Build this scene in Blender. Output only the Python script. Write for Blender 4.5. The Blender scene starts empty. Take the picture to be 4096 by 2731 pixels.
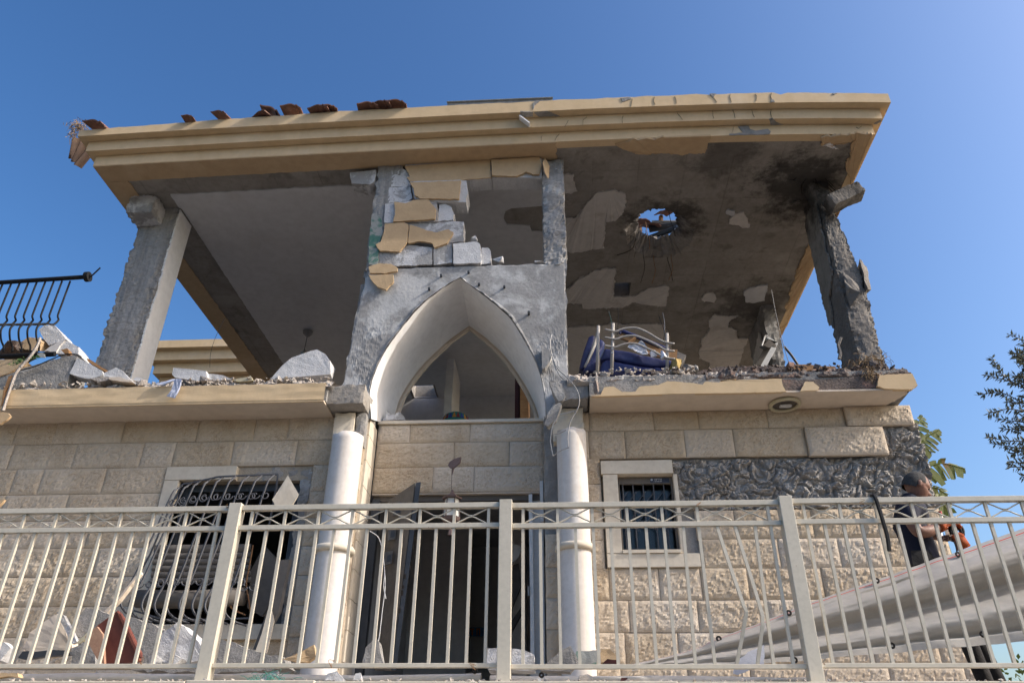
import bpy, bmesh, math, random
import numpy as np
from mathutils import Vector, Matrix, noise
R = math.radians
scene = bpy.context.scene
col = scene.collection
# ------------------------------------------------------------------ camera, sky, sun, exposure
PITCH, YAW, ROLL, FOC = R(30.648), R(-3.8637), R(-0.5454), 1.501
cy_, sy_ = math.cos(YAW), math.sin(YAW); cp_, sp_ = math.cos(PITCH), math.sin(PITCH); cr_, sr_ = math.cos(ROLL), math.sin(ROLL)
MC = np.array([[cr_, -sr_, 0], [sr_, cr_, 0], [0, 0, 1.]]) @ np.array([[1., 0, 0], [0, -sp_, cp_], [0, -cp_, -sp_]]) @ np.array([[cy_, -sy_, 0], [sy_, cy_, 0], [0, 0, 1.]])
cam = bpy.data.objects.new('camera', bpy.data.cameras.new('camera'))
cam.data.sensor_fit = 'HORIZONTAL'; cam.data.sensor_width = 36; cam.data.lens = 18 * FOC
cam.data.clip_start = 0.05; cam.data.clip_end = 2000
cam.matrix_world = Matrix([list(r) for r in MC.T]).to_4x4()      # eye at the world origin, street 1.6 m below
col.objects.link(cam); scene.camera = cam
SUN = Vector((1.375, -0.265, 1.0)).normalized()                  # direction towards the sun (right, a little in front)
elev = math.asin(SUN.z)
w = bpy.data.worlds.new('World'); scene.world = w; w.use_nodes = True
nt = w.node_tree; bg = nt.nodes['Background']
sky = nt.nodes.new('ShaderNodeTexSky'); sky.sky_type = 'NISHITA'; sky.sun_disc = False
sky.sun_elevation = elev; sky.sun_rotation = math.atan2(SUN.x, SUN.y)
sky.altitude = 300; sky.air_density = 1.2; sky.dust_density = 4.6; sky.ozone_density = 2.5        # hazy air, much paler towards the sun
hs = nt.nodes.new('ShaderNodeHueSaturation'); hs.inputs['Saturation'].default_value = 1.23
gm_ = nt.nodes.new('ShaderNodeGamma'); gm_.inputs[1].default_value = 1.23
nt.links.new(sky.outputs[0], hs.inputs['Color']); nt.links.new(hs.outputs[0], gm_.inputs[0]); nt.links.new(gm_.outputs[0], bg.inputs[0]); bg.inputs[1].default_value = 0.125
sd = bpy.data.lights.new('sun', 'SUN'); sd.energy = 3.4; sd.angle = R(0.5); sd.color = (1.0, 0.945, 0.87)
so = bpy.data.objects.new('sun', sd); so.rotation_euler = SUN.to_track_quat('Z', 'Y').to_euler(); so.location = (20, -10, 20); col.objects.link(so)
scene.view_settings.view_transform = 'Standard'; scene.view_settings.look = 'None'
scene.view_settings.exposure = 0.36; scene.view_settings.gamma = 1
scene.render.engine = 'CYCLES'
scene.cycles.max_bounces = 8; scene.cycles.diffuse_bounces = 5

# ------------------------------------------------------------------ survey helpers: a sight line through a measured point, cut with a real plane
PAN = {'z1': (0, 300, 1.68), 'z2': (1300, 300, 1.68), 'z3': (2696, 300, 1.68), 'z4': (0, 1100, 1.68), 'z5': (1300, 1000, 1.68), 'z6': (2696, 1100, 1.68),
       'z7': (0, 1798, 1.68), 'z8': (1300, 1798, 1.68), 'z9': (2696, 1798, 1.68), 'm1': (3350, 1850, 3.153), 'm2': (2250, 1230, 3.357), 'm3': (0, 1300, 3.357),
       'm4': (1480, 1400, 3.357), 'm5': (2450, 800, 5.88), 'm6': (2900, 1150, 5.88), 'm7': (1400, 2250, 2.352), 'd': (0, 0, 0.57421)}
def ray(pan, x, y):
    ox, oy, s = PAN[pan]
    X, Y = x / s + ox, y / s + oy
    return MC.T @ np.array([(X - 2048) / 2048, -(Y - 1365.5) / 2048, -FOC])
def atY(pan, x, y, Yp):
    r = ray(pan, x, y); return r * (Yp / r[1])
def atZ(pan, x, y, Zp):
    r = ray(pan, x, y); return r * (Zp / r[2])
_bx = np.linspace(-6.4, 4.4, 109); _bp = np.polyfit([-6.2, -4.35, -3, -1.6, -.24, 1, 2.14, 3.2, 4.2], [0, .045, .068, .09, .107, .112, .1, .065, .005], 4)
def bow(x): return max(0.0, float(np.polyval(_bp, min(4.3, max(-6.25, x)))))
ZS = 7.21                                                         # roof soffit level at its ends (it is hogged a little in the middle)
def atS(pan, x, y, dz=0.0):
    p = atZ(pan, x, y, ZS + dz)
    for _ in range(3): p = atZ(pan, x, y, ZS + dz + bow(p[0]))
    return p
def Ys(pan, Yp, *pts): return [atY(pan, a, b, Yp) for a, b in pts]
def Ss(pan, *pts): return [atS(pan, a, b) for a, b in pts]

# ------------------------------------------------------------------ object helpers
WO = {}
def setp(o, label=None, cat=None, group=None, kind=None):
    if label: o['label'] = label
    if cat: o['category'] = cat
    if group: o['group'] = group
    if kind: o['kind'] = kind
def mk(name, V, F, mat, parent=None, label=None, cat=None, group=None, kind=None, smooth=False, origin=None, uv=None):
    V = np.asarray(V, float)
    if origin is None:
        origin = WO[parent.name] if parent else np.array([(V[:, 0].min() + V[:, 0].max()) / 2, (V[:, 1].min() + V[:, 1].max()) / 2, V[:, 2].min()])
    m = bpy.data.meshes.new(name); m.from_pydata((V - origin).tolist(), [], [list(map(int, f)) for f in F]); m.update()
    mats = mat if isinstance(mat, (list, tuple)) else [mat]
    for q in mats: m.materials.append(q)
    if smooth: m.polygons.foreach_set('use_smooth', [True] * len(m.polygons))
    if uv is not None:
        L = m.uv_layers.new(name='UVMap')
        vi = np.empty(len(m.loops), int); m.loops.foreach_get('vertex_index', vi)
        L.data.foreach_set('uv', np.asarray(uv, float)[vi].ravel())
    o = bpy.data.objects.new(name, m); col.objects.link(o)
    if parent: o.parent = parent
    else: o.location = origin
    WO[o.name] = origin
    setp(o, label, cat, group, kind); return o
def thing(name, loc, label, cat, group=None):
    o = bpy.data.objects.new(name, None); o.empty_display_size = .2; col.objects.link(o); o.location = loc
    WO[o.name] = np.array(loc, float); setp(o, label, cat, group); return o
class G:                                                          # collects the shapes of ONE mesh
    def __init__(s): s.V = []; s.F = []
    def add(s, vf):
        V, F = vf; n = len(s.V)
        s.V += [tuple(map(float, v)) for v in V]; s.F += [[i + n for i in f] for f in F]; return s
    def mk(s, name, mat, parent=None, **k): return mk(name, s.V, s.F, mat, parent, **k)
def box(x0, x1, y0, y1, z0, z1):
    V = [(x, y, z) for z in (z0, z1) for y in (y0, y1) for x in (x0, x1)]
    return V, [(0, 2, 3, 1), (4, 5, 7, 6), (0, 1, 5, 4), (2, 6, 7, 3), (0, 4, 6, 2), (1, 3, 7, 5)]
def bbox(x0, x1, y0, y1, z0, z1, b=.01):                          # box with chamfered edges
    bm = bmesh.new(); vs = {}
    for i, x in enumerate((x0, x1)):
        for j, y in enumerate((y0, y1)):
            for k, z in enumerate((z0, z1)): vs[i, j, k] = bm.verts.new((x, y, z))
    for f in (((0,0,0),(0,1,0),(1,1,0),(1,0,0)), ((0,0,1),(1,0,1),(1,1,1),(0,1,1)), ((0,0,0),(1,0,0),(1,0,1),(0,0,1)), ((0,1,0),(0,1,1),(1,1,1),(1,1,0)), ((0,0,0),(0,0,1),(0,1,1),(0,1,0)), ((1,0,0),(1,1,0),(1,1,1),(1,0,1))):
        bm.faces.new([vs[c] for c in f])
    bmesh.ops.bevel(bm, geom=bm.edges[:], offset=b, segments=2, affect='EDGES', profile=.6)
    return bmout(bm)
def bmout(bm):
    bm.verts.index_update()
    r = [v.co.copy() for v in bm.verts], [[v.index for v in f.verts] for f in bm.faces]
    bm.free(); return r
def xf(vf, M): return [M @ Vector(v) for v in vf[0]], vf[1]
def fixn(V, F):
    bm = bmesh.new(); vs = [bm.verts.new(v) for v in V]
    for f in F:
        try: bm.faces.new([vs[i] for i in f])
        except ValueError: pass
    bmesh.ops.recalc_face_normals(bm, faces=bm.faces[:]); return bmout(bm)
def nz(x, y, z, s=1.0): return noise.noise((x * s, y * s, z * s))
def fb(p, f, oct=3):
    s = 0; a = 1
    for _ in range(oct): s += a * noise.noise((p[0] * f, p[1] * f, p[2] * f)); f *= 2.1; a *= .5
    return s
def ragged(pts, amp, step, seed=0, keep=()):                      # torn outline; edges whose index is in keep stay straight
    out = []; n = len(pts)
    for i in range(n):
        a = np.array(pts[i], float); b = np.array(pts[(i + 1) % n], float); L = np.linalg.norm(b - a); k = max(1, int(L / min(step, .022)))
        if i in keep: out.append(a); continue
        for j in range(k):
            p = a + (b - a) * j / k
            v = noise.noise_vector((p[0] * 9 + seed, p[1] * 9, p[2] * 9)) + .8 * noise.noise_vector((p[0] * 27 + seed, p[1] * 27, p[2] * 27)) + .6 * noise.noise_vector((p[0] * 75 + seed, p[1] * 75, p[2] * 75))
            q = np.array(v) * amp; q[np.ptp(np.array(pts), axis=0) < 1e-6] = 0
            out.append(p + q)
    return out
def extr(pts, d):                                                 # planar outline pushed along d
    n = len(pts); d = np.array(d, float)
    V = [np.array(p) for p in pts] + [np.array(p) + d for p in pts]
    return fixn(V, [list(range(n)), list(range(2 * n - 1, n - 1, -1))] + [[i, (i + 1) % n, n + (i + 1) % n, n + i] for i in range(n)])
def rbox(x0, x1, y0, y1, z0, z1, res=.05, amp=.01, f=6, seed=0, chip=.0, fine=.004, M=None):   # broken concrete box: every face a grid, edges chipped
    nx, ny, n3 = (max(1, int(round((b - a) / res))) for a, b in ((x0, x1), (y0, y1), (z0, z1)))
    idx = {}; V = []; F = []
    c = np.array([(x0 + x1) / 2, (y0 + y1) / 2, (z0 + z1) / 2]); h = np.array([x1 - x0, y1 - y0, z1 - z0]) / 2
    def vid(i, j, k):
        t = (i, j, k)
        if t not in idx:
            p = np.array([x0 + (x1 - x0) * i / nx, y0 + (y1 - y0) * j / ny, z0 + (z1 - z0) * k / n3])
            q = p + seed * 3.17
            d = np.array(noise.noise_vector(tuple(q * f))) * amp + np.array(noise.noise_vector(tuple(q * f * 4.3))) * fine + np.array(noise.noise_vector(tuple(q * f * 11))) * fine * .8
            if chip:
                e = np.sort(h - np.abs(p - c))[:2].sum()          # distance to the nearest edge
                g = noise.noise(tuple(q * 4.1)) * .5 + noise.noise(tuple(q * 13)) * .5 + noise.noise(tuple(q * 40)) * .4
                s = max(0, g + .25) * chip * max(0, 1 - e / (chip * 2.5))
                d -= np.sign(p - c) * s * (h - np.abs(p - c) < chip * 2)
            idx[t] = len(V); V.append(p + d)
        return idx[t]
    for i in range(nx):
        for j in range(ny):
            F.append((vid(i, j, 0), vid(i, j + 1, 0), vid(i + 1, j + 1, 0), vid(i + 1, j, 0))); F.append((vid(i, j, n3), vid(i + 1, j, n3), vid(i + 1, j + 1, n3), vid(i, j + 1, n3)))
    for i in range(nx):
        for k in range(n3):
            F.append((vid(i, 0, k), vid(i + 1, 0, k), vid(i + 1, 0, k + 1), vid(i, 0, k + 1))); F.append((vid(i, ny, k), vid(i, ny, k + 1), vid(i + 1, ny, k + 1), vid(i + 1, ny, k)))
    for j in range(ny):
        for k in range(n3):
            F.append((vid(0, j, k), vid(0, j, k + 1), vid(0, j + 1, k + 1), vid(0, j + 1, k))); F.append((vid(nx, j, k), vid(nx, j + 1, k), vid(nx, j + 1, k + 1), vid(nx, j, k + 1)))
    if M is not None: V = [M @ Vector(v) for v in V]
    return V, F
def hull(pts, sub=1, amp=.008, f=14, seed=0):                     # angular broken lump
    bm = bmesh.new()
    for p in pts: bm.verts.new(p)
    r = bmesh.ops.convex_hull(bm, input=bm.verts[:])
    bmesh.ops.delete(bm, geom=list({e for e in r['geom_interior'] + r['geom_unused'] if isinstance(e, bmesh.types.BMVert)}), context='VERTS')
    for _ in range(sub): bmesh.ops.subdivide_edges(bm, edges=bm.edges[:], cuts=1, use_grid_fill=True)
    for v in bm.verts: v.co += noise.noise_vector(v.co * f + Vector((seed, 0, 0))) * amp
    bmesh.ops.recalc_face_normals(bm, faces=bm.faces[:])
    return bmout(bm)
def lump(c, s, seed, sub=1, amp=None, n=13, tilt=None):
    rn = random.Random(seed); pts = []
    M = tilt or Matrix.Rotation(rn.uniform(-.5, .5), 3, 'X') @ Matrix.Rotation(rn.uniform(-.5, .5), 3, 'Y') @ Matrix.Rotation(rn.uniform(0, 6.28), 3, 'Z')
    for i in range(n):
        p = Vector([rn.choice((-1, 1)) * rn.uniform(.55, 1) for _ in range(3)])
        p[rn.randrange(3)] *= rn.uniform(.3, 1)
        pts.append(Vector(c) + M @ Vector((p[0] * s[0], p[1] * s[1], p[2] * s[2])))
    return hull(pts, sub, amp if amp is not None else min(s) * .12, 1 / max(.02, min(s)), seed)
def tube(path, r, n=7, closed=False, rot=0.0, caps=True):         # round (n>4) or square (n=4) bar along a path; r may vary
    P = [Vector(p) for p in path]; m = len(P); rr = r if isinstance(r, (list, tuple)) else [r] * m
    T = []
    for i in range(m):
        a = P[(i - 1) % m] if (closed or i > 0) else P[i]; b = P[(i + 1) % m] if (closed or i < m - 1) else P[i]
        t = (b - a); T.append(t.normalized() if t.length > 1e-9 else Vector((0, 0, 1)))
    up = Vector((0, 0, 1)) if abs(T[0].z) < .9 else Vector((0, 1, 0))
    x = T[0].cross(up).normalized(); V = []; F = []
    for i in range(m):
        if i:
            ax = T[i - 1].cross(T[i])
            if ax.length > 1e-8: x = Matrix.Rotation(T[i - 1].angle(T[i]), 3, ax.normalized()) @ x
        x = (x - T[i] * x.dot(T[i])).normalized(); y = T[i].cross(x)
        for k in range(n):
            a = rot + 2 * math.pi * k / n; V.append(P[i] + (x * math.cos(a) + y * math.sin(a)) * rr[i])
    for i in range(m if closed else m - 1):
        for k in range(n): F.append((i * n + k, i * n + (k + 1) % n, ((i + 1) % m) * n + (k + 1) % n, ((i + 1) % m) * n + k))
    if caps and not closed: F.append(tuple(range(n))[::-1]); F.append(tuple((m - 1) * n + k for k in range(n)))
    return V, F
def sqbar(a, b, s): return tube([a, b], s * .7071, 4, rot=math.pi / 4)
def catmull(P, k=6):
    P = [np.array(p, float) for p in P]; Q = [2 * P[0] - P[1]] + P + [2 * P[-1] - P[-2]]; out = []
    for i in range(1, len(Q) - 2):
        for j in range(k):
            t = j / k; a, b, c, d = Q[i - 1:i + 3]
            out.append(.5 * (2 * b + (c - a) * t + (2 * a - 5 * b + 4 * c - d) * t * t + (3 * b - a - 3 * c + d) * t ** 3))
    return out + [P[-1]]
def lathe(prof, c=(0, 0, 0), n=32, flute=None):
    V = []; F = []
    for r, z in prof:
        for k in range(n): a = 2 * math.pi * k / n; V.append((c[0] + r * math.cos(a), c[1] + r * math.sin(a), c[2] + z))
    for i in range(len(prof) - 1):
        for k in range(n): F.append((i * n + k, i * n + (k + 1) % n, (i + 1) * n + (k + 1) % n, (i + 1) * n + k))
    F.append(tuple(range(n))[::-1]); F.append(tuple((len(prof) - 1) * n + k for k in range(n))); return V, F
def grid(fn, nu, nv, flip=False):
    V = [fn(i / nu, j / nv) for j in range(nv + 1) for i in range(nu + 1)]
    F = [(j * (nu + 1) + i, j * (nu + 1) + i + 1, (j + 1) * (nu + 1) + i + 1, (j + 1) * (nu + 1) + i) for j in range(nv) for i in range(nu)]
    return V, [f[::-1] for f in F] if flip else F
def lerp(a, b, t): return a + (b - a) * t
def poly_at(P, t):                                                # point at fraction t of a polyline (by index)
    s = t * (len(P) - 1); i = min(int(s), len(P) - 2); return np.array(P[i]) + (np.array(P[i + 1]) - np.array(P[i])) * (s - i)

# ------------------------------------------------------------------ materials
def material(name, c1, c2=None, sc=2.5, rough=.88, bump=.35, bsc=45, bd=.012, stains=(), soot=(), lines=None, metal=0, streak=None, spec=.3, trans=None, uvline=None, fleck=None, vein=None, objvar=0):
    m = bpy.data.materials.new(name); m.use_nodes = True; t = m.node_tree; N = t.nodes; L = t.links
    bs = N['Principled BSDF']; bs.inputs['Roughness'].default_value = rough; bs.inputs['Metallic'].default_value = metal; bs.inputs['Specular IOR Level'].default_value = spec
    geo = N.new('ShaderNodeNewGeometry'); pos = geo.outputs['Position']
    def nse(s, d=5, r=.6, vec=pos, dist=0):
        n = N.new('ShaderNodeTexNoise'); n.inputs['Scale'].default_value = s; n.inputs['Detail'].default_value = d; n.inputs['Roughness'].default_value = r; n.inputs['Distortion'].default_value = dist
        L.new(vec, n.inputs['Vector']); return n.outputs['Fac']
    def mr(v, a, b, lo=0., hi=1.):
        n = N.new('ShaderNodeMapRange'); n.inputs[1].default_value = a; n.inputs[2].default_value = b; n.inputs[3].default_value = lo; n.inputs[4].default_value = hi; n.interpolation_type = 'SMOOTHSTEP'
        L.new(v, n.inputs[0]); return n.outputs[0]
    def mix(f, a, b):
        n = N.new('ShaderNodeMix'); n.data_type = 'RGBA'; L.new(f, n.inputs[0])
        for s, v in ((6, a), (7, b)):
            if isinstance(v, tuple): n.inputs[s].default_value = (*v, 1)
            else: L.new(v, n.inputs[s])
        return n.outputs[2]
    def mth(op, a, b):
        n = N.new('ShaderNodeMath'); n.operation = op
        for s, v in ((0, a), (1, b)):
            if isinstance(v, (int, float)): n.inputs[s].default_value = v
            else: L.new(v, n.inputs[s])
        return n.outputs[0]
    c2 = c2 or tuple(x * .75 for x in c1)
    c = mix(mr(nse(sc, 8, .65), .3, .7), c1, c2)
    c = mix(mr(nse(sc * 7.3, 4), .35, .75, 0, .45), c, tuple(x * .8 for x in c2))
    for col_, s, a, b, amt in stains: c = mix(mr(nse(s, 7, .62, dist=.4), a, b, 0, amt), c, col_)
    if streak:
        mp = N.new('ShaderNodeMapping'); L.new(pos, mp.inputs[0]); mp.inputs['Scale'].default_value = streak[1]
        c = mix(mr(nse(1, 5, .6, vec=mp.outputs[0]), .42, .68, 0, streak[2]), c, streak[0])
    lf = None
    if lines:                                                     # board marks of the formwork, (sx, sy, sz) cells per metre
        for ax, per, ph in lines[0]:
            sp = N.new('ShaderNodeSeparateXYZ'); L.new(pos, sp.inputs[0])
            wv = mth('ADD', sp.outputs[ax], mth('MULTIPLY', nse(3, 3), .03)); fr = mth('ABSOLUTE', mth('SUBTRACT', mth('FRACT', mth('ADD', mth('DIVIDE', wv, per), ph), 0), .5), 0)
            e = mth('MULTIPLY', mr(fr, .5 - .012 / per, .5), mr(nse(1.7, 3), .35, .6)); lf = e if lf is None else mth('MAXIMUM', lf, e)
        c = mix(mth('MULTIPLY', lf, lines[2]), c, lines[1])
    for (x, y, z, r, amt) in soot:
        d = N.new('ShaderNodeVectorMath'); d.operation = 'DISTANCE'; L.new(pos, d.inputs[0]); d.inputs[1].default_value = (x, y, z)
        e = mth('SUBTRACT', mth('DIVIDE', d.outputs['Value'], r), mth('MULTIPLY', mth('SUBTRACT', nse(3.2, 9, .72), .5), 2.8))
        c = mix(mr(e, .25, 1.0, amt, 0), c, (.018, .016, .015))
    if vein:
        for s_, wd, cc, am in vein:
            e = mth('ABSOLUTE', mth('SUBTRACT', nse(s_, 3, .55, dist=1.2), .5), 0); c = mix(mth('MULTIPLY', mr(e, 0, wd, am, 0), mr(nse(2.5, 3), .35, .6)), c, cc)
    if fleck: c = mix(mr(nse(fleck[1], 2, .5), fleck[2], fleck[2] + .04), c, fleck[0])
    if uvline:
        u = N.new('ShaderNodeUVMap'); sp = N.new('ShaderNodeSeparateXYZ'); L.new(u.outputs[0], sp.inputs[0])
        for v0, wd, cc in uvline:
            e = mth('LESS_THAN', mth('ABSOLUTE', mth('SUBTRACT', sp.outputs[1], v0), 0), wd); c = mix(e, c, cc)
    if objvar:                                                    # every piece has a tone of its own
        oi = N.new('ShaderNodeObjectInfo'); hv = N.new('ShaderNodeHueSaturation'); L.new(mr(oi.outputs['Random'], 0, 1, 1 - objvar, 1 + objvar), hv.inputs['Value']); L.new(mr(oi.outputs['Random'], 0, 1, 1.12, .88), hv.inputs['Saturation']); L.new(c, hv.inputs['Color']); c = hv.outputs[0]
    L.new(c, bs.inputs['Base Color'])
    rr = mr(nse(sc * 3, 4), .2, .8, max(0, rough - .1), min(1, rough + .1)); L.new(rr, bs.inputs['Roughness'])
    if bump:
        h = mth('ADD', nse(bsc, 6, .65), mth('MULTIPLY', nse(bsc * .22, 4), 1.5))
        if lf is not None: h = mth('SUBTRACT', h, mth('MULTIPLY', lf, .8))
        b = N.new('ShaderNodeBump'); b.inputs['Strength'].default_value = bump; b.inputs['Distance'].default_value = bd; L.new(h, b.inputs['Height']); L.new(b.outputs[0], bs.inputs['Normal'])
    if trans:
        bs.inputs['Subsurface Weight'].default_value = 0
        tr = N.new('ShaderNodeBsdfTranslucent'); L.new(c, tr.inputs[0]); ms = N.new('ShaderNodeMixShader'); ms.inputs[0].default_value = trans
        L.new(bs.outputs[0], ms.inputs[1]); L.new(tr.outputs[0], ms.inputs[2]); L.new(ms.outputs[0], N['Material Output'].inputs['Surface'])
    return m
M = {}
M['stone'] = material('rock_faced_limestone', (.585, .50, .395), (.52, .43, .325), 3, .9, .5, 60, .008, stains=(((.36, .27, .18), 14, .58, .76, .4), ((.60, .55, .48), 1.1, .5, .75, .6)), vein=((18, .03, (.27, .18, .10), .6), (34, .025, (.30, .21, .13), .45)), streak=((.40, .31, .21), (3.5, 3.5, .35), .35), objvar=.055)
M['stone_smooth'] = material('smooth_limestone', (.66, .60, .50), (.58, .51, .41), 3, .8, .2, 60, .004, stains=(((.42, .31, .2), 3, .6, .8, .4),))
M['mortar'] = material('mortar', (.43, .365, .285), None, 8, .95, .5, 60)
M['lumpy'] = material('bare_mortar_bed', (.35, .335, .315), (.265, .25, .235), 7, 1.0, .8, 110, .006, stains=(((.55, .55, .55), 4.5, .60, .70, .7),), spec=.02)
M['concrete'] = material('broken_concrete', (.31, .30, .29), (.22, .215, .205), 4, .95, .7, 50, .015, stains=(((.46, .455, .45), 2.3, .55, .7, .55), ((.11, .10, .09), 1.6, .6, .75, .45)))
M['gravel_concrete'] = material('honeycombed_concrete', (.37, .365, .36), (.27, .265, .26), 4, 1.0, .45, 90, .005, stains=(((.55, .55, .545), 1.9, .50, .60, .75), ((.17, .165, .16), 2.3, .56, .66, .6), ((.60, .60, .60), 9, .62, .70, .6), ((.12, .12, .12), 40, .62, .70, .5)), spec=.05)
M['rubble'] = material('dusty_rubble', (.46, .42, .38), (.34, .30, .27), 7, .97, .8, 45, .02, stains=(((.62, .6, .57), 5, .52, .66, .6), ((.22, .15, .12), 3, .6, .75, .5)))
M['burnt_rubble'] = material('burnt_rubble', (.17, .135, .12), (.10, .085, .08), 6, .97, .9, 45, .02, stains=(((.30, .17, .13), 4, .52, .68, .75),))
M['column_concrete'] = material('board_marked_concrete', (.36, .355, .345), (.28, .275, .265), 3, .93, .6, 55, .012, streak=((.16, .155, .15), (9, 9, .35), .75), stains=(((.42, .42, .42), 9, .68, .74, .8),))
M['soffit_concrete'] = material('soffit_concrete', (.33, .305, .275), (.245, .225, .20), 2.2, .93, .55, 45, .012, stains=(((.13, .115, .10), 3.5, .54, .70, .55), ((.42, .39, .35), 1.3, .55, .72, .5)),
    lines=(((0, .62, .1), (1, .62, .3)), (.10, .09, .08), .38), soot=((3.5, 8.25, 7.25, .95, .8), (1.62, 9.0, 7.3, .72, .8), (2.3, 7.75, 7.25, .6, .5), (3.4, 11.2, 7.2, .9, .6)))
M['burnt'] = material('soot_blackened_concrete', (.235, .218, .20), (.165, .152, .14), 3, .92, .6, 50, .012, stains=(((.29, .28, .27), 2.6, .56, .7, .7), ((.05, .048, .045), 1.8, .56, .7, .75)), soot=((3.7, 8.3, 7.2, .8, .8),), spec=.15)
M['ochre'] = material('ochre_render', (.54, .39, .235), (.50, .355, .21), 1.2, .88, .5, 130, .005, stains=(((.66, .52, .34), .9, .52, .75, .5), ((.40, .27, .14), 2.6, .63, .8, .35)))
M['cornice'] = material('cornice_render', (.665, .505, .315), (.615, .46, .28), 1.0, .88, .2, 150, .004, stains=(((.64, .53, .39), 1.1, .5, .75, .55), ((.40, .28, .16), 3, .64, .8, .3)), streak=((.50, .36, .20), (4, 4, .6), .25))
M['beige'] = material('beige_render', (.66, .57, .47), (.60, .51, .41), 1.2, .85, .2, 120, .004, stains=(((.46, .36, .26), 2.0, .6, .8, .4),))
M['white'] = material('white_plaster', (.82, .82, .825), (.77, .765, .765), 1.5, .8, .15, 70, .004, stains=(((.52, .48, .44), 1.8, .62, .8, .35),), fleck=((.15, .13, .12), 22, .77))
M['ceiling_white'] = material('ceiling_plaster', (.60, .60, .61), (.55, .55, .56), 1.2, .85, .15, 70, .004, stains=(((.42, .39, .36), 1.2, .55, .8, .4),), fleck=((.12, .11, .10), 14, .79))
M['dusty_plaster'] = material('dusty_ceiling_plaster', (.62, .59, .56), (.56, .53, .50), 2, .9, .2, 60, .005, stains=(((.32, .28, .24), 2.2, .52, .72, .5),))
M['aac'] = material('aerated_block', (.62, .62, .63), (.52, .52, .53), 6, .95, .7, 70, .012, stains=(((.29, .285, .28), 3.0, .47, .54, .85),))
M['aac_clean'] = material('aerated_block_clean', (.62, .62, .63), (.53, .53, .535), 6, .95, .6, 80, .01, stains=(((.42, .41, .40), 4, .55, .68, .6),))
M['mesh_green'] = material('green_mesh', (.04, .16, .12), (.10, .20, .17), 12, .8, .6, 120, .004, stains=(((.32, .32, .31), 5, .42, .55, .9),))
M['terracotta'] = material('clay_tile', (.22, .11, .08), (.15, .08, .06), 9, .85, .4, 60, .006, stains=(((.42, .30, .24), 6, .55, .75, .5), ((.08, .06, .05), 7, .6, .75, .5)))
M['shaded_tile'] = material('shade_darkened_tile', (.12, .078, .058), (.08, .055, .045), 9, .9, .4, 60, .006)  # darker clay tile: shade on the hanging tiles put into the colour
M['rail'] = material('cream_painted_steel', (.61, .56, .465), (.56, .515, .42), 5, .45, .05, 40, .002, stains=(((.40, .34, .25), 6, .58, .76, .5),), spec=.4, fleck=((.22, .12, .06), 45, .76))
M['iron'] = material('black_iron', (.012, .014, .018), (.018, .018, .019), 14, .75, .3, 60, .003, stains=(((.08, .06, .05), 18, .64, .74, .4),), spec=.15)
M['grille'] = material('grey_painted_iron', (.085, .09, .10), (.06, .06, .07), 9, .7, .15, 60, .003, stains=(((.20, .12, .08), 16, .68, .78, .5),), spec=.5)
M['rust'] = material('rusty_edge', (.38, .22, .10), (.22, .10, .05), 20, .85, .4, 60)
M['shutter'] = material('grey_brown_shutter', (.15, .132, .115), (.12, .107, .095), 4, .7, .1, 50, .003, stains=(((.36, .33, .30), 3, .6, .8, .4),))
M['dark_metal'] = material('dark_steel', (.045, .05, .06), (.03, .034, .04), 8, .5, .15, 50, .003, stains=(((.20, .19, .18), 7, .62, .75, .5),), spec=.5)
M['door_face'] = material('grey_door_panel', (.13, .125, .12), (.09, .085, .08), 5, .6, .2, 50, .004, stains=(((.25, .17, .12), 7, .62, .72, .6),))
M['galv'] = material('galvanised_wire', (.36, .36, .36), (.26, .25, .24), 20, .5, .2, 60, .002, metal=.6)
M['tube_metal'] = material('bed_tube_paint', (.36, .34, .315), (.29, .27, .25), 8, .5, .15, 60, .003, spec=.5)
M['blue'] = material('blue_vinyl', (.014, .021, .095), (.018, .027, .115), 5, .5, .35, 14, .02, stains=(((.16, .15, .20), 2.6, .6, .8, .4),), spec=.45)
M['wood'] = material('raw_board', (.36, .21, .10), (.26, .14, .06), 5, .8, .3, 30, .006, streak=((.18, .09, .04), (3, 30, 30), .5))
M['darkwood'] = material('dark_red_wood', (.07, .018, .014), (.05, .014, .012), 5, .5, .1, 30)
M['paper'] = material('torn_paper', (.72, .73, .80), (.6, .6, .66), 6, .8, .3, 12, .02)
M['tarp'] = material('grey_white_tarpaulin', (.48, .45, .41), (.43, .40, .36), 2.0, .65, .3, 260, .003, stains=(((.44, .39, .34), 1.4, .55, .8, .45),), uvline=((.045, .0055, (.55, .09, .07)), (.066, .0016, (.30, .27, .24))), trans=.12)
M['tarp2'] = material('folded_tarpaulin', (.66, .63, .58), (.56, .52, .47), 2.0, .6, .15, 200, .004, stains=(((.44, .39, .34), 1.9, .55, .8, .5),))
M['eyelet'] = material('dark_eyelet', (.03, .025, .022), None, 8, .5, 0)
M['rubber'] = material('black_rubber', (.012, .012, .013), None, 8, .55, .1)
M['cloth_blue'] = material('pale_blue_cloth', (.52, .56, .68), (.42, .46, .60), 5, .9, .4, 20, .02)
M['asphalt'] = material('asphalt', (.06, .06, .06), (.045, .045, .045), 5, .95, .6, 80)
M['paving'] = material('terrace_paving', (.32, .29, .255), (.26, .23, .20), 2.5, .9, .3, 50, stains=(((.55, .53, .5), 2.5, .5, .7, .6),))
M['upper_floor'] = material('low_bounce_floor', (.12, .115, .11), (.085, .08, .075), 2, .9, .3, 40)  # finish added on the unseen floor, dark to cut light bounced to the ceiling
M['room'] = material('room_wall', (.58, .57, .565), (.52, .51, .505), 1.5, .9, .1, 50)
M['room_dark'] = material('room_dark_furniture', (.10, .09, .085), (.06, .055, .05), 2, .9, .1, 50)
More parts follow.
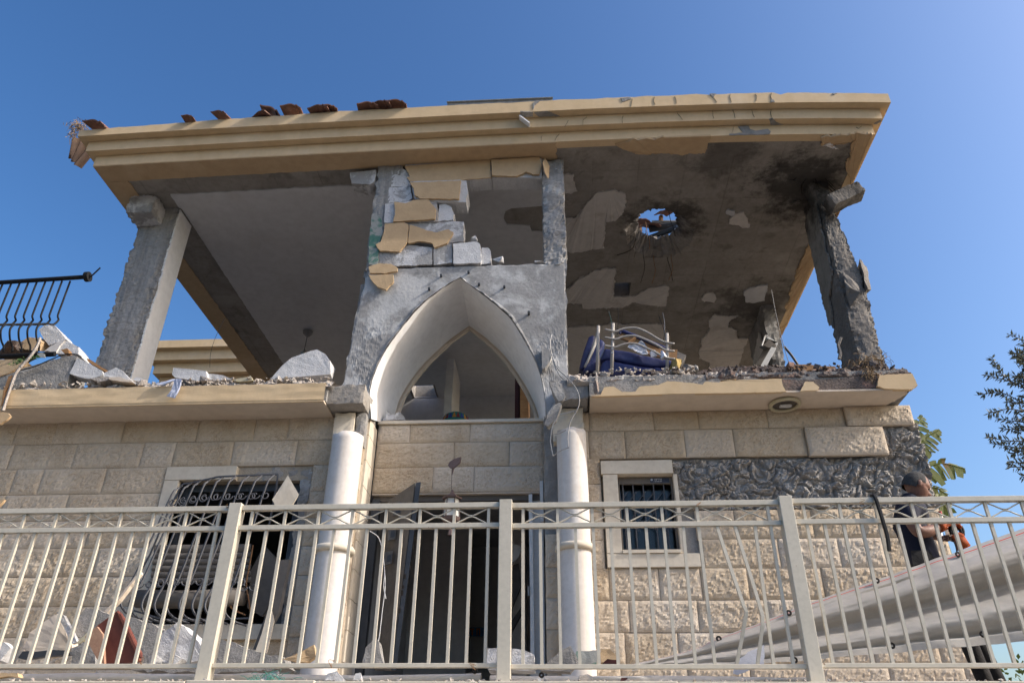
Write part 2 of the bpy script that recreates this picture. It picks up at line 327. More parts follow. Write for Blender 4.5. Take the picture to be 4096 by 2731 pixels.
M['pvc'] = material('white_pvc', (.70, .70, .69), (.62, .62, .61), 4, .5, .05, 50, .002, stains=(((.42, .39, .35), 4, .62, .75, .4),), spec=.45)
M['cream_plastic'] = material('cream_plastic', (.52, .47, .33), (.46, .41, .28), 4, .5, .05, 50, .002, spec=.45)
M['lamp_brown'] = material('brown_lamp_metal', (.085, .055, .05), (.13, .085, .075), 9, .5, .3, 60, .003, spec=.5)
M['dry'] = material('dry_nest_grass', (.30, .22, .13), (.18, .12, .07), 20, .95, 0)
M['wire_dark'] = material('dark_cable', (.02, .02, .022), None, 9, .6, 0)
M['grout_dark'] = material('dark_crack', (.035, .028, .022), None, 9, .9, 0)
M['roofmetal'] = material('grey_roof_panel', (.20, .22, .23), (.15, .165, .17), 5, .5, .1, 40, .003, spec=.5, streak=((.3, .32, .33), (12, 12, .5), .4))
def glass(name, tint=(.6, .65, .65)):
    m = bpy.data.materials.new(name); m.use_nodes = True; b = m.node_tree.nodes['Principled BSDF']
    b.inputs['Base Color'].default_value = (*tint, 1); b.inputs['Roughness'].default_value = .08; b.inputs['Transmission Weight'].default_value = 1.0; b.inputs['IOR'].default_value = 1.45
    n = m.node_tree.nodes.new('ShaderNodeTexNoise'); n.inputs['Scale'].default_value = 9
    rmp = m.node_tree.nodes.new('ShaderNodeMapRange'); rmp.inputs[3].default_value = .03; rmp.inputs[4].default_value = .3
    m.node_tree.links.new(n.outputs['Fac'], rmp.inputs[0]); m.node_tree.links.new(rmp.outputs[0], b.inputs['Roughness']); return m
M['glass'] = glass('window_glass')
M['bottle'] = glass('clear_plastic', (.85, .9, .92))
# ================================================================== the setting
YW, YC = 7.6, 8.0                     # front plane of the stone walls / of the recessed door wall
mk('street', *grid(lambda u, v: (lerp(-400, 400, u), lerp(-400, 400, v), -1.6), 4, 4), M['asphalt'], kind='structure')
mk('garden_ground', [(-60, 5.2, -.02), (60, 5.2, -.02), (60, 90, -.02), (-60, 90, -.02)], [(0, 1, 2, 3)], material('garden_soil', (.16, .12, .08), (.10, .08, .05), 1.5, .95, .6, 30), kind='structure')
mk('terrace_floor', *box(-9, 9, 4.7, 8.4, .3, .5), M['paving'], kind='structure')
rn = random.Random(5)
tw = thing('terrace_wall', (0, 4.8, -1.6), 'low stone terrace wall with smooth coping under the cream railing', 'wall')
mk('wall_core', *box(-9, 9, 4.78, 5.1, -1.6, .5), M['mortar'], tw)
x = -8.6; cop = [-8.6]
while x < 8.6: x += rn.uniform(.75, 1.15); cop.append(x)
for a, b in zip(cop, cop[1:]):
    z = rn.uniform(-.004, .004); mk('coping_stone', *bbox(a + .003, b - .003, 4.70 + rn.uniform(-.004, .004), 5.12, .502 + z, .566 + z, .006), M['stone_smooth'], tw)
# ================================================================== the house
H = thing('damaged_house', (0, 9.5, .5), 'blast damaged two storey stone house with ochre cornice and pointed arch balcony', 'house')
def stone(x0, x1, z0, z1, Y, seed, d=.05, amp=1.0):
    g = .002; x0 += g; x1 -= g; z0 += g; z1 -= g
    nx = max(5, int((x1 - x0) / .017)); nzz = max(5, int((z1 - z0) / .017)); V = []; F = []
    for j in range(nzz + 1):
        for i in range(nx + 1):
            X = lerp(x0, x1, i / nx); Z = lerp(z0, z1, j / nzz)
            e = min(X - x0, x1 - X, Z - z0, z1 - Z); env = min(1, max(0, (e - .010) / .03)); edge = min(1, e / .006)
            wq = .018 * noise.noise((X * 16 + seed, 5, Z * 16)); wr = .018 * noise.noise((X * 16, 9, Z * 16 + seed)); xa = X + wq; za = (Z + wr) * 1.35; p = (xa * .83 - za * .56 + seed * 7.3, seed * 1.7 + .31, xa * .56 + za * .83)
            t = abs(noise.noise((p[0] * 13, p[1], p[2] * 14))) * .8 + abs(noise.noise((p[0] * 31, p[1], p[2] * 33))) * .9 + noise.noise((p[0] * 3.5, p[1], p[2] * 4)) * .2
            V.append((X, Y + .004 * (1 - edge) - env * (.0035 + amp * .017 * max(-.1, t)) - edge * .002, Z))
    w_ = nx + 1
    F = [(j * w_ + i, j * w_ + i + 1, (j + 1) * w_ + i + 1, (j + 1) * w_ + i) for j in range(nzz) for i in range(nx)]
    rim = [i for i in range(nx + 1)] + [j * w_ + nx for j in range(1, nzz + 1)] + [nzz * w_ + i for i in range(nx - 1, -1, -1)] + [j * w_ for j in range(nzz - 1, 0, -1)]
    n0 = len(V); V += [(V[i][0], Y + d, V[i][2]) for i in rim]; n = len(rim)
    F += [(rim[(k + 1) % n], rim[k], n0 + k, n0 + (k + 1) % n) for k in range(n)]
    return V, F
SC = [0]
def row(par, z0, z1, cuts, Y, amp=1.0, gaps=(), jit=0, mt='stone'):
    for a, b in zip(cuts, cuts[1:]):
        if b - a < .04: continue
        mid = (a + b) / 2
        if any(g0 <= mid <= g1 for g0, g1 in gaps): continue
        SC[0] += 1; mk('stone', *stone(a, b, z0, z1, Y + rn.uniform(-1, 1) * .004 + jit, SC[0], amp=amp), M[mt], par, smooth=False)
def xs(pan, y, pts, Y=YW): return [atY(pan, p, y, Y)[0] for p in pts]
def fill(a, b, lo=.38, hi=.75):
    o = [a]; 
    while b - o[-1] > hi: o.append(o[-1] + rn.uniform(lo, hi))
    if b - o[-1] > .12: o.append(b)
    else: o[-1] = b
    return o
def ringwall(x0, x1, z0, z1, ox0, ox1, oz0, oz1, y0, y1):
    g = G(); g.add(box(x0, ox0, y0, y1, z0, z1)); g.add(box(ox1, x1, y0, y1, z0, z1)); g.add(box(ox0, ox1, y0, y1, oz1, z1)); g.add(box(ox0, ox1, y0, y1, z0, oz0)); return g
# --- left ground floor wall
LW = ringwall(-9, -2.10, .3, 3.6, -4.06, -2.66, 1.41, 2.88, YW + .03, YW + .25).mk('left_stone_wall', M['mortar'], H, label='rock-faced stone wall left of the entrance')
zr = [3.62, 3.333, 3.042, 2.75, 2.46, 2.17, 1.88, 1.59, 1.30, 1.01, .72, .5]
XE = -2.10; WL0, WL1 = -4.22, -2.63
rows = {0: fill(-8.2, xs('z4', 1040, [375])[0]) + xs('z4', 1040, [830, 1330, 1710, 1935]) + [XE],
        1: fill(-8.2, xs('z4', 1195, [80])[0]) + xs('z4', 1195, [505, 955, 1170, 1560, 1990]) + [XE],
        2: fill(-8.2, xs('z4', 1375, [275])[0]) + xs('z4', 1375, [700]) + [WL0, WL1, XE], 3: fill(-8.2, xs('z4', 1510, [30])[0]) + xs('z4', 1510, [455]) + [WL0, WL1, XE]}
for k in range(11):
    c = rows.get(k) or (fill(-8.2, WL0) + fill(WL1, XE) if 1.25 < zr[k] < 3.1 else fill(-8.2, XE))
    row(LW, zr[k + 1], zr[k], c, YW, .9, gaps=((WL0 + .01, WL1 - .01),) if 1.35 < zr[k] < 3.1 else ())
# --- recessed door wall
DWp = G().add(box(-2.08, -.16, YC + .03, YC + .25, 2.86, 3.66)).mk('door_wall', M['mortar'], H, label='recessed stone wall over the entrance door')
for z0, z1, c in ((3.445, 3.672, [-2.07] + xs('m4', 1100, [540, 1345], YC) + [-.17]), (3.152, 3.445, [-2.07] + xs('m4', 1400, [1130, 1870], YC) + [-.17]), (2.858, 3.152, [-2.07] + xs('z8', 190, [725, 1000], YC) + [-.17])):
    row(DWp, z0, z1, c, YC, .9)
mk('parapet_coping', *bbox(-2.075, -.16, YC - .035, YC + .27, 3.674, 3.712, .004), M['stone_smooth'], DWp)
mk('lintel_soffit', *box(-2.07, -.17, YC + .012, YC + .25, 2.842, 2.857), M['beige'], DWp)
# reveals of the entrance
g = G(); zz = .5
while zz < 3.6:
    z2 = min(3.605, zz + .29); g2 = bbox(-2.135, -2.078, YW + .052, YC - .003, zz + .003, z2 - .003, .004)
    mk('reveal_stone', *g2, M['stone_smooth'], DWp); zz = z2
mk('jamb_core', *rbox(-.165, .02, YW + .055, YC + .25, .5, 3.6, .045, .012, 9, 3, .02), M['lumpy'], H, label='bare grey concrete jamb right of the entrance')
JC = G().add(box(-.16, -.02, YW + .04, YW + .05, .5, 2.28)).mk('jamb_facing', M['mortar'], H)
zz = .5
for z2 in (.78, 1.07, 1.36, 1.65, 1.94, 2.27): row(JC, zz, z2, [-.165, -.015], YW + .008, .8); zz = z2
# --- right ground floor wall
RWp = ringwall(-.0, 3.74, .3, 3.6, .59, 1.16, 2.10, 2.85, YW + .06, YW + .25).mk('right_stone_wall', M['mortar'], H, label='stone wall right of the entrance with facing stones missing')
zq = [3.60, 3.374, 3.058, 2.78, 2.49, 2.20, 1.91, 1.62, 1.33, 1.04, .75, .5]
A0 = .02; XR = 3.72
r0 = [A0] + xs('z5', 1160, [1775, 2210]) + xs('z6', 975, [165, 630, 1150, 1598])
for i, (a, b) in enumerate(zip(r0, r0[1:])): row(RWp, zq[1] - (.012 if i == 5 else 0), zq[0] - (.012 if i == 5 else 0), [a, b], YW - (.05 if i == 5 else 0), .8)
r1 = [A0] + xs('z5', 1330, [1775, 2020]) + xs('z6', 1130, [75, 405, 890, 1420])
for i, (a, b) in enumerate(zip(r1, r1[1:])): row(RWp, zq[2] - (.02 if i == 5 else 0), zq[1] - (.015 if i == 5 else 0), [a, b], YW - (.045 if i == 5 else 0), .8)
row(RWp, zq[3], zq[2], [A0, .42], YW); row(RWp, zq[4], zq[3], [A0, .42], YW)
row(RWp, zq[5], zq[4], [A0, .42] + xs('z9', 520, [150, 415, 935, 1270]) + [XR], YW, .85, gaps=((.43, 1.30),))
row(RWp, zq[6], zq[5], [A0, .42] + xs('z9', 700, [180, 710, 1115]) + [3.1, XR], YW, .85, gaps=((.43, 1.30),))
row(RWp, zq[7], zq[6] + .012, [A0, .45] + xs('z8', 920, [2250]) + xs('z9', 900, [185, 500, 1005]) + fill(2.95, XR)[1:], YW, .9)
row(RWp, zq[8], zq[7], [A0, .5] + xs('z8', 1150, [2050]) + xs('z9', 1130, [165, 640]) + fill(2.6, XR)[1:], YW, .9)
for k in (8, 9, 10): row(RWp, zq[k + 1], zq[k], fill(A0, XR), YW, .85)
def lumps(X, Z, s, big):
    wv = noise.noise_vector((X * 5, s, Z * 5)) * .09 + noise.noise_vector((X * 16, s, Z * 16)) * .035; X += wv.x; Z += wv.z; d, _ = noise.voronoi((X * 5.5 + s, s, Z * 7)); d2, _ = noise.voronoi((X * 15 + s, 3.3, Z * 18))
    return big * (min(.22, d[1] - d[0]) * .36 + min(.4, d2[1] - d2[0]) * .13 + noise.noise((X * 3, s, Z * 3)) * .09 + noise.noise((X * 26, s, Z * 26)) * .035 + noise.noise((X * 70, s, Z * 70)) * .02)
def lumpy(x0, x1, z0, z1, Y, s, big=.5, res=.011):
    nx, nn = int((x1 - x0) / res), int((z1 - z0) / res)
    return grid(lambda u, v: (lerp(x0, x1, u) + (.03 * noise.noise((0, s, v * 9)) if u == 1 else 0), Y - lumps(lerp(x0, x1, u), lerp(z0, z1, v), s, big * (.12 if lerp(z0, z1, v) > 3.03 and lerp(x0, x1, u) < 3.22 or lerp(z0, z1, v) < 2.5 else 1)), lerp(z0, z1, v)), nx, nn)
mk('mortar_bed', *lumpy(1.17, 3.745, 2.44, 3.40, YW + .055, 2), M['lumpy'], H, label='lumpy grey mortar where the facing stones fell off', smooth=False)
mk('mortar_bed', *lumpy(1.17, 1.36, 1.95, 2.5, YW + .05, 5, .3), M['lumpy'], H, smooth=True)
# --- right flank, back and rooms of the ground floor
mk('flank_wall', *box(3.60, 3.738, YW + .252, 14.8, .3, 3.6), M['stone'], H)
mk('back_wall', *box(-9, 3.6, 14.55, 14.8, .3, 3.6), M['room'], H)
for q in ((-2.35, -2.2, 8.26, 14.5), (.05, .2, 8.26, 14.5), (-2.2, -1.35, 11.2, 11.35), (-.75, -.5, 10.6, 10.9), (-1.6, .05, 12.6, 12.7), (-9, -8.9, 7.9, 14.5)): mk('partition_wall', *box(*q, .3, 3.55), M['room'], H)
mk('ground_floor', *box(-9, 3.6, 8.4, 14.5, .3, .5), M['paving'], H)
mk('room_ceiling', *box(-9, 3.6, 8.27, 14.5, 3.56, 3.6), M['room'], H)
# --- columns of the porch
for cx, r, nm in ((-2.235, .166, 'sunlit cracked white round column left of the door'), (.128, .156, 'white round column right of the door')):
    n = 40; prof = [(r * 1.05, .5), (r * 1.05, .56), (r * 1.0, .6)] + [(r * (1 - .02 * t), .6 + 2.68 * t) for t in np.linspace(0.02, 1, 40)]
    V, F = lathe(prof, (cx, 7.42, 0), n)
    V = [(x, y, z - (.05 * max(0, noise.noise((x * 9, y * 9, 2))) + .02 * max(0, noise.noise((x * 30, y * 30, 5))) if z > 3.25 else 0)) for x, y, z in V]
    c = mk('column', V, F, material('column_stone', (.66, .635, .61), (.60, .57, .54), 3, .65, .15, 60, .003, stains=(((.50, .40, .28), 1.6, .56, .78, .5), ((.5, .44, .42), 26, .66, .72, .35)), streak=((.55, .42, .28), (7, 7, .5), .35)), H, label=nm, smooth=True)
    mk('column_ring', *lathe([(r * .97, 2.03), (r + .025, 2.035), (r + .04, 2.055), (r + .04, 2.075), (r + .025, 2.095), (r * .97, 2.10)], (cx, 7.42, 0), n), M['stone_smooth'], c, smooth=True)
    s = 1 if cx < 0 else 0
    k = mk('capital_block', *rbox(cx - .19, cx + .035 + .1 * (1 - s), 7.46, 7.59, 3.20, 3.585, .04, .004, 9, 2 + s, .012), M['stone_smooth'], c)
    if s: mk('mortar_patch', *rbox(cx + .04, cx + .16, 7.47, 7.59, 3.20, 3.585, .03, .008, 9, 7, .02), M['lumpy'], c)
# --- first floor slab: left part, right part, beam stubs over the columns
ZB, ZT = 3.61, 3.85
FS = mk('floor_slab', *rbox(-9, -2.47, 7.225, 14.7, ZB, ZT - .02, .22, .006, 5, 1, 0), M['concrete'], H)
mk('floor_slab', *rbox(.33, 3.60, 7.225, 14.7, ZB, ZT - .02, .16, .006, 5, 4, .0), M['concrete'], H)
mk('floor_slab', *box(-2.47, .33, 8.27, 14.7, ZB + .02, 3.69), M['concrete'], H)
for a, b, c, d in ((-9, -2.48, 7.8, ZT), (.34, 3.55, 7.8, ZT), (-2.47, .33, 8.28, 3.70)): mk('upper_floor', *box(a, b, c, 14.5, d - .008, d + .005), M['upper_floor'], H)
for x0, x1, sd in ((-2.475, -2.075, 5), (-.03, .325, 9)):
    mk('beam_stub', *rbox(x0, x1, 7.27, 7.9, ZB - .01, ZT - .02, .035, .006, 8, sd, .022), M['soffit_concrete' if sd == 5 else 'concrete'], H, label='broken grey concrete beam stub above column')
mk('soffit_render', *box(-9, -2.48, 7.19, 7.63, ZB - .022, ZB - .003), M['beige'], FS)
mk('soffit_render', *extr(ragged([(.335, 7.19, ZB - .022), (3.50, 7.19, ZB - .022), (3.58, 7.3, ZB - .022), (3.50, 7.45, ZB - .022), (3.42, 7.63, ZB - .022), (.335, 7.63, ZB - .022)], .02, .06, 3, keep=(0, 4, 5)), (0, 0, .019)), M['beige'], FS)
V, F = grid(lambda u, v: (lerp(-9, -2.48, u), 7.178 - .012 * math.sin(v * 3.14) * 0 - .004 * noise.noise((u * 30, v * 3, 1)), lerp(ZB - .03 + .03, 3.805 + .012 * noise.noise((u * 60, 0, 2)), v)), 160, 8)
V2 = [(x, 7.225, z) for x, y, z in V]; n0 = len(V); nu = 160
g = G(); g.add((V, F)); g.add(grid(lambda u, v: (lerp(-9, -2.48, u), lerp(7.178, 7.225, v), 3.805 + .012 * noise.noise((u * 60, 0, 2))), 160, 1)); g.add(grid(lambda u, v: (lerp(-9, -2.48, u), lerp(7.178, 7.20, 1 - v), lerp(3.578, 3.61, v) if 0 else lerp(3.61, 3.59, 1 - v)), 40, 1))
g.mk('fascia_render', M['cornice'], FS, label='ochre rendered edge of the left floor slab')
mk('drip_strip', *box(-9, -2.485, 7.183, 7.20, ZB - .024, ZB - .002), M['cornice'], FS)
FA = ragged(Ys('m2', 7.18, (400, 1195), (510, 1165), (560, 1070), (690, 1060), (800, 1130), (980, 1125), (1030, 1060), (1280, 1035), (1420, 985), (1600, 1000), (1880, 1030), (1910, 990), (2100, 1005), (2340, 960)) + Ys('z6', 7.18, (315, 708), (720, 695), (735, 745), (755, 783), (500, 790), (0, 797)), .006, .03, 1, keep=(18, 19))
mk('fascia_render', *extr(FA, (0, .04, 0)), M['cornice'], FS, label='torn ochre render on the right slab edge')
mk('fascia_render', *extr(ragged(Ys('z6', 7.18, (850, 780), (880, 715), (935, 715), (975, 755), (965, 773)), .006, .03, 2), (0, .04, 0)), M['cornice'], FS)
mk('fascia_render', *extr(ragged(Ys('z6', 7.17, (1365, 745), (1380, 670), (1600, 660), (1638, 742), (1600, 768), (1420, 763)), .006, .03, 3), (0, .05, 0)), M['cornice'], FS)
mk('scorched_edge', *extr(ragged(Ys('z6', 7.212, (560, 705), (740, 700), (1000, 702), (1390, 668), (1590, 655), (1600, 700), (1400, 755), (1000, 770), (740, 772), (640, 735)), .012, .03, 6), (0, .03, 0)), M['burnt_rubble'], FS, label='scorched bare concrete on the right slab edge')
# broken concrete and screed along the slab edge
def edge_rubble(x0, x1, y0, y1, zf, seed, mt, nm, res=.02):
    nu = int((x1 - x0) / res); nv = 14
    def fn(u, v):
        X = lerp(x0, x1, u); top = zf(X); t = v
        prof = [(y0 + .03, -.09), (y0 - .0, -.05), (y0 - .005, 0), (y0 + .03, .45), (y0 + .09, .8), (y0 + .18, .95), (y1, 1)]
        a = poly_at([np.array(p) for p in prof], t)
        d = .035 * noise.noise((X * 7 + seed, t * 3, 1)) + .022 * noise.noise((X * 19 + seed, t * 8, 2)) + .014 * noise.noise((X * 46, t * 17, seed)) + .008 * noise.noise((X * 95, t * 30, seed))
        zz_ = 3.80 + (top - 3.80) * max(0, a[1]) + (a[1] * .6 if a[1] < 0 else 0)
        return (X, a[0] - d * (.8 if .08 < t < .95 else .1), zz_ + d * (.9 if t > .3 else .15))
    return mk('broken_edge', *grid(fn, nu, nv), M[mt], FS, smooth=False)
edge_rubble(-9, -2.43, 7.22, 7.75, lambda X: 3.905 + .03 * noise.noise((X * 2, 0, 0)), 1, 'rubble', '')
edge_rubble(.10, 2.2, 7.23, 7.75, lambda X: 3.90 + .03 * noise.noise((X * 3, 0, 0)), 2, 'rubble', '')
edge_rubble(1.55, 3.62, 7.22, 7.85, lambda X: 3.925 + .035 * noise.noise((X * 3, 4, 0)) - .06 * max(0, X - 3.4), 3, 'burnt_rubble', '')
# --- pointed arch
YA, YB = 7.56, 8.62
fl = [(312, 1135), (306, 1050), (302, 955), (318, 880), (345, 800), (385, 715), (430, 640), (475, 578), (520, 520), (580, 445), (635, 385), (690, 333), (745, 292), (800, 252), (855, 218), (910, 190)]
fr = [(955, 222), (1000, 258), (1060, 300), (1120, 348), (1180, 398), (1240, 455), (1285, 518), (1325, 585), (1360, 645), (1392, 705), (1420, 768), (1443, 835), (1462, 910), (1473, 985), (1480, 1050), (1482, 1125)]
AF = catmull(Ys('z5', YA, *fl), 4)[:-1] + [atY('z5', 910, 190, YA)] + catmull(Ys('z5', YA, *fr), 4)
rl = [(440, 1180), (470, 1100), (500, 1005), (560, 900), (640, 792), (740, 690), (850, 592), (970, 508)]; rr_ = [(1080, 588), (1200, 702), (1290, 820), (1370, 950), (1425, 1075), (1450, 1180)]
AR = catmull(Ys('z5', YB, *rl), 8)[:-1] + [atY('z5', 970, 508, YB)] + catmull(Ys('z5', YB, *rr_), 8)
def along(P, t):
    P = [np.array(p) for p in P]; L = np.cumsum([0] + [np.linalg.norm(b - a) for a, b in zip(P, P[1:])]); s = t * L[-1]; i = min(max(0, int(np.searchsorted(L, s)) - 1), len(P) - 2)
    return P[i] + (P[i + 1] - P[i]) * ((s - L[i]) / max(1e-9, L[i + 1] - L[i]))
iA = int(np.argmax([p[2] for p in AF])); iR = int(np.argmax([p[2] for p in AR]))
def arc(P, i, t): return along(P[:i + 1], t * 2) if t <= .5 else along(P[i:], t * 2 - 1)
X0, X1, ZA = -2.40, .125, 5.575
outer_l = [np.array([X0 + .30, YA, 3.55]), np.array([X0 + .31, YA, 3.75]), np.array([X0 - .02, YA, 3.86]), np.array([X0, YA, 4.3]), np.array([X0 + .03, YA, 4.9]), np.array([X0 + .07, YA, 5.3]), np.array([X0 + .09, YA, ZA]), np.array([-1.75, YA, ZA]), np.array([-1.14, YA, ZA])]
outer_r = [np.array([-1.14, YA, ZA]), np.array([-.4, YA, ZA]), np.array([X1 + .01, YA, ZA]), np.array([X1, YA, 5.2]), np.array([X1 - .01, YA, 4.6]), np.array([X1 - .01, YA, 3.9]), np.array([X1 - .08, YA, 3.72]), np.array([X1 - .14, YA, 3.5])]
def rough_face(u, v):
    a = arc(AF, iA, u); b = along(outer_l, u * 2) if u <= .5 else along(outer_r, u * 2 - 1)
    p = a + (b - a) * v
    low = min(1, max(0, (5.05 - p[2]) / .9)) * min(1, max(.25, abs(p[0] + 1.12) * 1.1 - .2))      # honeycombing grows towards the haunches
    k = max(0, noise.noise((p[0] * 2.6, 3, p[2] * 2.6)) * 1.1 + .45)
    d = .006 * noise.noise((p[0] * 2.5, 1, p[2] * 2.5)) + .0012 * noise.noise((p[0] * 30, 1, p[2] * 30)) + low * k * (.012 * noise.noise((p[0] * 17, 2, p[2] * 17)) + .022 * abs(noise.noise((p[0] * 42, 2, p[2] * 42))))
    if v > .97: d -= .02 * abs(noise.noise((p[0] * 8, 7, p[2] * 8)))
    if v < .04: d += .012 + .012 * noise.noise((p[0] * 11, 5, p[2] * 11))
    e = .025 * noise.noise((p[0] * 5, 9, p[2] * 5)) + .012 * noise.noise((p[0] * 17, 9, p[2] * 17))
    if v == 1: p = p + np.array([e if abs(p[2] - ZA) > .02 else 0, 0, e * .6 if abs(p[2] - ZA) < .02 else 0])
    if v == 0: p = p + (b - a) / max(.2, np.linalg.norm(b - a)) * .012 * (1 + noise.noise((p[0] * 13, 4, p[2] * 13)))
    return (p[0], p[1] - d, p[2])
AB = mk('arch_block', *grid(rough_face, 430, 90), M['gravel_concrete'], H, label='bare concrete face round the pointed arch', smooth=True)
g = G(); g.add(rbox(X0 + .05, X1 - .005, YA + .03, YB, ZA - .11, ZA - .008, .06, .01, 7, 3, .0)); g.add(rbox(X0 + .03, X0 + .26, YA + .03, YB, 3.86, ZA - .2, .06, .01, 7, 5, 0)); g.add(rbox(X1 - .16, X1 - .004, YA + .02, YB, 3.86, ZA - .2, .05, .01, 7, 6, .02))
g.mk('arch_body', M['concrete'], AB)
def intr(u, v):
    a = arc(AF, iA, u); b = arc(AR, iR, u); p = a + (b - a) * v; p[1] += .012 * noise.noise((u * 40, v, 3)) if v == 0 else 0
    return tuple(p)
mk('arch_lining', *grid(intr, 160, 14, flip=True), M['white'], AB, label='smooth white plaster lining of the arch', smooth=False)
cA = np.array([-1.13, YB, 4.1])
def rim(u, v):
    b = arc(AR, iR, u); d = cA - b; d /= np.linalg.norm(d); w_ = .055 + .01 * noise.noise((u * 25, 0, 7)); q = [b, b + d * .018 + [0, .02, 0], b + d * .022 + [0, .0, 0], b + d * w_, b + d * w_ + [0, .05, 0]]
    return tuple(poly_at(q, v))
mk('arch_rim', *grid(rim, 120, 4, flip=True), M['beige'], AB)
# ================================================================== roof slab with its holes
RX0, RX1, RY0, RY1, TH = -6.13, 4.07, 7.275, 14.8, .30
IN = .05
def zs(x): return ZS + bow(x)
def rect(pan, a, b):
    P = [atS(pan, x, y) for x in (a[0], b[0]) for y in (a[1], b[1])]; P = np.array(P); return P[:, 0].min(), P[:, 0].max(), P[:, 1].min(), P[:, 1].max()
h1 = (.80, 2.40, 8.20, 9.85)
h2 = rect('z5', (1948, 222), (2045, 305)); h3 = rect('m4', (600, 480), (850, 640))
holes = [h1, h2, h3]
xc = sorted(set([round(v, 4) for v in np.linspace(RX0 + IN, RX1 - IN, 42)] + [round(v, 4) for h in holes for v in h[:2]])); yc = sorted(set([RY0 + IN, RY1 - IN, 10.5, 13.0] + [round(v, 4) for h in holes for v in h[2:]]))
V = []; F = []; ix = {}
def vid(x, y, k):
    t = (x, y, k)
    if t not in ix: ix[t] = len(V); V.append((x, y, zs(x) + k * TH))
    return ix[t]
def inh(x, y): return any(h[0] < x < h[1] and h[2] < y < h[3] for h in holes)
cells = {}
for i, (a, b) in enumerate(zip(xc, xc[1:])):
    for j, (c, d) in enumerate(zip(yc, yc[1:])): cells[i, j] = not inh((a + b) / 2, (c + d) / 2)
for (i, j), on in cells.items():
    if not on: continue
    a, b, c, d = xc[i], xc[i + 1], yc[j], yc[j + 1]
    F.append((vid(a, c, 0), vid(a, d, 0), vid(b, d, 0), vid(b, c, 0))); F.append((vid(a, c, 1), vid(b, c, 1), vid(b, d, 1), vid(a, d, 1)))
    for di, dj, p, q in ((-1, 0, (a, d), (a, c)), (1, 0, (b, c), (b, d)), (0, -1, (a, c), (b, c)), (0, 1, (b, d), (a, d))):
        if cells.get((i + di, j + dj), False) or (i + di, j + dj) in cells and inh((xc[i + di] + xc[i + di + 1]) / 2, (yc[j + dj] + yc[j + dj + 1]) / 2) and h1[0] < (xc[i + di] + xc[i + di + 1]) / 2 < h1[1] and h1[2] < (yc[j + dj] + yc[j + dj + 1]) / 2 < h1[3]: continue
        F.append((vid(*p, 0), vid(*q, 0), vid(*q, 1), vid(*p, 1)))
RS = mk('roof_slab', *fixn(V, F), M['soffit_concrete'], H, label='bare concrete roof slab with a blast hole and soot')
# the blown-through patch
def holept(k, t, n):
    a = 2 * math.pi * t
    cx, cy, rx, ry = [(1085, 790, 800, 590), (1075, 760, 600, 450), (1060, 710, 500, 380)][k]
    j = 1 + .16 * noise.noise((math.cos(a) * 2.3, math.sin(a) * 2.3, k * .6)) + .13 * noise.noise((math.cos(a) * 9, math.sin(a) * 9, k * 2.0)) + .09 * noise.noise((math.cos(a) * 22, math.sin(a) * 22, k * 3.0))
    return atS('m5', cx + rx * j * math.cos(a), cy - ry * j * math.sin(a))
NH = 140; rings = []
cxh = holept(1, 0, 1) * 0 + np.mean([holept(1, k / 40, 1) for k in range(40)], axis=0)
def tobox(p):
    d = p - cxh; s = min(((h1[1] - cxh[0]) / d[0]) if d[0] > 0 else ((h1[0] - cxh[0]) / d[0]) if d[0] < 0 else 9e9, ((h1[3] - cxh[1]) / d[1]) if d[1] > 0 else ((h1[2] - cxh[1]) / d[1]) if d[1] < 0 else 9e9)
    return cxh + d * s
O = [tobox(holept(0, k / NH, 1)) for k in range(NH)]
for c in ((h1[0], h1[2]), (h1[0], h1[3]), (h1[1], h1[2]), (h1[1], h1[3])):      # square the corners of the patch
    k = min(range(NH), key=lambda i: (O[i][0] - c[0]) ** 2 + (O[i][1] - c[1]) ** 2); O[k] = np.array([c[0], c[1], 0])
def nzh(p, s): return .03 * noise.noise((p[0] * 9, p[1] * 9, s)) + .02 * noise.noise((p[0] * 25, p[1] * 25, s))
V = []
for k in range(NH): p = O[k]; V.append((p[0], p[1], zs(p[0])))
for k in range(NH): p = holept(0, k / NH, 1); V.append((p[0], p[1], zs(p[0])))
for k in range(NH): p = holept(1, k / NH, 1); V.append((p[0] + nzh(p, 3), p[1] + nzh(p, 4), zs(p[0]) + .09 + nzh(p, 1)))
for k in range(NH): p = holept(2, k / NH, 1); V.append((p[0] + nzh(p, 5), p[1] + nzh(p, 6), zs(p[0]) + .17 + 1.3 * nzh(p, 2)))
for k in range(NH): p = holept(2, k / NH, 1) * .0 + cxh + (holept(1, k / NH, 1) - cxh) * .98; V.append((p[0] + nzh(p, 7), p[1] + nzh(p, 8), zs(p[0]) + TH - .02))
for k in range(NH): p = O[k]; V.append((p[0], p[1], zs(p[0]) + TH))
F = [(r * NH + k, r * NH + (k + 1) % NH, (r + 1) * NH + (k + 1) % NH, (r + 1) * NH + k) for r in range(5) for k in range(NH)]
mk('blast_hole_rim', *fixn(V, F), M['soffit_concrete'], RS, label='ragged sooty rim of the blast hole in the ceiling')
for k, (px, py_, dz, bend) in enumerate(((740, 1190, .55, -.06), (985, 1340, .45, -.05), (1275, 1340, .40, .03), (1400, 1300, .42, -.06), (520, 930, .28, -.02), (800, 700, .30, .01), (1345, 430, .28, .03))):
    p = atS('m5', px, py_); q = [p + [0, 0, .15], p + [bend * .3, 0, -.05], p + [bend * .6 + .02, 0, -.05 - dz * .5], p + [bend * 1.6, 0.01, -.05 - dz]]
    mk('rebar', *tube(catmull(q, 5), .005, 5), M['rust'] if k % 2 else M['grout_dark'], RS)
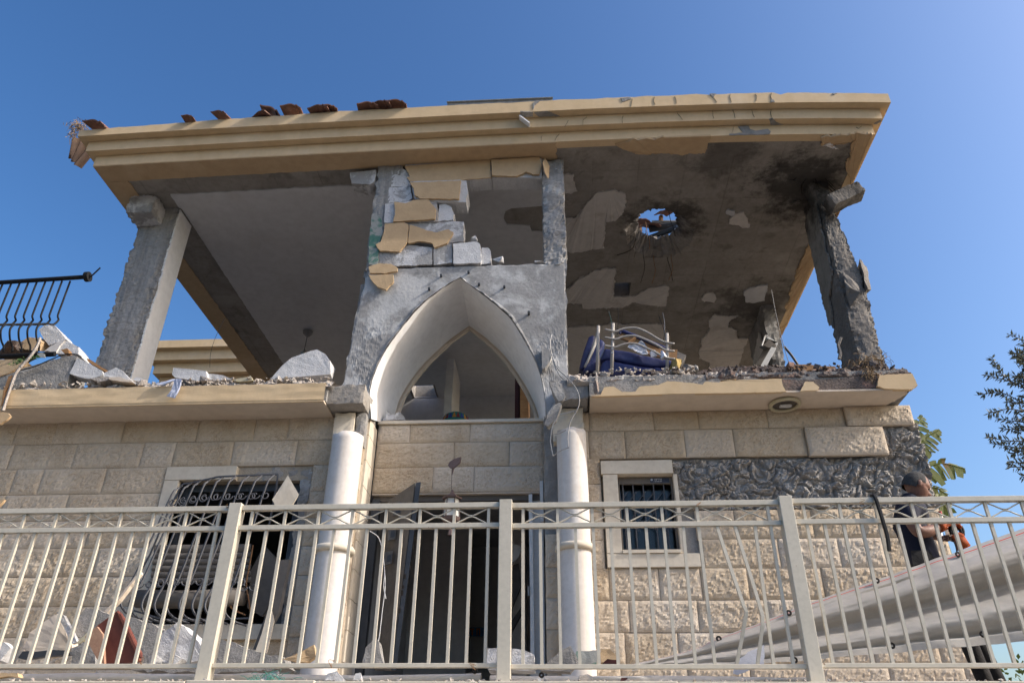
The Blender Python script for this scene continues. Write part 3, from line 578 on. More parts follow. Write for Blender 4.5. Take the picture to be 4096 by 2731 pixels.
for pts in (((100, 1300), (280, 1245), (460, 1150), (510, 1040), (540, 900), (470, 850), (350, 820)),):
    mk('rebar', *tube(catmull([atS('m5', a, b, -.03) for a, b in pts], 5), .006, 5), M['grout_dark'], RS)
# --- stepped cornice: three mitred bands
def band(o, z0, z1, inn=.12, top=None):
    path = [(RX0 - o, 14.8)] + [(RX0 - o, y) for y in np.linspace(13.5, RY0 - o, 16)] + [(x, RY0 - o) for x in np.linspace(RX0 - o, RX1 + o, 121)[1:]] + [(RX1 + o, y) for y in np.linspace(RY0 - o, 12.45, 14)[1:]]
    inner = [(min(max(x, RX0 + inn), RX1 - inn), max(y, RY0 + inn)) for x, y in path]
    V = []; m = len(path)
    for (x, y), (a, b) in zip(path, inner):
        w1 = .004 * noise.noise((x * 2, y * 2, z0)); w2 = .004 * noise.noise((x * 2, y * 2, z1 + 5)); zt = z1 + (top(x, y) if top else 0)
        V += [(a, b, z0 + bow(x)), (x, y, z0 + bow(x) + w1), (x, y, zt + bow(x) + w2), (a, b, zt + bow(x))]
    F = [(i * 4 + k, i * 4 + (k + 1) % 4, i * 4 + 4 + (k + 1) % 4, i * 4 + 4 + k) for i in range(m - 1) for k in range(4)] + [(0, 1, 2, 3), ((m - 1) * 4 + 3, (m - 1) * 4 + 2, (m - 1) * 4 + 1, (m - 1) * 4)]
    return fixn(V, F)
ragtop = lambda x, y: float(np.interp(x, [-6.4, -4.4, -3, 2.5, 4.3], [-.05, -.002, .028, .03, 0])) + .012 * noise.noise((x * 3, y, 1)) + .01 * noise.noise((x * 13, y * 13, 4)) + (-.035 * max(0, noise.noise((x * 6, 2, 2)) - .25) * 4 if x > -.5 else 0)
mk('cornice_band', *band(0, ZS - .004, ZS + .168), M['cornice'], RS, label='lowest and innermost ochre cornice band')
mk('cornice_band', *band(.10, ZS + .172, ZS + .343), M['cornice'], RS, label='middle ochre cornice band')
mk('cornice_band', *band(.205, ZS + .347, ZS + .505, top=ragtop), M['cornice'], RS, label='top ochre cornice band with chipped upper edge')
mk('roof_deck', *box(RX0 + .2, RX1 - .2, RY0 + .2, 8.1, ZS + .42, ZS + .47), M['concrete'], RS)
def crack(pan, Y, pts, w_=.006, par=None, mt='grout_dark'):
    P = catmull(Ys(pan, Y, *pts), 5); L = []; Rr = []
    for i, p in enumerate(P):
        k = w_ * .42 * (.5 + .9 * abs(noise.noise((p[0] * 20, 1, p[2] * 20)))); jx = .006 * noise.noise((p[0] * 40, p[2] * 40, 2))
        L.append((p[0] - k / 2 + jx, Y - .003, p[2])); Rr.append((p[0] + k / 2 + jx, Y - .003, p[2]))
    n = len(P); V = L + Rr + [(a, b + .006, c) for a, b, c in L] + [(a, b + .006, c) for a, b, c in Rr]
    F = [f for i in range(n - 1) for f in ((i, n + i, n + i + 1, i + 1), (i, i + 1, 2 * n + i + 1, 2 * n + i), (n + i, 3 * n + i, 3 * n + i + 1, n + i + 1))]
    return mk('crack', V, F, M[mt], par or RS)
F1, F2, F3 = 7.066, 7.171, 7.271
for Y, pts, w_ in ((F1, [(655, 122), (650, 150), (665, 178)], .018), (F2, [(652, 232), (650, 260), (655, 284)], .011), (F1, [(380, 128), (376, 150), (385, 182)], .009), (F2, [(395, 236), (405, 262), (411, 288)], .007), (F3, [(402, 345), (398, 362), (390, 392)], .005), (F1, [(265, 138), (270, 158), (288, 184)], .007), (F2, [(258, 238), (262, 270), (268, 295)], .005),
                   (F1, [(545, 128), (557, 150), (550, 178)], .006), (F2, [(522, 234), (530, 262), (541, 285)], .005), (F1, [(5, 145), (14, 165), (18, 192)], .006), (F2, [(20, 252), (40, 280), (58, 302)], .005), (F3, [(1225, 352), (1240, 360), (1258, 345)], .006)): crack('z3', Y, pts, w_)
for Y, pts, w_ in ((F1, [(2215, 148), (2210, 175), (2218, 200)], .007), (F1, [(2066, 160), (2062, 182), (2058, 210)], .006), (F2, [(2003, 275), (1996, 300), (2000, 325)], .008), (F2, [(1760, 282), (1735, 305), (1732, 340)], .005), (F2, [(1635, 305), (1622, 330), (1610, 350)], .005), (F3, [(1575, 395), (1550, 430), (1545, 448)], .006), (F3, [(1460, 405), (1453, 425), (1455, 445)], .004)): crack('z2', Y, pts, w_)
# spalled spots of the cornice
def patchY(pan, Y, pts, mt, nm='render_scar', amp=.006, d=.008, sd=1, par=None): return mk(nm, *extr(ragged(Ys(pan, Y - .004, *pts), amp, .03, sd), (0, d, 0)), M[mt], par or RS)
def patchU(pan, dz, pts, mt, nm='render_scar', amp=.006, sd=1):
    P = [atS(pan, a, b, dz) for a, b in pts]; return mk(nm, *extr(ragged(P, amp, .03, sd), (0, 0, .012)), M[mt], RS)
patchY('z3', F3, [(430, 345), (500, 340), (510, 365), (550, 375), (630, 362), (650, 380), (645, 398), (560, 403), (370, 404), (372, 395), (465, 388)], 'concrete')
patchU('z2', .338, [(1312, 246), (1400, 252), (1398, 280), (1345, 285), (1312, 275)], 'concrete'); patchU('z2', .338, [(1405, 255), (1490, 245), (1575, 278), (1500, 282), (1440, 285)], 'concrete', sd=4)
patchU('z3', .163, [(640, 300), (660, 290), (690, 325), (745, 340), (700, 340), (650, 335)], 'concrete', sd=5)
patchU('z3', .163, [(1340, 330), (1385, 305), (1390, 318), (1360, 332)], 'lumpy', sd=6)
patchY('z3', F1, [(655, 160), (672, 170), (676, 182), (652, 184)], 'concrete'); patchY('z3', F1, [(238, 126), (285, 126), (262, 150)], 'concrete'); patchY('z3', F1, [(1065, 122), (1095, 122), (1075, 133)], 'concrete')
patchY('z2', F1, [(1395, 195), (1420, 168), (1445, 175), (1410, 205), (1400, 232)], 'concrete', sd=7); patchY('z2', F1, [(1985, 155), (2050, 150), (2060, 160), (2000, 180)], 'concrete', sd=8)
mk('hanging_render_flake', *extr([atY('z2', 1303, 272, 7.08), atY('z2', 1310, 268, 7.08), atY('z2', 1378, 318, 7.08), atY('z2', 1370, 322, 7.08)], (0, .09, .01)), M['white'], RS)
# --- render and plaster that still sticks to the soffit
def ceil_grid(fn, nu, nv, dz, mt, nm, lab=None, sm=False):
    V, F = grid(lambda u, v: (lambda p: (p[0], p[1], zs(p[0]) + dz))(fn(u, v)), nu, nv)
    n = len(V); rim = [i for i in range(nu + 1)] + [j * (nu + 1) + nu for j in range(1, nv + 1)] + [nv * (nu + 1) + i for i in range(nu - 1, -1, -1)] + [j * (nu + 1) for j in range(nv - 1, 0, -1)]
    V += [(V[i][0], V[i][1], V[i][2] - dz - .001) for i in rim]; k = len(rim)
    F = F + [(rim[i], rim[(i + 1) % k], n + (i + 1) % k, n + i) for i in range(k)]
    return mk(nm, *fixn(V, F), M[mt], RS, label=lab)
def rg(x, y, a=.015, s=0): return a * (noise.noise((x * 8, y * 8, s)) + .6 * noise.noise((x * 25, y * 25, s)))
xe = atS('z2', 1560, 560)[0]
ceil_grid(lambda u, v: (lambda X: (X, lerp(RY0 + .004, 7.585 + rg(X, 1, .014) + .02 * max(0, X + .4), v)))(lerp(RX0 + .004, xe + rg(v * 2, 3, .05), u)), 110, 6, -.016, 'ochre', 'soffit_render', 'ochre render under the front eaves')
ceil_grid(lambda u, v: (lambda Y: (lerp(RX0 + .004, -5.80 + rg(Y, 2, .02), u), Y))(lerp(7.59, 14.6, v)), 5, 110, -.016, 'ochre', 'soffit_render', 'ochre render under the left eaves')
def xl(Y): return -5.32 + rg(Y, 5, .012) + (.0 if Y > 8.2 else -.03)
def xr(Y):
    P = [(7.85, .02), (8.05, .0), (8.15, -.62), (8.3, -.72), (8.55, -.70), (8.62, -.25), (8.75, -.12), (9.0, .05), (20, .05)]
    for (a, b), (c, d) in zip(P, P[1:]):
        if Y <= c: return lerp(b, d, max(0, (Y - a) / (c - a)))
nb = [atS('z2', *p) for p in ((1455, 880), (1355, 840), (1212, 908), (1205, 960), (1222, 1000), (1300, 1003), (1372, 1000), (1388, 1045), (1470, 1050))]
def xr(Y):
    P = [(7.0, .02), (nb[0][1] - .02, nb[0][0] + .1), (nb[1][1], nb[1][0]), (nb[2][1], nb[2][0]), (nb[3][1], nb[3][0] - .01), (nb[4][1], nb[4][0]), (nb[6][1] + .02, nb[6][0]), (nb[7][1], nb[7][0]), (nb[8][1] + .03, .10), (30, .10)]
    for (a, b), (c, d) in zip(P, P[1:]):
        if Y <= c: return lerp(b, d, max(0, min(1, (Y - a) / max(1e-3, c - a))))
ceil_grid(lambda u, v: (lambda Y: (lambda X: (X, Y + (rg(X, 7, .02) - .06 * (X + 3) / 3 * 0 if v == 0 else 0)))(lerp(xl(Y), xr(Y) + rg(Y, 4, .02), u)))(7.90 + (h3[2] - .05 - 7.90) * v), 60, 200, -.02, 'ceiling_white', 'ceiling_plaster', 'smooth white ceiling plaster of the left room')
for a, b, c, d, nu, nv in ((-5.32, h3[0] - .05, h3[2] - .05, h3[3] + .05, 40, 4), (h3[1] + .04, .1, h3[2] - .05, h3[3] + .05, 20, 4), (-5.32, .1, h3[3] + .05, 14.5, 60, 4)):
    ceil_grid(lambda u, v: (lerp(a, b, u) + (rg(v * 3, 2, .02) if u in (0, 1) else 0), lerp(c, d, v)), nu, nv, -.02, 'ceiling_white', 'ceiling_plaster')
def plaster(pan, pts, mt='dusty_plaster', nm='plaster_patch', lab=None, dz=-.026, amp=.02, sd=0, step=.05, keep=()):
    P = ragged([atS(pan, a, b, dz) for a, b in pts], amp, step, sd, keep); return mk(nm, *extr(P, (0, 0, -dz - .001)), M[mt], RS, label=lab)
plaster('z2', [(1560, 670), (1665, 672), (1690, 785), (1640, 790), (1605, 803), (1560, 800)])
plaster('z2', [(1560, 985), (1615, 970), (1690, 960), (1730, 900), (1790, 830), (1830, 790), (1890, 785), (1950, 770), (2010, 800), (2025, 850), (2005, 920), (1960, 980), (1885, 985), (1880, 1080), (1872, 1165), (1750, 1185), (1660, 1195), (1620, 1175), (1560, 1175)], lab='largest white plaster patch left on the ceiling', sd=2)
plaster('z5', [(1560, 300), (1630, 265), (1680, 222), (1720, 185), (1780, 160), (1870, 128), (1962, 127), (1942, 212), (1940, 318), (2082, 312), (2170, 262), (2310, 240), (2312, 290), (2290, 380), (2200, 375), (2130, 360), (2060, 360), (1990, 390), (1730, 397), (1722, 365), (1640, 360), (1560, 370)], sd=3)
plaster('m2', [(-150, 290), (90, 275), (280, 258), (610, 240), (640, 200), (830, 238), (1000, 225), (1130, 236), (1270, 222), (1360, 228), (1410, 300), (1420, 350), (1470, 500), (1460, 560), (1560, 740), (1700, 780), (1740, 900), (-150, 900)], sd=4, keep=(16, 17))
plaster('z6', [(275, 268), (365, 285), (435, 280), (370, 312), (370, 350), (425, 372), (430, 420), (500, 425), (470, 490), (430, 640), (240, 640), (245, 590), (172, 560), (165, 520), (188, 480), (185, 440), (240, 370), (230, 312)], sd=5)
plaster('z6', [(465, 105), (570, 75), (635, 65), (605, 175), (530, 185), (485, 180)], 'ceiling_white', sd=6); plaster('z6', [(178, 160), (215, 120), (265, 118), (285, 160), (275, 180), (205, 180)], sd=7)
plaster('z3', [(345, 930), (355, 908), (410, 915), (402, 950), (375, 948)], 'ceiling_white', sd=8); plaster('z3', [(370, 1000), (385, 960), (410, 935), (470, 920), (500, 1000), (505, 1025), (470, 1030), (420, 1010)], sd=9)
plaster('z3', [(-60, 422), (255, 408), (235, 450), (222, 480), (215, 528), (-60, 532), (-250, 540), (-400, 470), (-300, 440)], 'ochre', 'soffit_render', 'ochre remains under the right front eaves', sd=10, keep=(0,))
plaster('z3', [(1345, 396), (1215, 396), (1217, 440), (1192, 480), (1182, 540), (1150, 600), (1160, 640), (1192, 700), (1186, 745), (1160, 800), (1130, 870), (1090, 960), (1020, 1110), (905, 1140), (870, 1220), (830, 1300), (780, 1460), (770, 1567), (798, 1567), (1000, 1130), (1190, 740)], 'ochre', 'soffit_render', 'ragged ochre render under the right eaves', sd=11, keep=(17, 18, 19, 20), amp=.02)
plaster('z6', [(862, -6), (820, 60), (772, 130), (786, 160), (742, 220), (770, 270), (752, 340), (700, 365), (690, 440), (705, 440), (905, -6)], 'ochre', 'soffit_render', sd=12, keep=(8, 9, 10))
plaster('z3', [(1010, 470), (1060, 455), (1110, 505), (1070, 490)], 'white', sd=13); plaster('z3', [(990, 415), (1190, 400), (1195, 450), (1080, 480), (1000, 475)], 'ochre', sd=14)
# --- what stands on the roof: broken tiles, a grey panel, the steel frame over the hole
def tile(): # interlocking roof tile, 0.42 x 0.26, S profile, thickness 12 mm
    nx, ny = 16, 4
    def f(u, v, t):
        x = (u - .5) * .26; z = .035 * (math.cos((u - .5) * 2 * math.pi) * .5 + .5) + .018 * (1 - abs(2 * ((u * 2) % 1) - 1)) * (u > .7)
        return (x, (v - .5) * .42, z + t)
    a = grid(lambda u, v: f(u, v, .012), nx, ny); b = grid(lambda u, v: f(u, v, 0), nx, ny, True); V = list(a[0]) + list(b[0]); n = len(a[0]); F = list(a[1]) + [tuple(i + n for i in q) for q in b[1]]
    rim = [i for i in range(nx + 1)] + [j * (nx + 1) + nx for j in range(1, ny + 1)] + [ny * (nx + 1) + i for i in range(nx - 1, -1, -1)] + [j * (nx + 1) for j in range(ny - 1, 0, -1)]; k = len(rim)
    F += [(rim[i], rim[(i + 1) % k], n + rim[(i + 1) % k], n + rim[i])[::-1] for i in range(k)]; return V, F
TV, TF = tile()
tiles = [('z1', 660, 345, 1.0, .05, .35, .5, 'large clay roof tile at the far left corner of the cornice'), ('z1', 1285, 308, .55, .1, .2, .3, 'small clay tile fragment alone on the cornice edge, nearest to the left corner tile'), ('z1', 1500, 295, .75, -.1, .3, .6, 'single clay tile tilted up on the cornice, left of the tile pile'),
         ('z1', 1810, 268, .95, .2, .35, .9, 'clay tile leaning on the left side of the tile pile'), ('z1', 1790, 278, .8, -.5, .05, .1, 'flat dark clay tile at the bottom of the tile pile'), ('z1', 1960, 262, .9, .1, .25, .2, 'clay tile on the right side of the tile pile'), ('z1', 2160, 255, .9, -.1, .12, .1, 'clay tile with two rolls just right of the tile pile'),
         ('z2', 20, 250, .8, .2, .1, .2, 'clay tile end at the middle of the row on the cornice'), ('z2', 290, 237, .9, .1, .12, .1, 'left tile of three overlapping clay tiles'), ('z2', 390, 230, .9, -.15, .16, .1, 'middle tile of three overlapping clay tiles'), ('z2', 480, 222, .9, .1, .25, .35, 'raised right tile of three overlapping clay tiles'),
         ('z2', 1775, 165, .28, .4, .2, .2, 'dark tile shard on the cornice right of the grey panel'), ('z3', 515, 122, .3, .3, .1, .6, 'dark tile shard on the cornice above the wide crack'), ('z3', 1180, 118, .12, .6, .3, .9, 'tiny tile shard near the right end of the cornice')]
tl = [('roof_tile', TV, TF)]
for k, (pan, px, py_, s, rz, rx, ry, lab) in enumerate(tiles):
    yb = 7.24; p = atY(pan, px, py_, 7.10); zt = ZS + .505 + bow(p[0]) + ragtop(p[0], 7.07)
    Mt = Matrix.Rotation(rz, 4, 'Z') @ Matrix.Rotation(.05 + rx * .9, 4, 'X') @ Matrix.Rotation(ry * .45, 4, 'Y') @ Matrix.Diagonal((s * 1.2, s * 1.0, s * 1.35, 1))
    Vt = [Mt @ Vector(v) for v in TV]; lo = min(v.z for v in Vt); mn = min(v.y for v in Vt)
    Vt = [(v.x + p[0] * 1.0, v.y - mn + (6.96 if s > .4 else 7.085), v.z - lo + zt - .012 + (.05 if k == 5 else .02 if k == 9 else 0)) for v in Vt]
    mk('roof_tile', Vt, TF, M['terracotta'], label=lab, cat='roof tile', group='loose tiles along the cornice', smooth=False)
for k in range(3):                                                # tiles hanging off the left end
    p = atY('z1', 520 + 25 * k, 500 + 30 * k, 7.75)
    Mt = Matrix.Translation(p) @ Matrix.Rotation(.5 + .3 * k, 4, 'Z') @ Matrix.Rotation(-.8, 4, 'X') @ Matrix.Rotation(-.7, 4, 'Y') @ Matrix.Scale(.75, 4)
    mk('roof_tile', [Mt @ Vector(v) for v in TV], TF, M['shaded_tile'], label=['upper brown tile hanging off the left roof corner', 'middle brown tile hanging off the left roof corner', 'lower brown tile hanging off the left roof corner'][k], cat='roof tile', group='loose tiles along the cornice')
def nest(c, s, n, seed, r=.004):
    rr = random.Random(seed); g = G()
    for _ in range(n):
        a = Vector((rr.gauss(0, s[0]), rr.gauss(0, s[1]), rr.gauss(0, s[2]))); d = Vector((rr.uniform(-1, 1), rr.uniform(-1, 1), rr.uniform(-1, .6))).normalized() * rr.uniform(.5, 1.2) * max(s)
        q = [Vector(c) + a, Vector(c) + a + d * .5 + Vector((0, 0, -.01)), Vector(c) + a + d + Vector((0, 0, -.03))]; g.add(tube(q, r * rr.uniform(.5, 1), 3))
    return g
nest(atY('z1', 530, 345, 7.3), (.06, .05, .03), 170, 1).mk('bird_nest', M['dry'], label='tuft of dry nest grass at the left roof corner', cat='nest')
nest(atY('z1', 492, 390, 7.3), (.02, .03, .05), 60, 2).mk('dry_grass_strand', M['dry'], label='strand of dry grass hanging below the nest at the left roof corner', cat='nest')
pA, pB = atY('z2', 822, 205, 7.5), atY('z2', 1530, 175, 7.5)
SP = mk('roof_panel', *extr([atY('z2', 822, 205, 7.5) - [0, 0, .25], atY('z2', 822, 183, 7.5), atY('z2', 895, 178, 7.5), atY('z2', 1530, 154, 7.5), atY('z2', 1530, 180, 7.5) - [0, 0, .25]], (0, .05, 0)), M['roofmetal'], label='long grey metal panel lying on the roof behind the cornice', cat='panel')
mk('panel_rim', *tube([atY('z2', 818, 183, 7.49), atY('z2', 1532, 153, 7.49)], .012, 6), M['roofmetal'], SP)
for k, (a, b, r, mt, lab) in enumerate(((('m5', 780, 930), ('m5', 1560, 640), .045, 'dark_metal', 'thick steel pipe crossing the blast hole'), (('m5', 1100, 510), ('m5', 1600, 505), .02, 'galv', 'thin bright steel bar at the top of the blast hole'), (('m5', 1050, 650), ('m5', 1600, 560), .06, 'dark_metal', 'dark steel beam behind the pipe in the blast hole'), (('m5', 1120, 1050), ('m5', 1135, 560), .035, 'wood', 'upright wooden batten seen through the blast hole'), (('m5', 640, 900), ('m5', 640, 600), .035, 'wood', 'short wooden batten at the left of the blast hole'))):
    P = [atZ(q[0], q[1], q[2], ZS + .45 + .08 * k) for q in (a, b)]; d = (P[1] - P[0]) * .35
    mk('roof_frame_bar', *tube([P[0] - d, P[1] + d], r, 8 if mt != 'wood' else 4), M[mt], label=lab, cat='steel bar', group='roof frame over the blast hole')
for k, (a, b, rz) in enumerate(((850, 640, .3), (1400, 980, 1.0), (1200, 330, .2), (640, 520, .6))):
    p = atZ('m5', a, b, ZS + .62); Mt = Matrix.Translation(p) @ Matrix.Rotation(rz, 4, 'Z') @ Matrix.Rotation(.5, 4, 'X') @ Matrix.Scale([1.0, .45, .8, .8][k], 4)
    mk('roof_tile', [Mt @ Vector(v) for v in TV], TF, M['terracotta'], label=['orange tile seen at the left of the blast hole', 'small tile shard at the right rim of the blast hole', 'tile above the pipe in the blast hole', 'tile at the left rim of the blast hole'][k], cat='roof tile', group='tiles over the blast hole')
nest(atS('m5', 620, 860, .25), (.07, .05, .05), 120, 3).mk('bird_nest', M['dry'], label='dry nest grass hanging in the blast hole', cat='nest')
# tiles remain over the far part of the roof, shading the slab openings behind
mk('far_roof_skin', *grid(lambda u, v: (lerp(-.6, 3.6, u), lerp(10.2, 12.2, v), ZS + .75 + .25 * v + .03 * math.sin(u * 100)), 60, 4), M['terracotta'], RS)
# ================================================================== upper storey supports
CL = mk('upper_column', *rbox(-5.88, -5.345, 8.18, 8.56, 3.80, 7.30, .022, .008, 5, 2, .05, .008), M['column_concrete'], H, label='grey board-marked concrete column at the left')
pl = ragged([(-5.333, 8.215, 4.0), (-5.333, 8.20, 5.4), (-5.333, 8.225, 5.75), (-5.333, 8.20, 6.4), (-5.333, 8.20, 7.2), (-5.333, 8.57, 7.2), (-5.333, 8.57, 3.8), (-5.333, 8.2, 3.8)], .02, .06, 4, keep=(4, 5, 6))
mk('column_plaster', *extr(pl, (-.02, 0, 0)), M['white'], CL, label='white plaster on the inner side of the left column')
for k, (a, b) in enumerate((((865, 745), (985, 820)), ((885, 830), (1060, 975)))):
    P = [atY('z1', x, y, 8.0) for x in (a[0] + 18, b[0] - 18) for y in (a[1] + 18, b[1] - 18)]; P = np.array(P)
    mk('aerated_block', *rbox(P[:, 0].min(), P[:, 0].max(), 7.88, 8.25, P[:, 2].min() + (.0 if k else .02), P[:, 2].max() + (0 if k else .25), .022, .006, 8, 5 + k, .03, .008), M['aac'], CL, label='broken white block stuck under the left roof corner')
Vp, Fp = rbox(3.56, 3.87, 8.15, 8.72, 3.80, 7.30, .022, .010, 4, 8, .05, .006)
Vp = [np.array([v[0] - .13 * min(1, max(0, (v[2] - 5.5) / 1.2)) * (v[0] - 3.56) / .31, v[1], v[2]]) for v in Vp]
PB = mk('upper_column', Vp, Fp, M['burnt'], H, label='soot-blackened cracked concrete pillar at the right')
V = [(p[0], p[1], p[2]) for p in ragged([(3.548, 8.2, 7.0), (3.548, 8.25, 6.2), (3.548, 8.22, 5.8), (3.548, 8.5, 5.6), (3.548, 8.6, 5.2), (3.548, 8.72, 5.3), (3.548, 8.72, 7.0)], .03, .07, 2)]
mk('pillar_plaster', *extr(V, (-.02, 0, 0)), M['soffit_concrete'], PB)
Ms = Matrix.Translation(atY('z3', 1140, 830, 8.0)) @ Matrix.Rotation(R(-27), 4, 'Y')
mk('beam_stub', *rbox(-.24, .25, -.12, .10, -.095, .095, .025, .004, 6, 4, .015, .003, M=Ms), M['burnt'], PB, label='black broken beam end sticking out of the right pillar')
for pts, sd in (([(3.62, 8.1, 7.15), (3.5, 8.1, 7.2), (3.45, 8.2, 7.2), (3.6, 8.2, 6.8), (3.7, 8.05, 6.95), (3.66, 8.3, 7.1), (3.5, 8.3, 6.95)], 1), ([(3.86, 8.1, 5.9), (3.97, 8.2, 5.85), (3.98, 8.3, 5.55), (3.85, 8.1, 5.45), (3.87, 8.4, 5.4), (3.9, 8.4, 5.9)], 2), ([(3.62, 8.12, 5.75), (3.58, 8.05, 5.45), (3.72, 8.02, 5.35), (3.76, 8.12, 5.52), (3.6, 8.16, 5.2), (3.7, 8.2, 5.6)], 3)):
    mk('loose_concrete', *hull(pts, 2, .02, 12, sd), M['burnt'], PB)
for k in range(9):
    a = atS('z3', 900 + 22 * k - (k % 3) * 40, 700 + 18 * (k % 4)); mk('rebar', *tube(catmull([a + [0, 0, .05], a + [.02 * (k - 4), -.02, -.08], a + [.06 * (k - 4) / 2, -.05, -.16 - .03 * (k % 3)]], 4), .006, 5), M['grout_dark'], PB)
for k in range(8):                                                # cracked flakes round the pillar head
    a = atS('z3', 770 + 30 * (k % 4) + 14 * k, 720 + 70 * (k // 2)); mk('ceiling_flake', *lump((a[0], a[1], a[2] - .005), (.10, .08, .025), 40 + k, 1, .01), M['soffit_concrete'], RS)
RC = mk('rear_wall_stub', *rbox(3.50, 3.72, 11.2, 12.3, 3.80, 7.3, .05, .02, 5, 12, .05), M['concrete'], H, label='grey broken wall end at the back right')
mk('stub_plaster', *extr(ragged([(3.488, 11.35, 3.8), (3.488, 11.35, 6.3), (3.488, 11.5, 6.9), (3.488, 12.25, 6.6), (3.488, 12.25, 3.8)], .03, .08, 5), (-.03, 0, 0)), M['dusty_plaster'], RC)
mk('back_wall_upper', *box(-3.9, 1.3, 14.5, 14.7, 3.8, 7.3), M['ceiling_white'], H)
# interior pillar and door frame seen through the arch
P0, P1 = atY('m4', 1005, 500, 12.6), atY('m4', 1098, 500, 12.6)
mk('inner_pillar', *rbox(P0[0], P1[0] + .02, 12.6, 13.6, 3.8, 7.15, .1, .004, 5, 3, .015), M['ceiling_white'], H)
D0, D1 = atY('m4', 1945, 600, 10.2), atY('m4', 2010, 600, 10.2)
mk('inner_door_frame', *box(D0[0], D1[0], 10.2, 10.7, 3.8, 5.95), M['darkwood'], H); mk('inner_door_frame', *box(D1[0] + .01, D1[0] + .13, 10.15, 10.7, 3.8, 5.8), M['wood'], H)
# ================================================================== block wall over the arch
YU = 7.55
UW = mk('left_pier', *rbox(-2.34, -2.0, YU, YU + .25, ZA - .02, 7.28, .022, .006, 6, 4, .03, .006), M['column_concrete'], H, label='grey concrete pier left of the broken block wall')
mk('right_pier', *rbox(-.135, .145, YU + .005, YU + .28, ZA - .02, 7.28, .026, .016, 7, 9, .035, .008), M['gravel_concrete'], H, label='rough grey concrete pier right of the upper opening')
def blk(pts, mt='aac', d=.2, Y=YU, sd=0, amp=.012, nm='aerated_block', pan='z2', lab=None): return mk(nm, *extr(ragged(Ys(pan, Y, *pts), amp, .03, sd), (0, d, 0)), M[mt], UW, label=lab)
blk([(165, 655), (340, 640), (343, 660), (325, 720), (300, 735), (180, 730)], d=.26, sd=1, lab='broken white block left of the pier'); 
blk([(450, 645), (525, 630), (560, 660), (575, 745), (445, 752)], sd=2); blk([(432, 757), (572, 748), (592, 830), (560, 845), (425, 860)], sd=3)
blk([(540, 605), (930, 578), (1112, 566), (1115, 690), (945, 704), (570, 712)], 'aac_clean', .24, sd=4, amp=.004); blk([(1118, 566), (1452, 545), (1462, 600), (1455, 690), (1122, 690)], 'aac_clean', .24, sd=5, amp=.004)
blk([(575, 716), (905, 706), (950, 712), (958, 800), (945, 855), (860, 850), (760, 850), (600, 832)], 'aac_clean', .24, YU - .03, sd=6, amp=.006)
blk([(405, 866), (695, 832), (752, 832), (757, 985), (396, 993)], sd=7, amp=.006, Y=YU - .02); blk([(765, 868), (800, 862), (838, 885), (875, 935), (865, 975), (762, 985)], 'aac_clean', .18, YU + .01, sd=8, amp=.02)
blk([(400, 998), (560, 990), (565, 1010), (555, 1135), (500, 1185), (372, 1180)], sd=9, amp=.01); blk([(562, 1000), (850, 985), (930, 988), (932, 1118), (820, 1132), (735, 1128), (560, 1122)], sd=10, amp=.008)
blk([(365, 1195), (500, 1190), (560, 1140), (722, 1160), (722, 1272), (490, 1284), (365, 1260)], sd=11, amp=.01); blk([(730, 1165), (800, 1130), (855, 1135), (855, 1262), (730, 1276)], sd=12, amp=.006); blk([(860, 1132), (1020, 1120), (1042, 1135), (1052, 1240), (1045, 1262), (862, 1268)], 'aac_clean', .22, YU - .02, sd=13, amp=.006)
blk([(1052, 1160), (1095, 1158), (1110, 1180), (1112, 1270), (1050, 1268)], 'aac_clean', .2, YU + .03, sd=14)
def och(pts, Y=YU - .035, sd=0, pan='z2', d=.03, lab=None): return mk('render_remnant', *extr(ragged(Ys(pan, Y, *pts), .007, .03, sd), (0, d, 0)), M['ochre'], UW, label=lab)
och([(535, 612), (930, 582), (1110, 570), (1113, 690), (945, 703), (905, 712), (570, 714), (550, 690), (572, 682)], YU - .018, 1, d=.015); och([(568, 722), (912, 710), (900, 832), (640, 830), (600, 802), (596, 762)], YU - .06, 2)
och([(1117, 570), (1440, 549), (1455, 600), (1440, 665), (1395, 668), (1350, 650), (1290, 680), (1120, 676)], YU - .04, 3)
och([(465, 850), (540, 862), (590, 842), (695, 832), (745, 900), (738, 965), (455, 985), (470, 930)], YU - .05, 4); och([(400, 1000), (530, 990), (562, 1005), (550, 1130), (500, 1185), (370, 1180), (340, 1140), (375, 1120), (395, 1060)], YU - .035, 5)
och([(568, 1006), (740, 1060), (830, 1035), (865, 1055), (820, 1130), (735, 1160), (720, 1130), (640, 1115), (557, 1130)], YU - .03, 6)
och([(295, 1285), (360, 1265), (440, 1270), (485, 1290), (485, 1318), (400, 1333), (300, 1330)], YU - .05, 7); och([(290, 1346), (400, 1341), (460, 1340), (460, 1390), (430, 1420), (410, 1443), (350, 1420), (315, 1380)], YA - .06, 8, lab='loose ochre render flake beside the arch')
fl_ = Ys('z2', 7.46, (1462, 590), (1477, 545), (1502, 590), (1497, 690), (1478, 672)); mk('render_flake', *extr([p + np.array([0, .05 * math.sin(i), 0]) for i, p in enumerate(fl_)], (.012, .012, 0)), M['ochre'], UW)
gm = Ys('z2', YU - .018, (310, 960), (335, 930), (375, 960), (392, 1060), (365, 1120), (360, 1200), (355, 1275), (292, 1275), (300, 1100)); mk('green_mesh', *extr(ragged(gm, .01, .03, 3), (0, .012, 0)), M['mesh_green'], UW, label='green plaster mesh on the left pier')
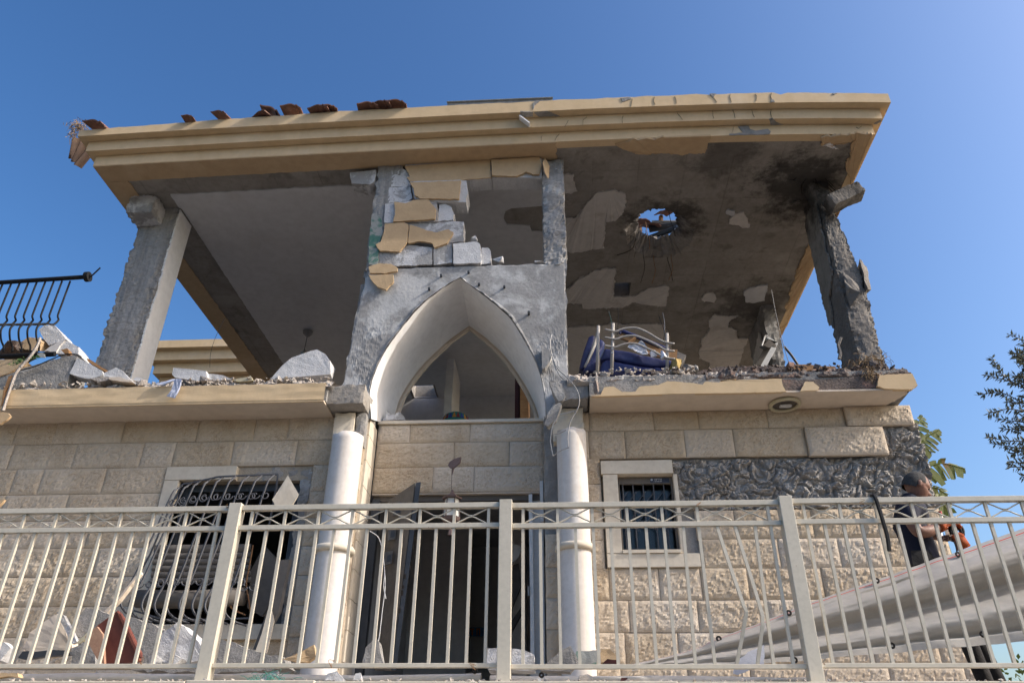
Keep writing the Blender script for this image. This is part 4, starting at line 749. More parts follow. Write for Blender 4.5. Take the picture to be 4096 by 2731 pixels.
for k, (a, b, s) in enumerate(((1165, 1255, .06), (1445, 1262, .055), (1000, 1105, .04), (1290, 1290, .02), (1400, 1285, .02))):
    p = atY('z2', a, b, YU + .05); mk('rubble_lump', *lump((p[0], p[1], p[2] + s * .1), (s * 1.4, s, s * .7), 70 + k), M['aac_clean'], label=['white block crumb on the ledge over the arch', 'flat white crumb by the right pier on the ledge', 'white crumb on top of the broken blocks', 'tiny white crumb on the ledge', 'tiny crumb near the right pier on the ledge'][k], cat='rubble', group='crumbs on the arch ledge')
for k, (a, b) in enumerate(((780, 172), (965, 150), (1035, 232), (1205, 248), (1370, 428), (700, 262))):
    p = atY('z5', a, b, YA - .02); mk('fixing', *tube([p + [0, .03, 0], p + [0, -.02 - .025 * (k == 4), 0]], .014, 8), M['dark_metal'], AB)
# ================================================================== cream railing on the terrace wall
YR = 4.83
RL = thing('terrace_railing', (0, YR, .566), 'cream painted steel railing with crossed ornaments along the terrace edge', 'railing')
posts = [-5.715, -3.93, -2.145, -.355, 1.421, 3.206, 4.99]
for px in posts:
    mk('post', *bbox(px - .041, px + .041, YR - .041, YR + .041, .566, 1.66, .004), M['rail'], RL)
    mk('base_plate', *box(px - .06, px + .06, YR - .06, YR + .06, .5665, .572), M['rail'], RL)
random.seed(3)
orn = {}
for pi, (a, b) in enumerate(zip(posts, posts[1:])):
    x0, x1 = a + .042, b - .042
    for z0, z1, d in ((1.612, 1.646, .021), (1.481, 1.512, .018), (.648, .673, .018)):
        dz = [0, 0, .003, -.004, .002, 0][pi]; mk('rail', *bbox(x0, x1, YR - d, YR + d, z0 + dz, z1 + dz, .003), M['rail'], RL)
    n = 16; st = (b - a) / n
    for k in range(1, n):
        X = a + st * k; jx = random.uniform(-.003, .003)
        if pi == 3 and k in (12, 13):                              # two bars knocked out of line
            P = [(X, YR, 1.484), (X + .04, YR - .02, 1.25), (X + .09, YR - .045, .98), (X + .10, YR - .045, .95), (X + .055, YR - .02, .8), (X + .012, YR, .67)] if k == 12 else [(X, YR, 1.484), (X + .06, YR - .02, 1.1), (X + .082, YR - .03, .93), (X + .075, YR - .028, .88), (X + .02, YR, .67)]
            mk('baluster', *tube(P, .0135, 4, rot=math.pi / 4), M['rail'], RL, label='bent railing bar'); continue
        mk('baluster', *sqbar((X, YR, .670), (X + jx + (.012 if pi == 3 and k in (10, 14) else 0), YR, 1.484), .0185), M['rail'], RL)
        if k % 2: mk('short_baluster', *sqbar((X, YR, 1.510), (X, YR, 1.614), .018), M['rail'], RL)
    for k in range(1, n - 2, 2):
        X = a + st * (k + 1); hw = st - .012; g = G()
        for s in (1, -1):
            P = [(X - hw, YR, 1.562 + s * .046), (X - hw * .55, YR, 1.562 + s * .025), (X - hw * .22, YR, 1.562 + s * .008), (X, YR, 1.562 + s * .0045), (X + hw * .22, YR, 1.562 + s * .008), (X + hw * .55, YR, 1.562 + s * .025), (X + hw, YR, 1.562 + s * .046)]
            g.add(tube(catmull(P, 4), .0048, 6))
        g.mk('cross_ornament', M['rail'], RL, smooth=True)
mk('black_strap', *tube(catmull([atY('m1', 430, 420, YR + .03), atY('m1', 470, 425, YR - .03), atY('m1', 520, 560, YR - .035), atY('m1', 575, 740, YR - .04), atY('m1', 630, 930, YR - .04), atY('m1', 655, 1110, YR - .04)], 6), .013, 6), M['rubber'], label='black rubber strap hung over the top rail', cat='strap')
mk('black_strap', *tube(catmull([atY('m1', 440, 425, YR + .03), atY('m1', 490, 560, YR + .05), atY('m1', 540, 780, YR + .05), atY('m1', 600, 1080, YR + .05)], 6), .007, 6), M['rubber'], label='thin black cable behind the rubber strap on the top rail', cat='cable')
for k, (pan, a, b) in enumerate((('z7', 1530, 385), ('z7', 950, 1415), ('z8', 990, 1450), ('z9', 1268, 345), ('z9', 165, 365), ('z7', 2225, 1440))):
    p = atY(pan, a, b, YR - .03); rr = random.Random(k); P = [p + np.array([rr.uniform(-.02, .02), rr.uniform(-.005, .005), rr.uniform(-.025, .025)]) for _ in range(6)]
    mk('tie_wire', *tube(catmull(P, 4), .0015, 4), M['rust'], label=['wire twist on the top rail at the left post', 'wire twist on the bottom rail at the left', 'wire twist on the bottom rail left of the middle post', 'wire twist on the top rail beside the black strap', 'wire twist on the top rail left of the right post', 'wire twist on the bottom rail before the left column'][k], cat='wire')
# ================================================================== left window: stone frame, ruined shutter, bulging grille
WL = thing('window_dummy', (0, 0, 0), '', '') if False else None
LF = mk('left_window_frame', *bbox(WL0, -3.45, YW - .035, YW + .2, 2.882, 3.03, .004), M['stone_smooth'], H, label='pale stone lintel of the broken left window')
mk('jamb_stone', *bbox(WL0, -4.06, YW - .03, YW + .2, 1.42, 2.88, .004), M['stone_smooth'], LF)
mk('sill_stone', *bbox(WL0, -2.63, YW - .06, YW + .2, 1.27, 1.408, .004), M['stone_smooth'], LF)
mk('torn_reveal', *rbox(-3.448, -2.635, YW + .03, YW + .25, 2.885, 3.03, .03, .015, 9, 2, .03), M['lumpy'], LF)
mk('torn_reveal', *rbox(-2.75, -2.635, YW + .02, YW + .25, 1.41, 2.885, .03, .02, 9, 6, .04), M['concrete'], LF)
for k, (a, b, c, d) in enumerate(((-4.06, -2.75, 2.80, 2.88), (-4.06, -4.0, 1.41, 2.8), (-2.82, -2.76, 1.41, 2.8))): mk('window_profile', *box(a + .002, b, YW + .12, YW + .18, c, d - .002), M['dark_metal'], LF)
mk('hanging_sash', *extr([atY('z7', a, b, YW + .1) for a, b in ((1770, 650), (1840, 720), (1890, 900), (1760, 1120), (1660, 1060), (1690, 800))], (.02, .03, 0)), M['shutter'], LF)
SH = thing('roller_shutter', atY('z7', 1350, 1130, YW - .05), 'grey-brown roller shutter panel torn loose in the left window', 'shutter')
ys = [640, 695, 735, 778, 820, 862, 902]
for y0, y1 in zip(ys, ys[1:]):
    A = [atY('z7', 1010 + (1040 - 1010) * (900 - y0) / 260, y0, YW - .06), atY('z7', 1690, y0 - 8, YW - .06), atY('z7', 1690 - 4, y1 - 12, YW - .06), atY('z7', 1010 + (1040 - 1010) * (900 - y1) / 260, y1 - 3, YW - .06)]
    g = grid(lambda u, v: tuple((A[0] * (1 - u) + A[1] * u) * (1 - v) + (A[3] * (1 - u) + A[2] * u) * v + np.array([0, -.014 * math.sin(v * math.pi), 0])), 6, 5); mk('slat', *g, M['shutter'], SH)
p0, p1 = atY('z7', 925, 1000, YW - .10), atY('z7', 1640, 985, YW - .10)
mk('bottom_roll', *tube([p0, (p0 + p1) / 2 + [0, 0, -.02], p1], .085, 14), M['shutter'], SH, smooth=True)
mk('rusty_edge', *tube(catmull([atY('z7', a, b, YW - .09) for a, b in ((1700, 640), (1680, 760), (1655, 900), (1670, 1000), (1690, 1130))], 6), .007, 5), M['rust'], SH)
mk('rusty_edge', *tube(catmull([atY('z7', a, b, YW - .12) for a, b in ((1600, 985), (1565, 950), (1540, 985), (1555, 1060), (1650, 1110))], 6), .008, 5), M['rust'], SH)
GR = thing('window_grille', atY('z7', 1300, 1110, YW - .2), 'bulging grey iron window grille with scrolls, torn out at an angle', 'grille')
YG = YW - .16
tops = [(1225, 240), (1290, 222), (1355, 205), (1425, 192), (1502, 182), (1588, 178), (1675, 176), (1762, 172), (1845, 168)]
bots = [(845, 1010), (905, 1030), (985, 1035), (1070, 1035), (1150, 1035), (1235, 1035), (1320, 1040), (1405, 1040), (1530, 1050)]
for k, (t, b) in enumerate(zip(tops, bots)):
    T = atY('z7', *t, YG); B = atY('z7', *b, YG - .06)
    P = [T, T + [-.02, -.05, -.06], lerp(T, B, .12) + [-.0, -.10, 0], lerp(T, B, .5) + [0, -.07, 0], lerp(T, B, .82) + [0, -.05, 0], B + [0, -.08, .03], B + [.02, -.09, -.07], B + [.09, -.04, -.14], B + [.2, .04, -.17]]
    mk('bar', *tube(catmull(P, 5), .0105, 4, rot=.78), M['grille'], GR)
mk('frame_bar', *tube(catmull([atY('z7', a, b, YG) for a, b in ((1180, 330), (1222, 240), (1290, 222), (1425, 192), (1500, 180), (1870, 165))], 6), .011, 4, rot=.78), M['grille'], GR)
mk('frame_bar', *tube([atY('z7', 1868, 163, YG), atY('z7', 1858, 250, YG), atY('z7', 1690, 1130, YG)], .011, 4, rot=.78), M['grille'], GR)
mk('frame_bar', *tube([atY('z7', a, b, YG + .0) for a, b in ((1222, 240), (1150, 370), (1010, 700), (870, 950))], .010, 4, rot=.78), M['grille'], GR)
mk('frame_bar', *tube([atY('z7', a, b, YG + .02) for a, b in ((900, 1080), (1100, 1140), (1400, 1140), (1680, 1130))], .010, 4, rot=.78), M['grille'], GR)
def scroll(c, s, fl=1):
    P = []
    for i in range(22):
        a = i / 21 * 3.6 * math.pi / 2; r = s * (1 - .68 * i / 21); P.append(c + np.array([fl * (r * math.cos(a) - s), 0, -r * math.sin(a) + 0]))
    return tube(P, .007, 5)
for rowk, (ptsr, s) in enumerate((([(1195, 350), (1265, 335), (1335, 325), (1410, 315), (1490, 312), (1570, 310), (1660, 308), (1750, 305)], .045), ([(975, 900), (1045, 895), (1120, 890), (1215, 885), (1310, 880), (1430, 880), (1590, 885), (1670, 920)], .045))):
    for a, b in ptsr:
        c = atY('z7', a, b, YG - .11); g = G(); g.add(scroll(c + [-.008, 0, 0], s)); g.add(scroll(c + [.008, 0, 0], s, -1)); g.mk('scroll', M['grille'], GR)
def shard(nm, pan, Y, pts, d, mt, lab, cat='rubble', grp=None, sd=0, amp=.006, sub=1, shrink=.85, par=None):
    F_ = Ys(pan, Y, *pts); c = np.mean(F_, axis=0); rr = random.Random(sd)
    Bk = [c + (p - c) * rr.uniform(shrink, 1.05) + [0, d * rr.uniform(.8, 1.1), 0] for p in F_]
    return mk(nm, *hull(list(F_) + Bk, sub, amp, 14, sd), M[mt], par, label=lab if par is None else None, cat=cat if par is None else None, group=grp)
shard('marble_slab', 'z7', YW - .28, [(1830, 335), (1935, 170), (2008, 300), (1960, 372), (1845, 372)], .025, 'stone_smooth', 'pale stone slab stuck upright in the grille of the left window', 'slab')
mk('marble_slab', *extr(Ys('z7', YW - .25, (1812, 1030), (1840, 1150), (1790, 1365), (1715, 1355), (1760, 1230)), (.0, .025, 0)), M['stone_smooth'], label='narrow pale stone slab leaning under the left window', cat='slab')
mk('plank', *extr(Ys('z7', YW - .2, (1880, 740), (1945, 735), (1870, 1090), (1730, 1345), (1700, 1340), (1810, 1040)), (.02, .03, 0)), M['shutter'], label='dark strip leaning in the right side of the left window', cat='plank')
# ================================================================== right window
RF = mk('right_window_frame', *bbox(.424, 1.16, YW - .04, YW + .2, 2.875, 3.02, .004), M['stone_smooth'], H, label='pale stone surround of the barred right window')
mk('jamb_stone', *bbox(.44, .59, YW - .032, YW + .2, 2.06, 2.872, .004), M['stone_smooth'], RF)
mk('jamb_stone', *bbox(1.16, 1.20, YW - .02, YW + .2, 2.06, 2.872, .004), M['stone_smooth'], RF)
mk('sill_stone', *bbox(.44, 1.335, YW - .03, YW + .2, 1.925, 2.055, .004), M['stone_smooth'], RF)
mk('inner_sill', *bbox(.592, 1.158, YW - .045, YW + .2, 2.058, 2.09, .003), M['stone_smooth'], RF)
WF = G()
for a, b, c, d in ((.592, 1.158, 2.795, 2.86), (.592, 1.158, 2.094, 2.12), (.592, .612, 2.12, 2.795), (1.138, 1.158, 2.12, 2.795)): WF.add(box(a, b, YW + .05, YW + .09, c, d))
WF.mk('grille_frame', M['shutter'], RF)
for k in range(5): X = .625 + .105 * k + .02; mk('grille_bar', *tube([(X, YW + .07, 2.1), (X, YW + .07, 2.8)], .007, 6), M['grille'], RF)
g = G()
for k in range(6):
    X = .61 + .09 * k
    for s in (1, -1): g.add(sqbar((X, YW + .10, 2.42), (X + .09, YW + .10, 2.42 + s * .11), .008)); g.add(sqbar((X, YW + .10, 2.62), (X + .09, YW + .10, 2.62 - s * .11), .008))
g.mk('folding_lattice', M['grille'], RF)
mk('window_pane', *box(.60, 1.15, YW + .16, YW + .166, 2.1, 2.85), M['glass'], RF)
for k, (s, c, sz, dx) in enumerate((('רודילרט', (.75, .76, .80), .026, .965), ('1-700-505-200', (.75, .76, .80), .014, .965))):
    cu = bpy.data.curves.new('sign_text', 'FONT'); cu.body = s; cu.size = sz; cu.extrude = .0006
    o = bpy.data.objects.new('sign_text', cu); col.objects.link(o); o.location = (dx, YW + .0465, 2.835 - .018 * k); o.rotation_euler = (R(90), 0, 0); bpy.context.view_layer.update()
    me = bpy.data.meshes.new_from_object(o.evaluated_get(bpy.context.evaluated_depsgraph_get())); col.objects.unlink(o); bpy.data.objects.remove(o)
    if len(me.vertices) > 3:
        mw = Matrix.Translation((dx, YW + .0465, 2.832 - .018 * k)) @ Matrix.Rotation(R(90), 4, 'X')
        mk('sign_lettering', [tuple(mw @ v.co) for v in me.vertices], [list(p.vertices) for p in me.polygons], material('white_print', c, c, 5, .6, 0), RF)
mk('sign_plate', *box(.93, 1.125, YW + .0485, YW + .0497, 2.806, 2.856), material('dark_blue_sign', (.05, .06, .10), None, 9, .5, 0), RF)
mk('sign_emblem', *lathe([(.011, 0), (.011, .0012)], (0, 0, 0), 14) if 0 else tube([(.946, YW + .0485, 2.838), (.946, YW + .0463, 2.838)], .012, 14), material('pale_print', (.6, .65, .8), None, 9, .5, 0), RF)
# ================================================================== entrance: door leaf ajar, white frame, dark hall
DL = thing('front_door', atY('z8', 450, 1480, 7.75), 'dark grey steel door leaf hanging open and twisted', 'door')
dfr = [atY('z8', 640, 218, 7.62), atY('z8', 612, 218, 7.66), atY('z8', 410, 350, 7.98)]
def dq(a, b, c, d, ya, yb): return [atY('z8', *a, ya), atY('z8', *b, yb), atY('z8', *c, yb), atY('z8', *d, ya)]
Q = dq((605, 222), (420, 345), (330, 1480), (445, 1480), 7.62, 7.96); nrm = np.cross(Q[1] - Q[0], Q[3] - Q[0]); nrm /= np.linalg.norm(nrm); nrm *= np.sign(nrm[0])
mk('leaf', *extr(Q, nrm * .045), M['door_face'], DL)
Q2 = dq((643, 216), (612, 222), (450, 1480), (478, 1480), 7.60, 7.60); mk('lock_edge', *extr(Q2, (0, .02, 0)), M['dark_metal'], DL)
for k, (a, b, h) in enumerate(((535, 850, 30), (524, 920, 22), (518, 960, 34), (500, 1080, 32))): 
    P = dq((a - 6, b - h / 2), (a + 8, b - h / 2), (a + 6, b + h / 2), (a - 8, b + h / 2), 7.594, 7.594); mk('lock_slot', *extr(P, (0, .004, 0)), M['grout_dark'], DL)
for k, (a, b) in enumerate(((455, 565), (430, 730), (490, 400))):
    P = dq((a - 26, b - 38), (a + 28, b - 50), (a + 20, b + 38), (a - 32, b + 48), 7.80, 7.80); mk('leaf_panel', *extr(P, (0, -.02, 0)), M['door_face'], DL); P = dq((a - 12, b - 20), (a + 14, b - 26), (a + 10, b + 20), (a - 16, b + 24), 7.775, 7.775); mk('leaf_glass', *extr(P, (0, .006, 0)), M['dark_metal'], DL)
FR = mk('door_frame_white', *extr(dq((1368, 300), (1392, 296), (1410, 1480), (1385, 1480), YC, YC), (0, .12, 0)), M['pvc'], H, label='white door frame hanging loose at the right')
mk('door_jamb', *box(-.335, -.19, YC + .08, YC + .2, .5, 2.8), M['pvc'], FR); mk('door_jamb', *extr(dq((1442, 210), (1465, 208), (1470, 480), (1447, 480), YC - .06, YC - .06), (0, .04, 0)), M['pvc'], FR)
mk('hinge', *tube([atY('z8', 1368, 915, YC - .01), atY('z8', 1370, 980, YC - .01)], .012, 8), M['galv'], FR)
mk('door_head', *box(-2.06, -.2, YC + .06, YC + .2, 2.78, 2.84), M['shutter'], FR)
mk('side_panel', *box(-2.06, -1.98, YC + .03, YC + .12, .5, 2.8), M['dark_metal'], FR)
BN = thing('letter_banner', atY('z8', 900, 1250, 12.4), 'small blue banner with orange cut letters at the back of the dark hall', 'banner')
mk('banner_strip', *extr([atY('z8', a, b, 12.5) for a, b in ((740, 1192), (1075, 1192), (1075, 1250), (740, 1250))], (0, .02, 0)), material('banner_blue', (.03, .22, .42), (.02, .1, .3), 6, .6, 0), BN)
for k, a in enumerate((765, 850, 895, 945, 990, 1030)):
    w_ = 13; P = [(a - w_, 1198), (a + w_, 1198), (a + w_, 1244), (a + w_ - 9, 1244), (a + w_ - 9, 1208), (a - w_ + 8, 1208), (a - w_ + 8, 1244), (a - w_, 1244)] if k % 2 else [(a - w_, 1198), (a + w_, 1198), (a + w_, 1208), (a + 5, 1208), (a + 5, 1244), (a - 6, 1244), (a - 6, 1208), (a - w_, 1208)]
    mk('letter', *extr(Ys('z8', 12.47, *P), (0, .015, 0)), material('banner_orange', (.45, .15, .03), None, 6, .6, 0), BN)
CH = thing('plastic_chair', (atY('z8', 900, 1400, 10.9)[0], 10.9, .5), 'white plastic chair standing in the dark hall', 'chair')
cx, cyy = WO[CH.name][0], 10.9
mk('backrest', *extr(ragged([(cx - .22, cyy + .2, .95), (cx + .22, cyy + .2, .95), (cx + .24, cyy + .25, 1.25), (cx + .12, cyy + .27, 1.38), (cx - .12, cyy + .27, 1.38), (cx - .24, cyy + .25, 1.25)], 0, 9), (0, .02, 0)), M['pvc'], CH); mk('seat', *bbox(cx - .23, cx + .23, cyy - .22, cyy + .2, .92, .945, .008), M['pvc'], CH)
for sx in (-1, 1):
    for sy in (-1, 1): mk('leg', *tube([(cx + sx * .2, cyy + sy * .18, .93), (cx + sx * .24, cyy + sy * .22, .5)], .018, 6), M['pvc'], CH)
    mk('armrest', *tube(catmull([(cx + sx * .24, cyy + .22, 1.15), (cx + sx * .27, cyy, 1.13), (cx + sx * .25, cyy - .2, 1.1), (cx + sx * .23, cyy - .2, .93)], 5), .018, 6), M['pvc'], CH)
for k, pts in enumerate(([(1245, 620), (1325, 655), (1300, 720), (1245, 770)], [(1240, 780), (1300, 760), (1325, 900), (1250, 1080)], [(1240, 1170), (1320, 1050), (1325, 1090), (1250, 1230)])):
    shard('hall_debris', 'z8', 8.9 + .1 * k, pts, .08, 'room_dark' if k else 'room', ['torn grey panel hanging behind the white door frame', 'dark broken furniture in the hall behind the door frame', 'fallen plank in the dark hall'][k], 'debris', sd=k)
LT = thing('hanging_lantern', atY('z8', 850, 500, 7.45), 'brown hexagonal lantern with frosted panes hanging before the door', 'lantern')
def pL(x, y, Y=7.45): return atY('z8', x, y, Y)
cpl = pL(868, 80); V = []
mk('ceiling_cup', *extr([pL(a, b) for a, b in ((825, 105), (838, 80), (870, 60), (912, 48), (905, 85), (880, 110), (858, 125), (838, 122))], (0, .07, .02)), M['lamp_brown'], LT); mk('stem', *tube([pL(862, 115, 7.48), pL(853, 170, 7.48)], [.016, .005], 8), M['lamp_brown'], LT)
mk('wire', *tube([pL(852, 170, 7.48), pL(848, 290, 7.48)], .0025, 5), M['wire_dark'], LT)
c = pL(850, 400, 7.48)
def hexl(prof): return lathe(prof, (c[0], 7.48, c[2]), 6)
zt_ = pL(850, 290, 7.48)[2] - c[2]; z1_ = pL(850, 330, 7.48)[2] - c[2]; z2_ = pL(850, 455, 7.48)[2] - c[2]; z3_ = pL(850, 478, 7.48)[2] - c[2]; z4_ = pL(850, 575, 7.48)[2] - c[2]
mk('lantern_cap', *hexl([(.012, zt_ + .03), (.02, zt_), (.055, z1_ + .03), (.105, z1_ + .012), (.10, z1_ - .005)][::-1]), M['lamp_brown'], LT); mk('lantern_base', *hexl([(.03, z4_), (.012, z3_ - .05), (.06, z3_ - .02), (.085, z3_), (.095, z2_)]), M['lamp_brown'], LT)
mk('lantern_pane', *hexl([(.078, z2_ + .002), (.07, z1_ - .007)]), material('frosted_glass', (.62, .62, .58), (.5, .5, .46), 5, .4, 0), LT)
for k in range(6): a = k * math.pi / 3; mk('lantern_rib', *tube([(c[0] + .084 * math.cos(a), 7.48 + .084 * math.sin(a), c[2] + z2_), (c[0] + .075 * math.cos(a), 7.48 + .075 * math.sin(a), c[2] + z1_)], .006, 5), M['lamp_brown'], LT)
for k, pts in enumerate((((300, 545), (360, 590), (390, 700), (400, 830), (395, 920), (410, 1000)), ((390, 700), (405, 900), (385, 1080), (365, 1250), (345, 1330)))):
    mk('loose_wire', *tube(catmull([atY('z8', a, b, 7.58) for a, b in pts], 6), .004, 5), M['pvc'], label=['white torn cable hanging left of the open door', 'lower loop of torn white cable beside the open door'][k], cat='cable')
# soffit lamp on the right slab
p = atZ('z6', 742, 860, ZB - .024); LM = thing('soffit_lamp', (p[0], p[1], ZB - .06), 'round cream lamp ring with bare bulb under the right slab', 'lamp')
mk('ring', *[(lambda V, F: ([(x, y, z) for x, y, z in V], F))(*tube([(p[0] + .145 * math.cos(a), p[1] + .145 * math.sin(a), ZB - .045) for a in np.linspace(0, 2 * math.pi, 33)[:-1]], .021, 8, True))][0], M['cream_plastic'], LM, smooth=True)
mk('backplate', *lathe([(.14, -.028), (.14, -.024)], (p[0], p[1], ZB), 32), M['shutter'], LM); mk('bulb', *tube(catmull([(p[0] - .05, p[1], ZB - .05), (p[0] + .05, p[1] - .01, ZB - .05), (p[0] + .05, p[1] + .02, ZB - .055), (p[0] - .05, p[1] + .03, ZB - .05)], 5), .012, 8), M['pvc'], LM, smooth=True)
# ceiling pendant in the left room
p = atS('z4', 2070, 378, -.02); PD = thing('ceiling_pendant', (p[0], p[1], p[2] - .5), 'small pendant lamp stem left on the white ceiling', 'lamp')
mk('rose', *lathe([(.02, -.12), (.05, -.09), (.085, -.05), (.09, 0)], tuple(p), 16), M['galv'], PD); mk('chain', *tube([p + [0, 0, -.1], p + [-.01, 0, -.42]], .006, 5), M['dark_metal'], PD); mk('bulb_holder', *lathe([(.03, -.62), (.045, -.55), (.07, -.45), (.05, -.42)], tuple(p), 12), M['galv'], PD)
# ================================================================== debris on the left slab, balcony rail
def prism(nm, pan, Y, pts, d, mt, lab, cat='rubble', grp=None, sd=0, amp=.006, par=None): return mk(nm, *extr(ragged(Ys(pan, Y, *pts), amp, .03, sd), d if isinstance(d, tuple) else (0, d, 0)), M[mt], par, label=lab, cat=cat if par is None else None, group=grp if par is None else None)
UPS = mk('upstand', *extr(ragged(Ys('m3', 7.25, (-400, 870), (-400, 720), (0, 690), (170, 640), (330, 570), (700, 470), (860, 425), (960, 405), (1040, 425), (1000, 475), (930, 660), (900, 770), (880, 868)), .008, .03, 1, keep=(0, 12)), (0, .3, 0)), M['concrete'], H, label='broken grey concrete upstand at the left slab edge')
mk('upstand_render', *extr(ragged(Ys('m3', 7.235, (-400, 462), (300, 462), (350, 482), (300, 525), (120, 640), (0, 685), (-400, 700)), .006, .03, 2, keep=(0, 6)), (0, .3, 0)), M['ochre'], H, label='ochre render on the broken balcony upstand')
BR = thing('balcony_railing', atY('m3', 0, 430, 7.3), 'black wrought iron balcony railing with bellied bars, torn off at its end', 'railing')
p0, p1 = atY('z1', -160, 1405, 7.3), atY('z1', 575, 1357, 7.3)
mk('top_rail', *tube([p0, p1], .028, 10), M['iron'], BR); mk('end_flange', *tube([p1, p1 + [.05, 0, .003]], .062, 14), M['iron'], BR); mk('bent_stub', *tube([p1 + [.04, 0, -.03], p1 + [.09, -.01, .02], p1 + [.17, -.03, .11]], .010, 6), M['iron'], BR)
q0, q1 = atY('m3', -300, 440, 7.3), atY('m3', 740, 388, 7.3); mk('bottom_rail', *tube([q0, q1], .03, 10), M['iron'], BR)
for k, a in enumerate((472, 417, 362, 306, 250, 194, 138, 82, 26, -32, -90, -148)):
    t = atY('z1', a, 1385, 7.3); zb = q1[2]; X = t[0]; Z = t[2]; tw = []
    H_ = Z - zb
    prof = [(0, 0), (0, -.15), (0, -.3), (0, -.46), (.005, -.52), (.03, -.545), (.035, -.56), (.01, -.62), (-.03, -.66), (-.12, -.70), (-.20, -.76), (-.22, -.84), (-.17, -.94), (-.10, -1.0), (-.08, -1.06)]
    s = H_ / 1.06; mk('baluster', *tube(catmull([(X - .0 + dy * .15, 7.3 + dy * .9, Z + dz * s) for dy, dz in prof], 4), .0115, 6), M['iron'], BR)
shard('concrete_chunk', 'm3', 7.5, [(520, 60), (600, 0), (730, 0), (800, 80), (885, 190), (660, 272), (590, 190)], .25, 'aac_clean', 'big white block chunk behind the black balcony railing', grp='white chunks on the left slab', sd=4, sub=1, amp=.005)
prism('render_sheet', 'm3', 7.46, [(220, 280), (370, 160), (500, 182), (560, 230), (500, 340), (450, 345), (270, 310)], (0, .2, .1), 'ochre', 'ochre render slab leaning behind the balcony bars', 'slab', sd=5)
shard('concrete_chunk', 'm3', 7.42, [(755, 335), (880, 205), (1060, 292), (1055, 392), (750, 385)], .25, 'aac_clean', 'white block chunk right of the balcony bars, on the upstand', grp='white chunks on the left slab', sd=6, sub=1, amp=.005)
prism('render_sheet', 'm3', 7.40, [(590, 350), (680, 280), (790, 225), (875, 200), (800, 280), (745, 375), (640, 345)], .03, 'dusty_plaster', 'curved grey plaster sheet between two white chunks', 'slab', sd=7)
mk('dark_rubble', *lump(atY('m3', 240, 340, 7.6), (.25, .2, .12), 3, 2, .03), M['burnt_rubble'], label='dark rubble heap behind the balcony bars', cat='rubble')
prism('stone_piece', 'm3', 7.27, [(815, 335), (900, 312), (925, 350), (920, 372), (860, 378)], .08, 'wood', 'brown stone lump on the upstand beside the bottom rail', sd=8)
shard('concrete_chunk', 'm3', 7.24, [(932, 650), (1040, 432), (1130, 505), (1300, 572), (1370, 612), (1382, 652), (1330, 690), (1200, 722), (1080, 702)], .2, 'aac_clean', 'large white broken block in front of the left column', grp='white chunks on the left slab', sd=9, sub=1, amp=.005)
shard('concrete_chunk', 'm3', 7.22, [(1390, 645), (1560, 565), (1640, 610), (1690, 680), (1765, 745), (1620, 692), (1400, 690)], .2, 'aac_clean', 'pale wedge shaped chunk at the foot of the left column', grp='white chunks on the left slab', sd=10, sub=1, amp=.005)
prism('plank', 'm3', 7.32, [(1160, 450), (1200, 455), (1440, 608), (1420, 626), (1180, 490)], .1, 'wood', 'thin brown plank sloping down to the left column', 'plank', sd=11)
prism('stone_piece', 'm3', 7.18, [(1205, 715), (1440, 690), (1485, 728), (1330, 760), (1290, 750)], .12, 'rubble', 'flat grey stone under the white blocks on the left slab', sd=12)
prism('tile_piece', 'm3', 7.16, [(1458, 702), (1620, 697), (1795, 772), (1655, 762), (1470, 735)], .12, 'beige', 'flat beige tile piece on the left slab edge', 'tile', sd=13)
shard('concrete_chunk', 'm3', 7.25, [(1790, 735), (1830, 697), (1920, 712), (1975, 758), (1900, 780)], .15, 'aac_clean', 'small white chunk just right of the left column foot', grp='white chunks on the left slab', sd=14, sub=1, amp=.005)
shard('concrete_chunk', 'z4', 7.24, [(1155, 665), (1165, 622), (1290, 635), (1385, 645), (1395, 708), (1345, 712), (1180, 690)], .2, 'aac_clean', 'white block lying behind the draped blue cloth', grp='white chunks on the left slab', sd=15, sub=1, amp=.005)
shard('concrete_chunk', 'z4', 7.3, [(1395, 660), (1500, 672), (1560, 700), (1480, 705), (1400, 700)], .2, 'aac', 'low grey-white chunk right of the cloth on the left slab', grp='white chunks on the left slab', sd=16, sub=1, amp=.005)
prism('plank', 'z4', 7.22, [(1558, 705), (1670, 682), (1685, 675), (1700, 708), (1600, 715)], .06, 'cream_plastic', 'pale wooden stick on the left slab edge', 'plank', sd=17)
shard('concrete_chunk', 'z4', 7.45, [(1815, 700), (1900, 605), (1960, 556), (2065, 542), (2090, 508), (2130, 500), (2185, 530), (2218, 572), (2222, 665), (2100, 672)], .2, 'aac_clean', 'tall broken white block left of the arch on the slab', grp='white chunks on the left slab', sd=18, sub=1, amp=.005)
rr = random.Random(11); g = G()
gb = G()
for k in range(900):
    X = rr.uniform(-7.5, -2.45) if k % 3 else rr.uniform(.2, 3.5); s = rr.uniform(.005, .022) * (1 + 1.2 * (rr.random() < .08)); (gb if X > rr.uniform(.9, 1.9) else g).add(lump((X, rr.uniform(7.2, 7.42), 3.875 + rr.uniform(-.01, .03) + (.02 if X > 0 else 0)), (s * 1.3, s, s * .8), 1000 + k, 0, s * .1, 9))
gb.mk('charred_crumbs', M['burnt_rubble'], kind='stuff', label='charred crumbs along the right slab edge', cat='crumbs')
g.mk('slab_crumbs', M['rubble'], kind='stuff', label='small concrete crumbs scattered along both slab edges', cat='crumbs')
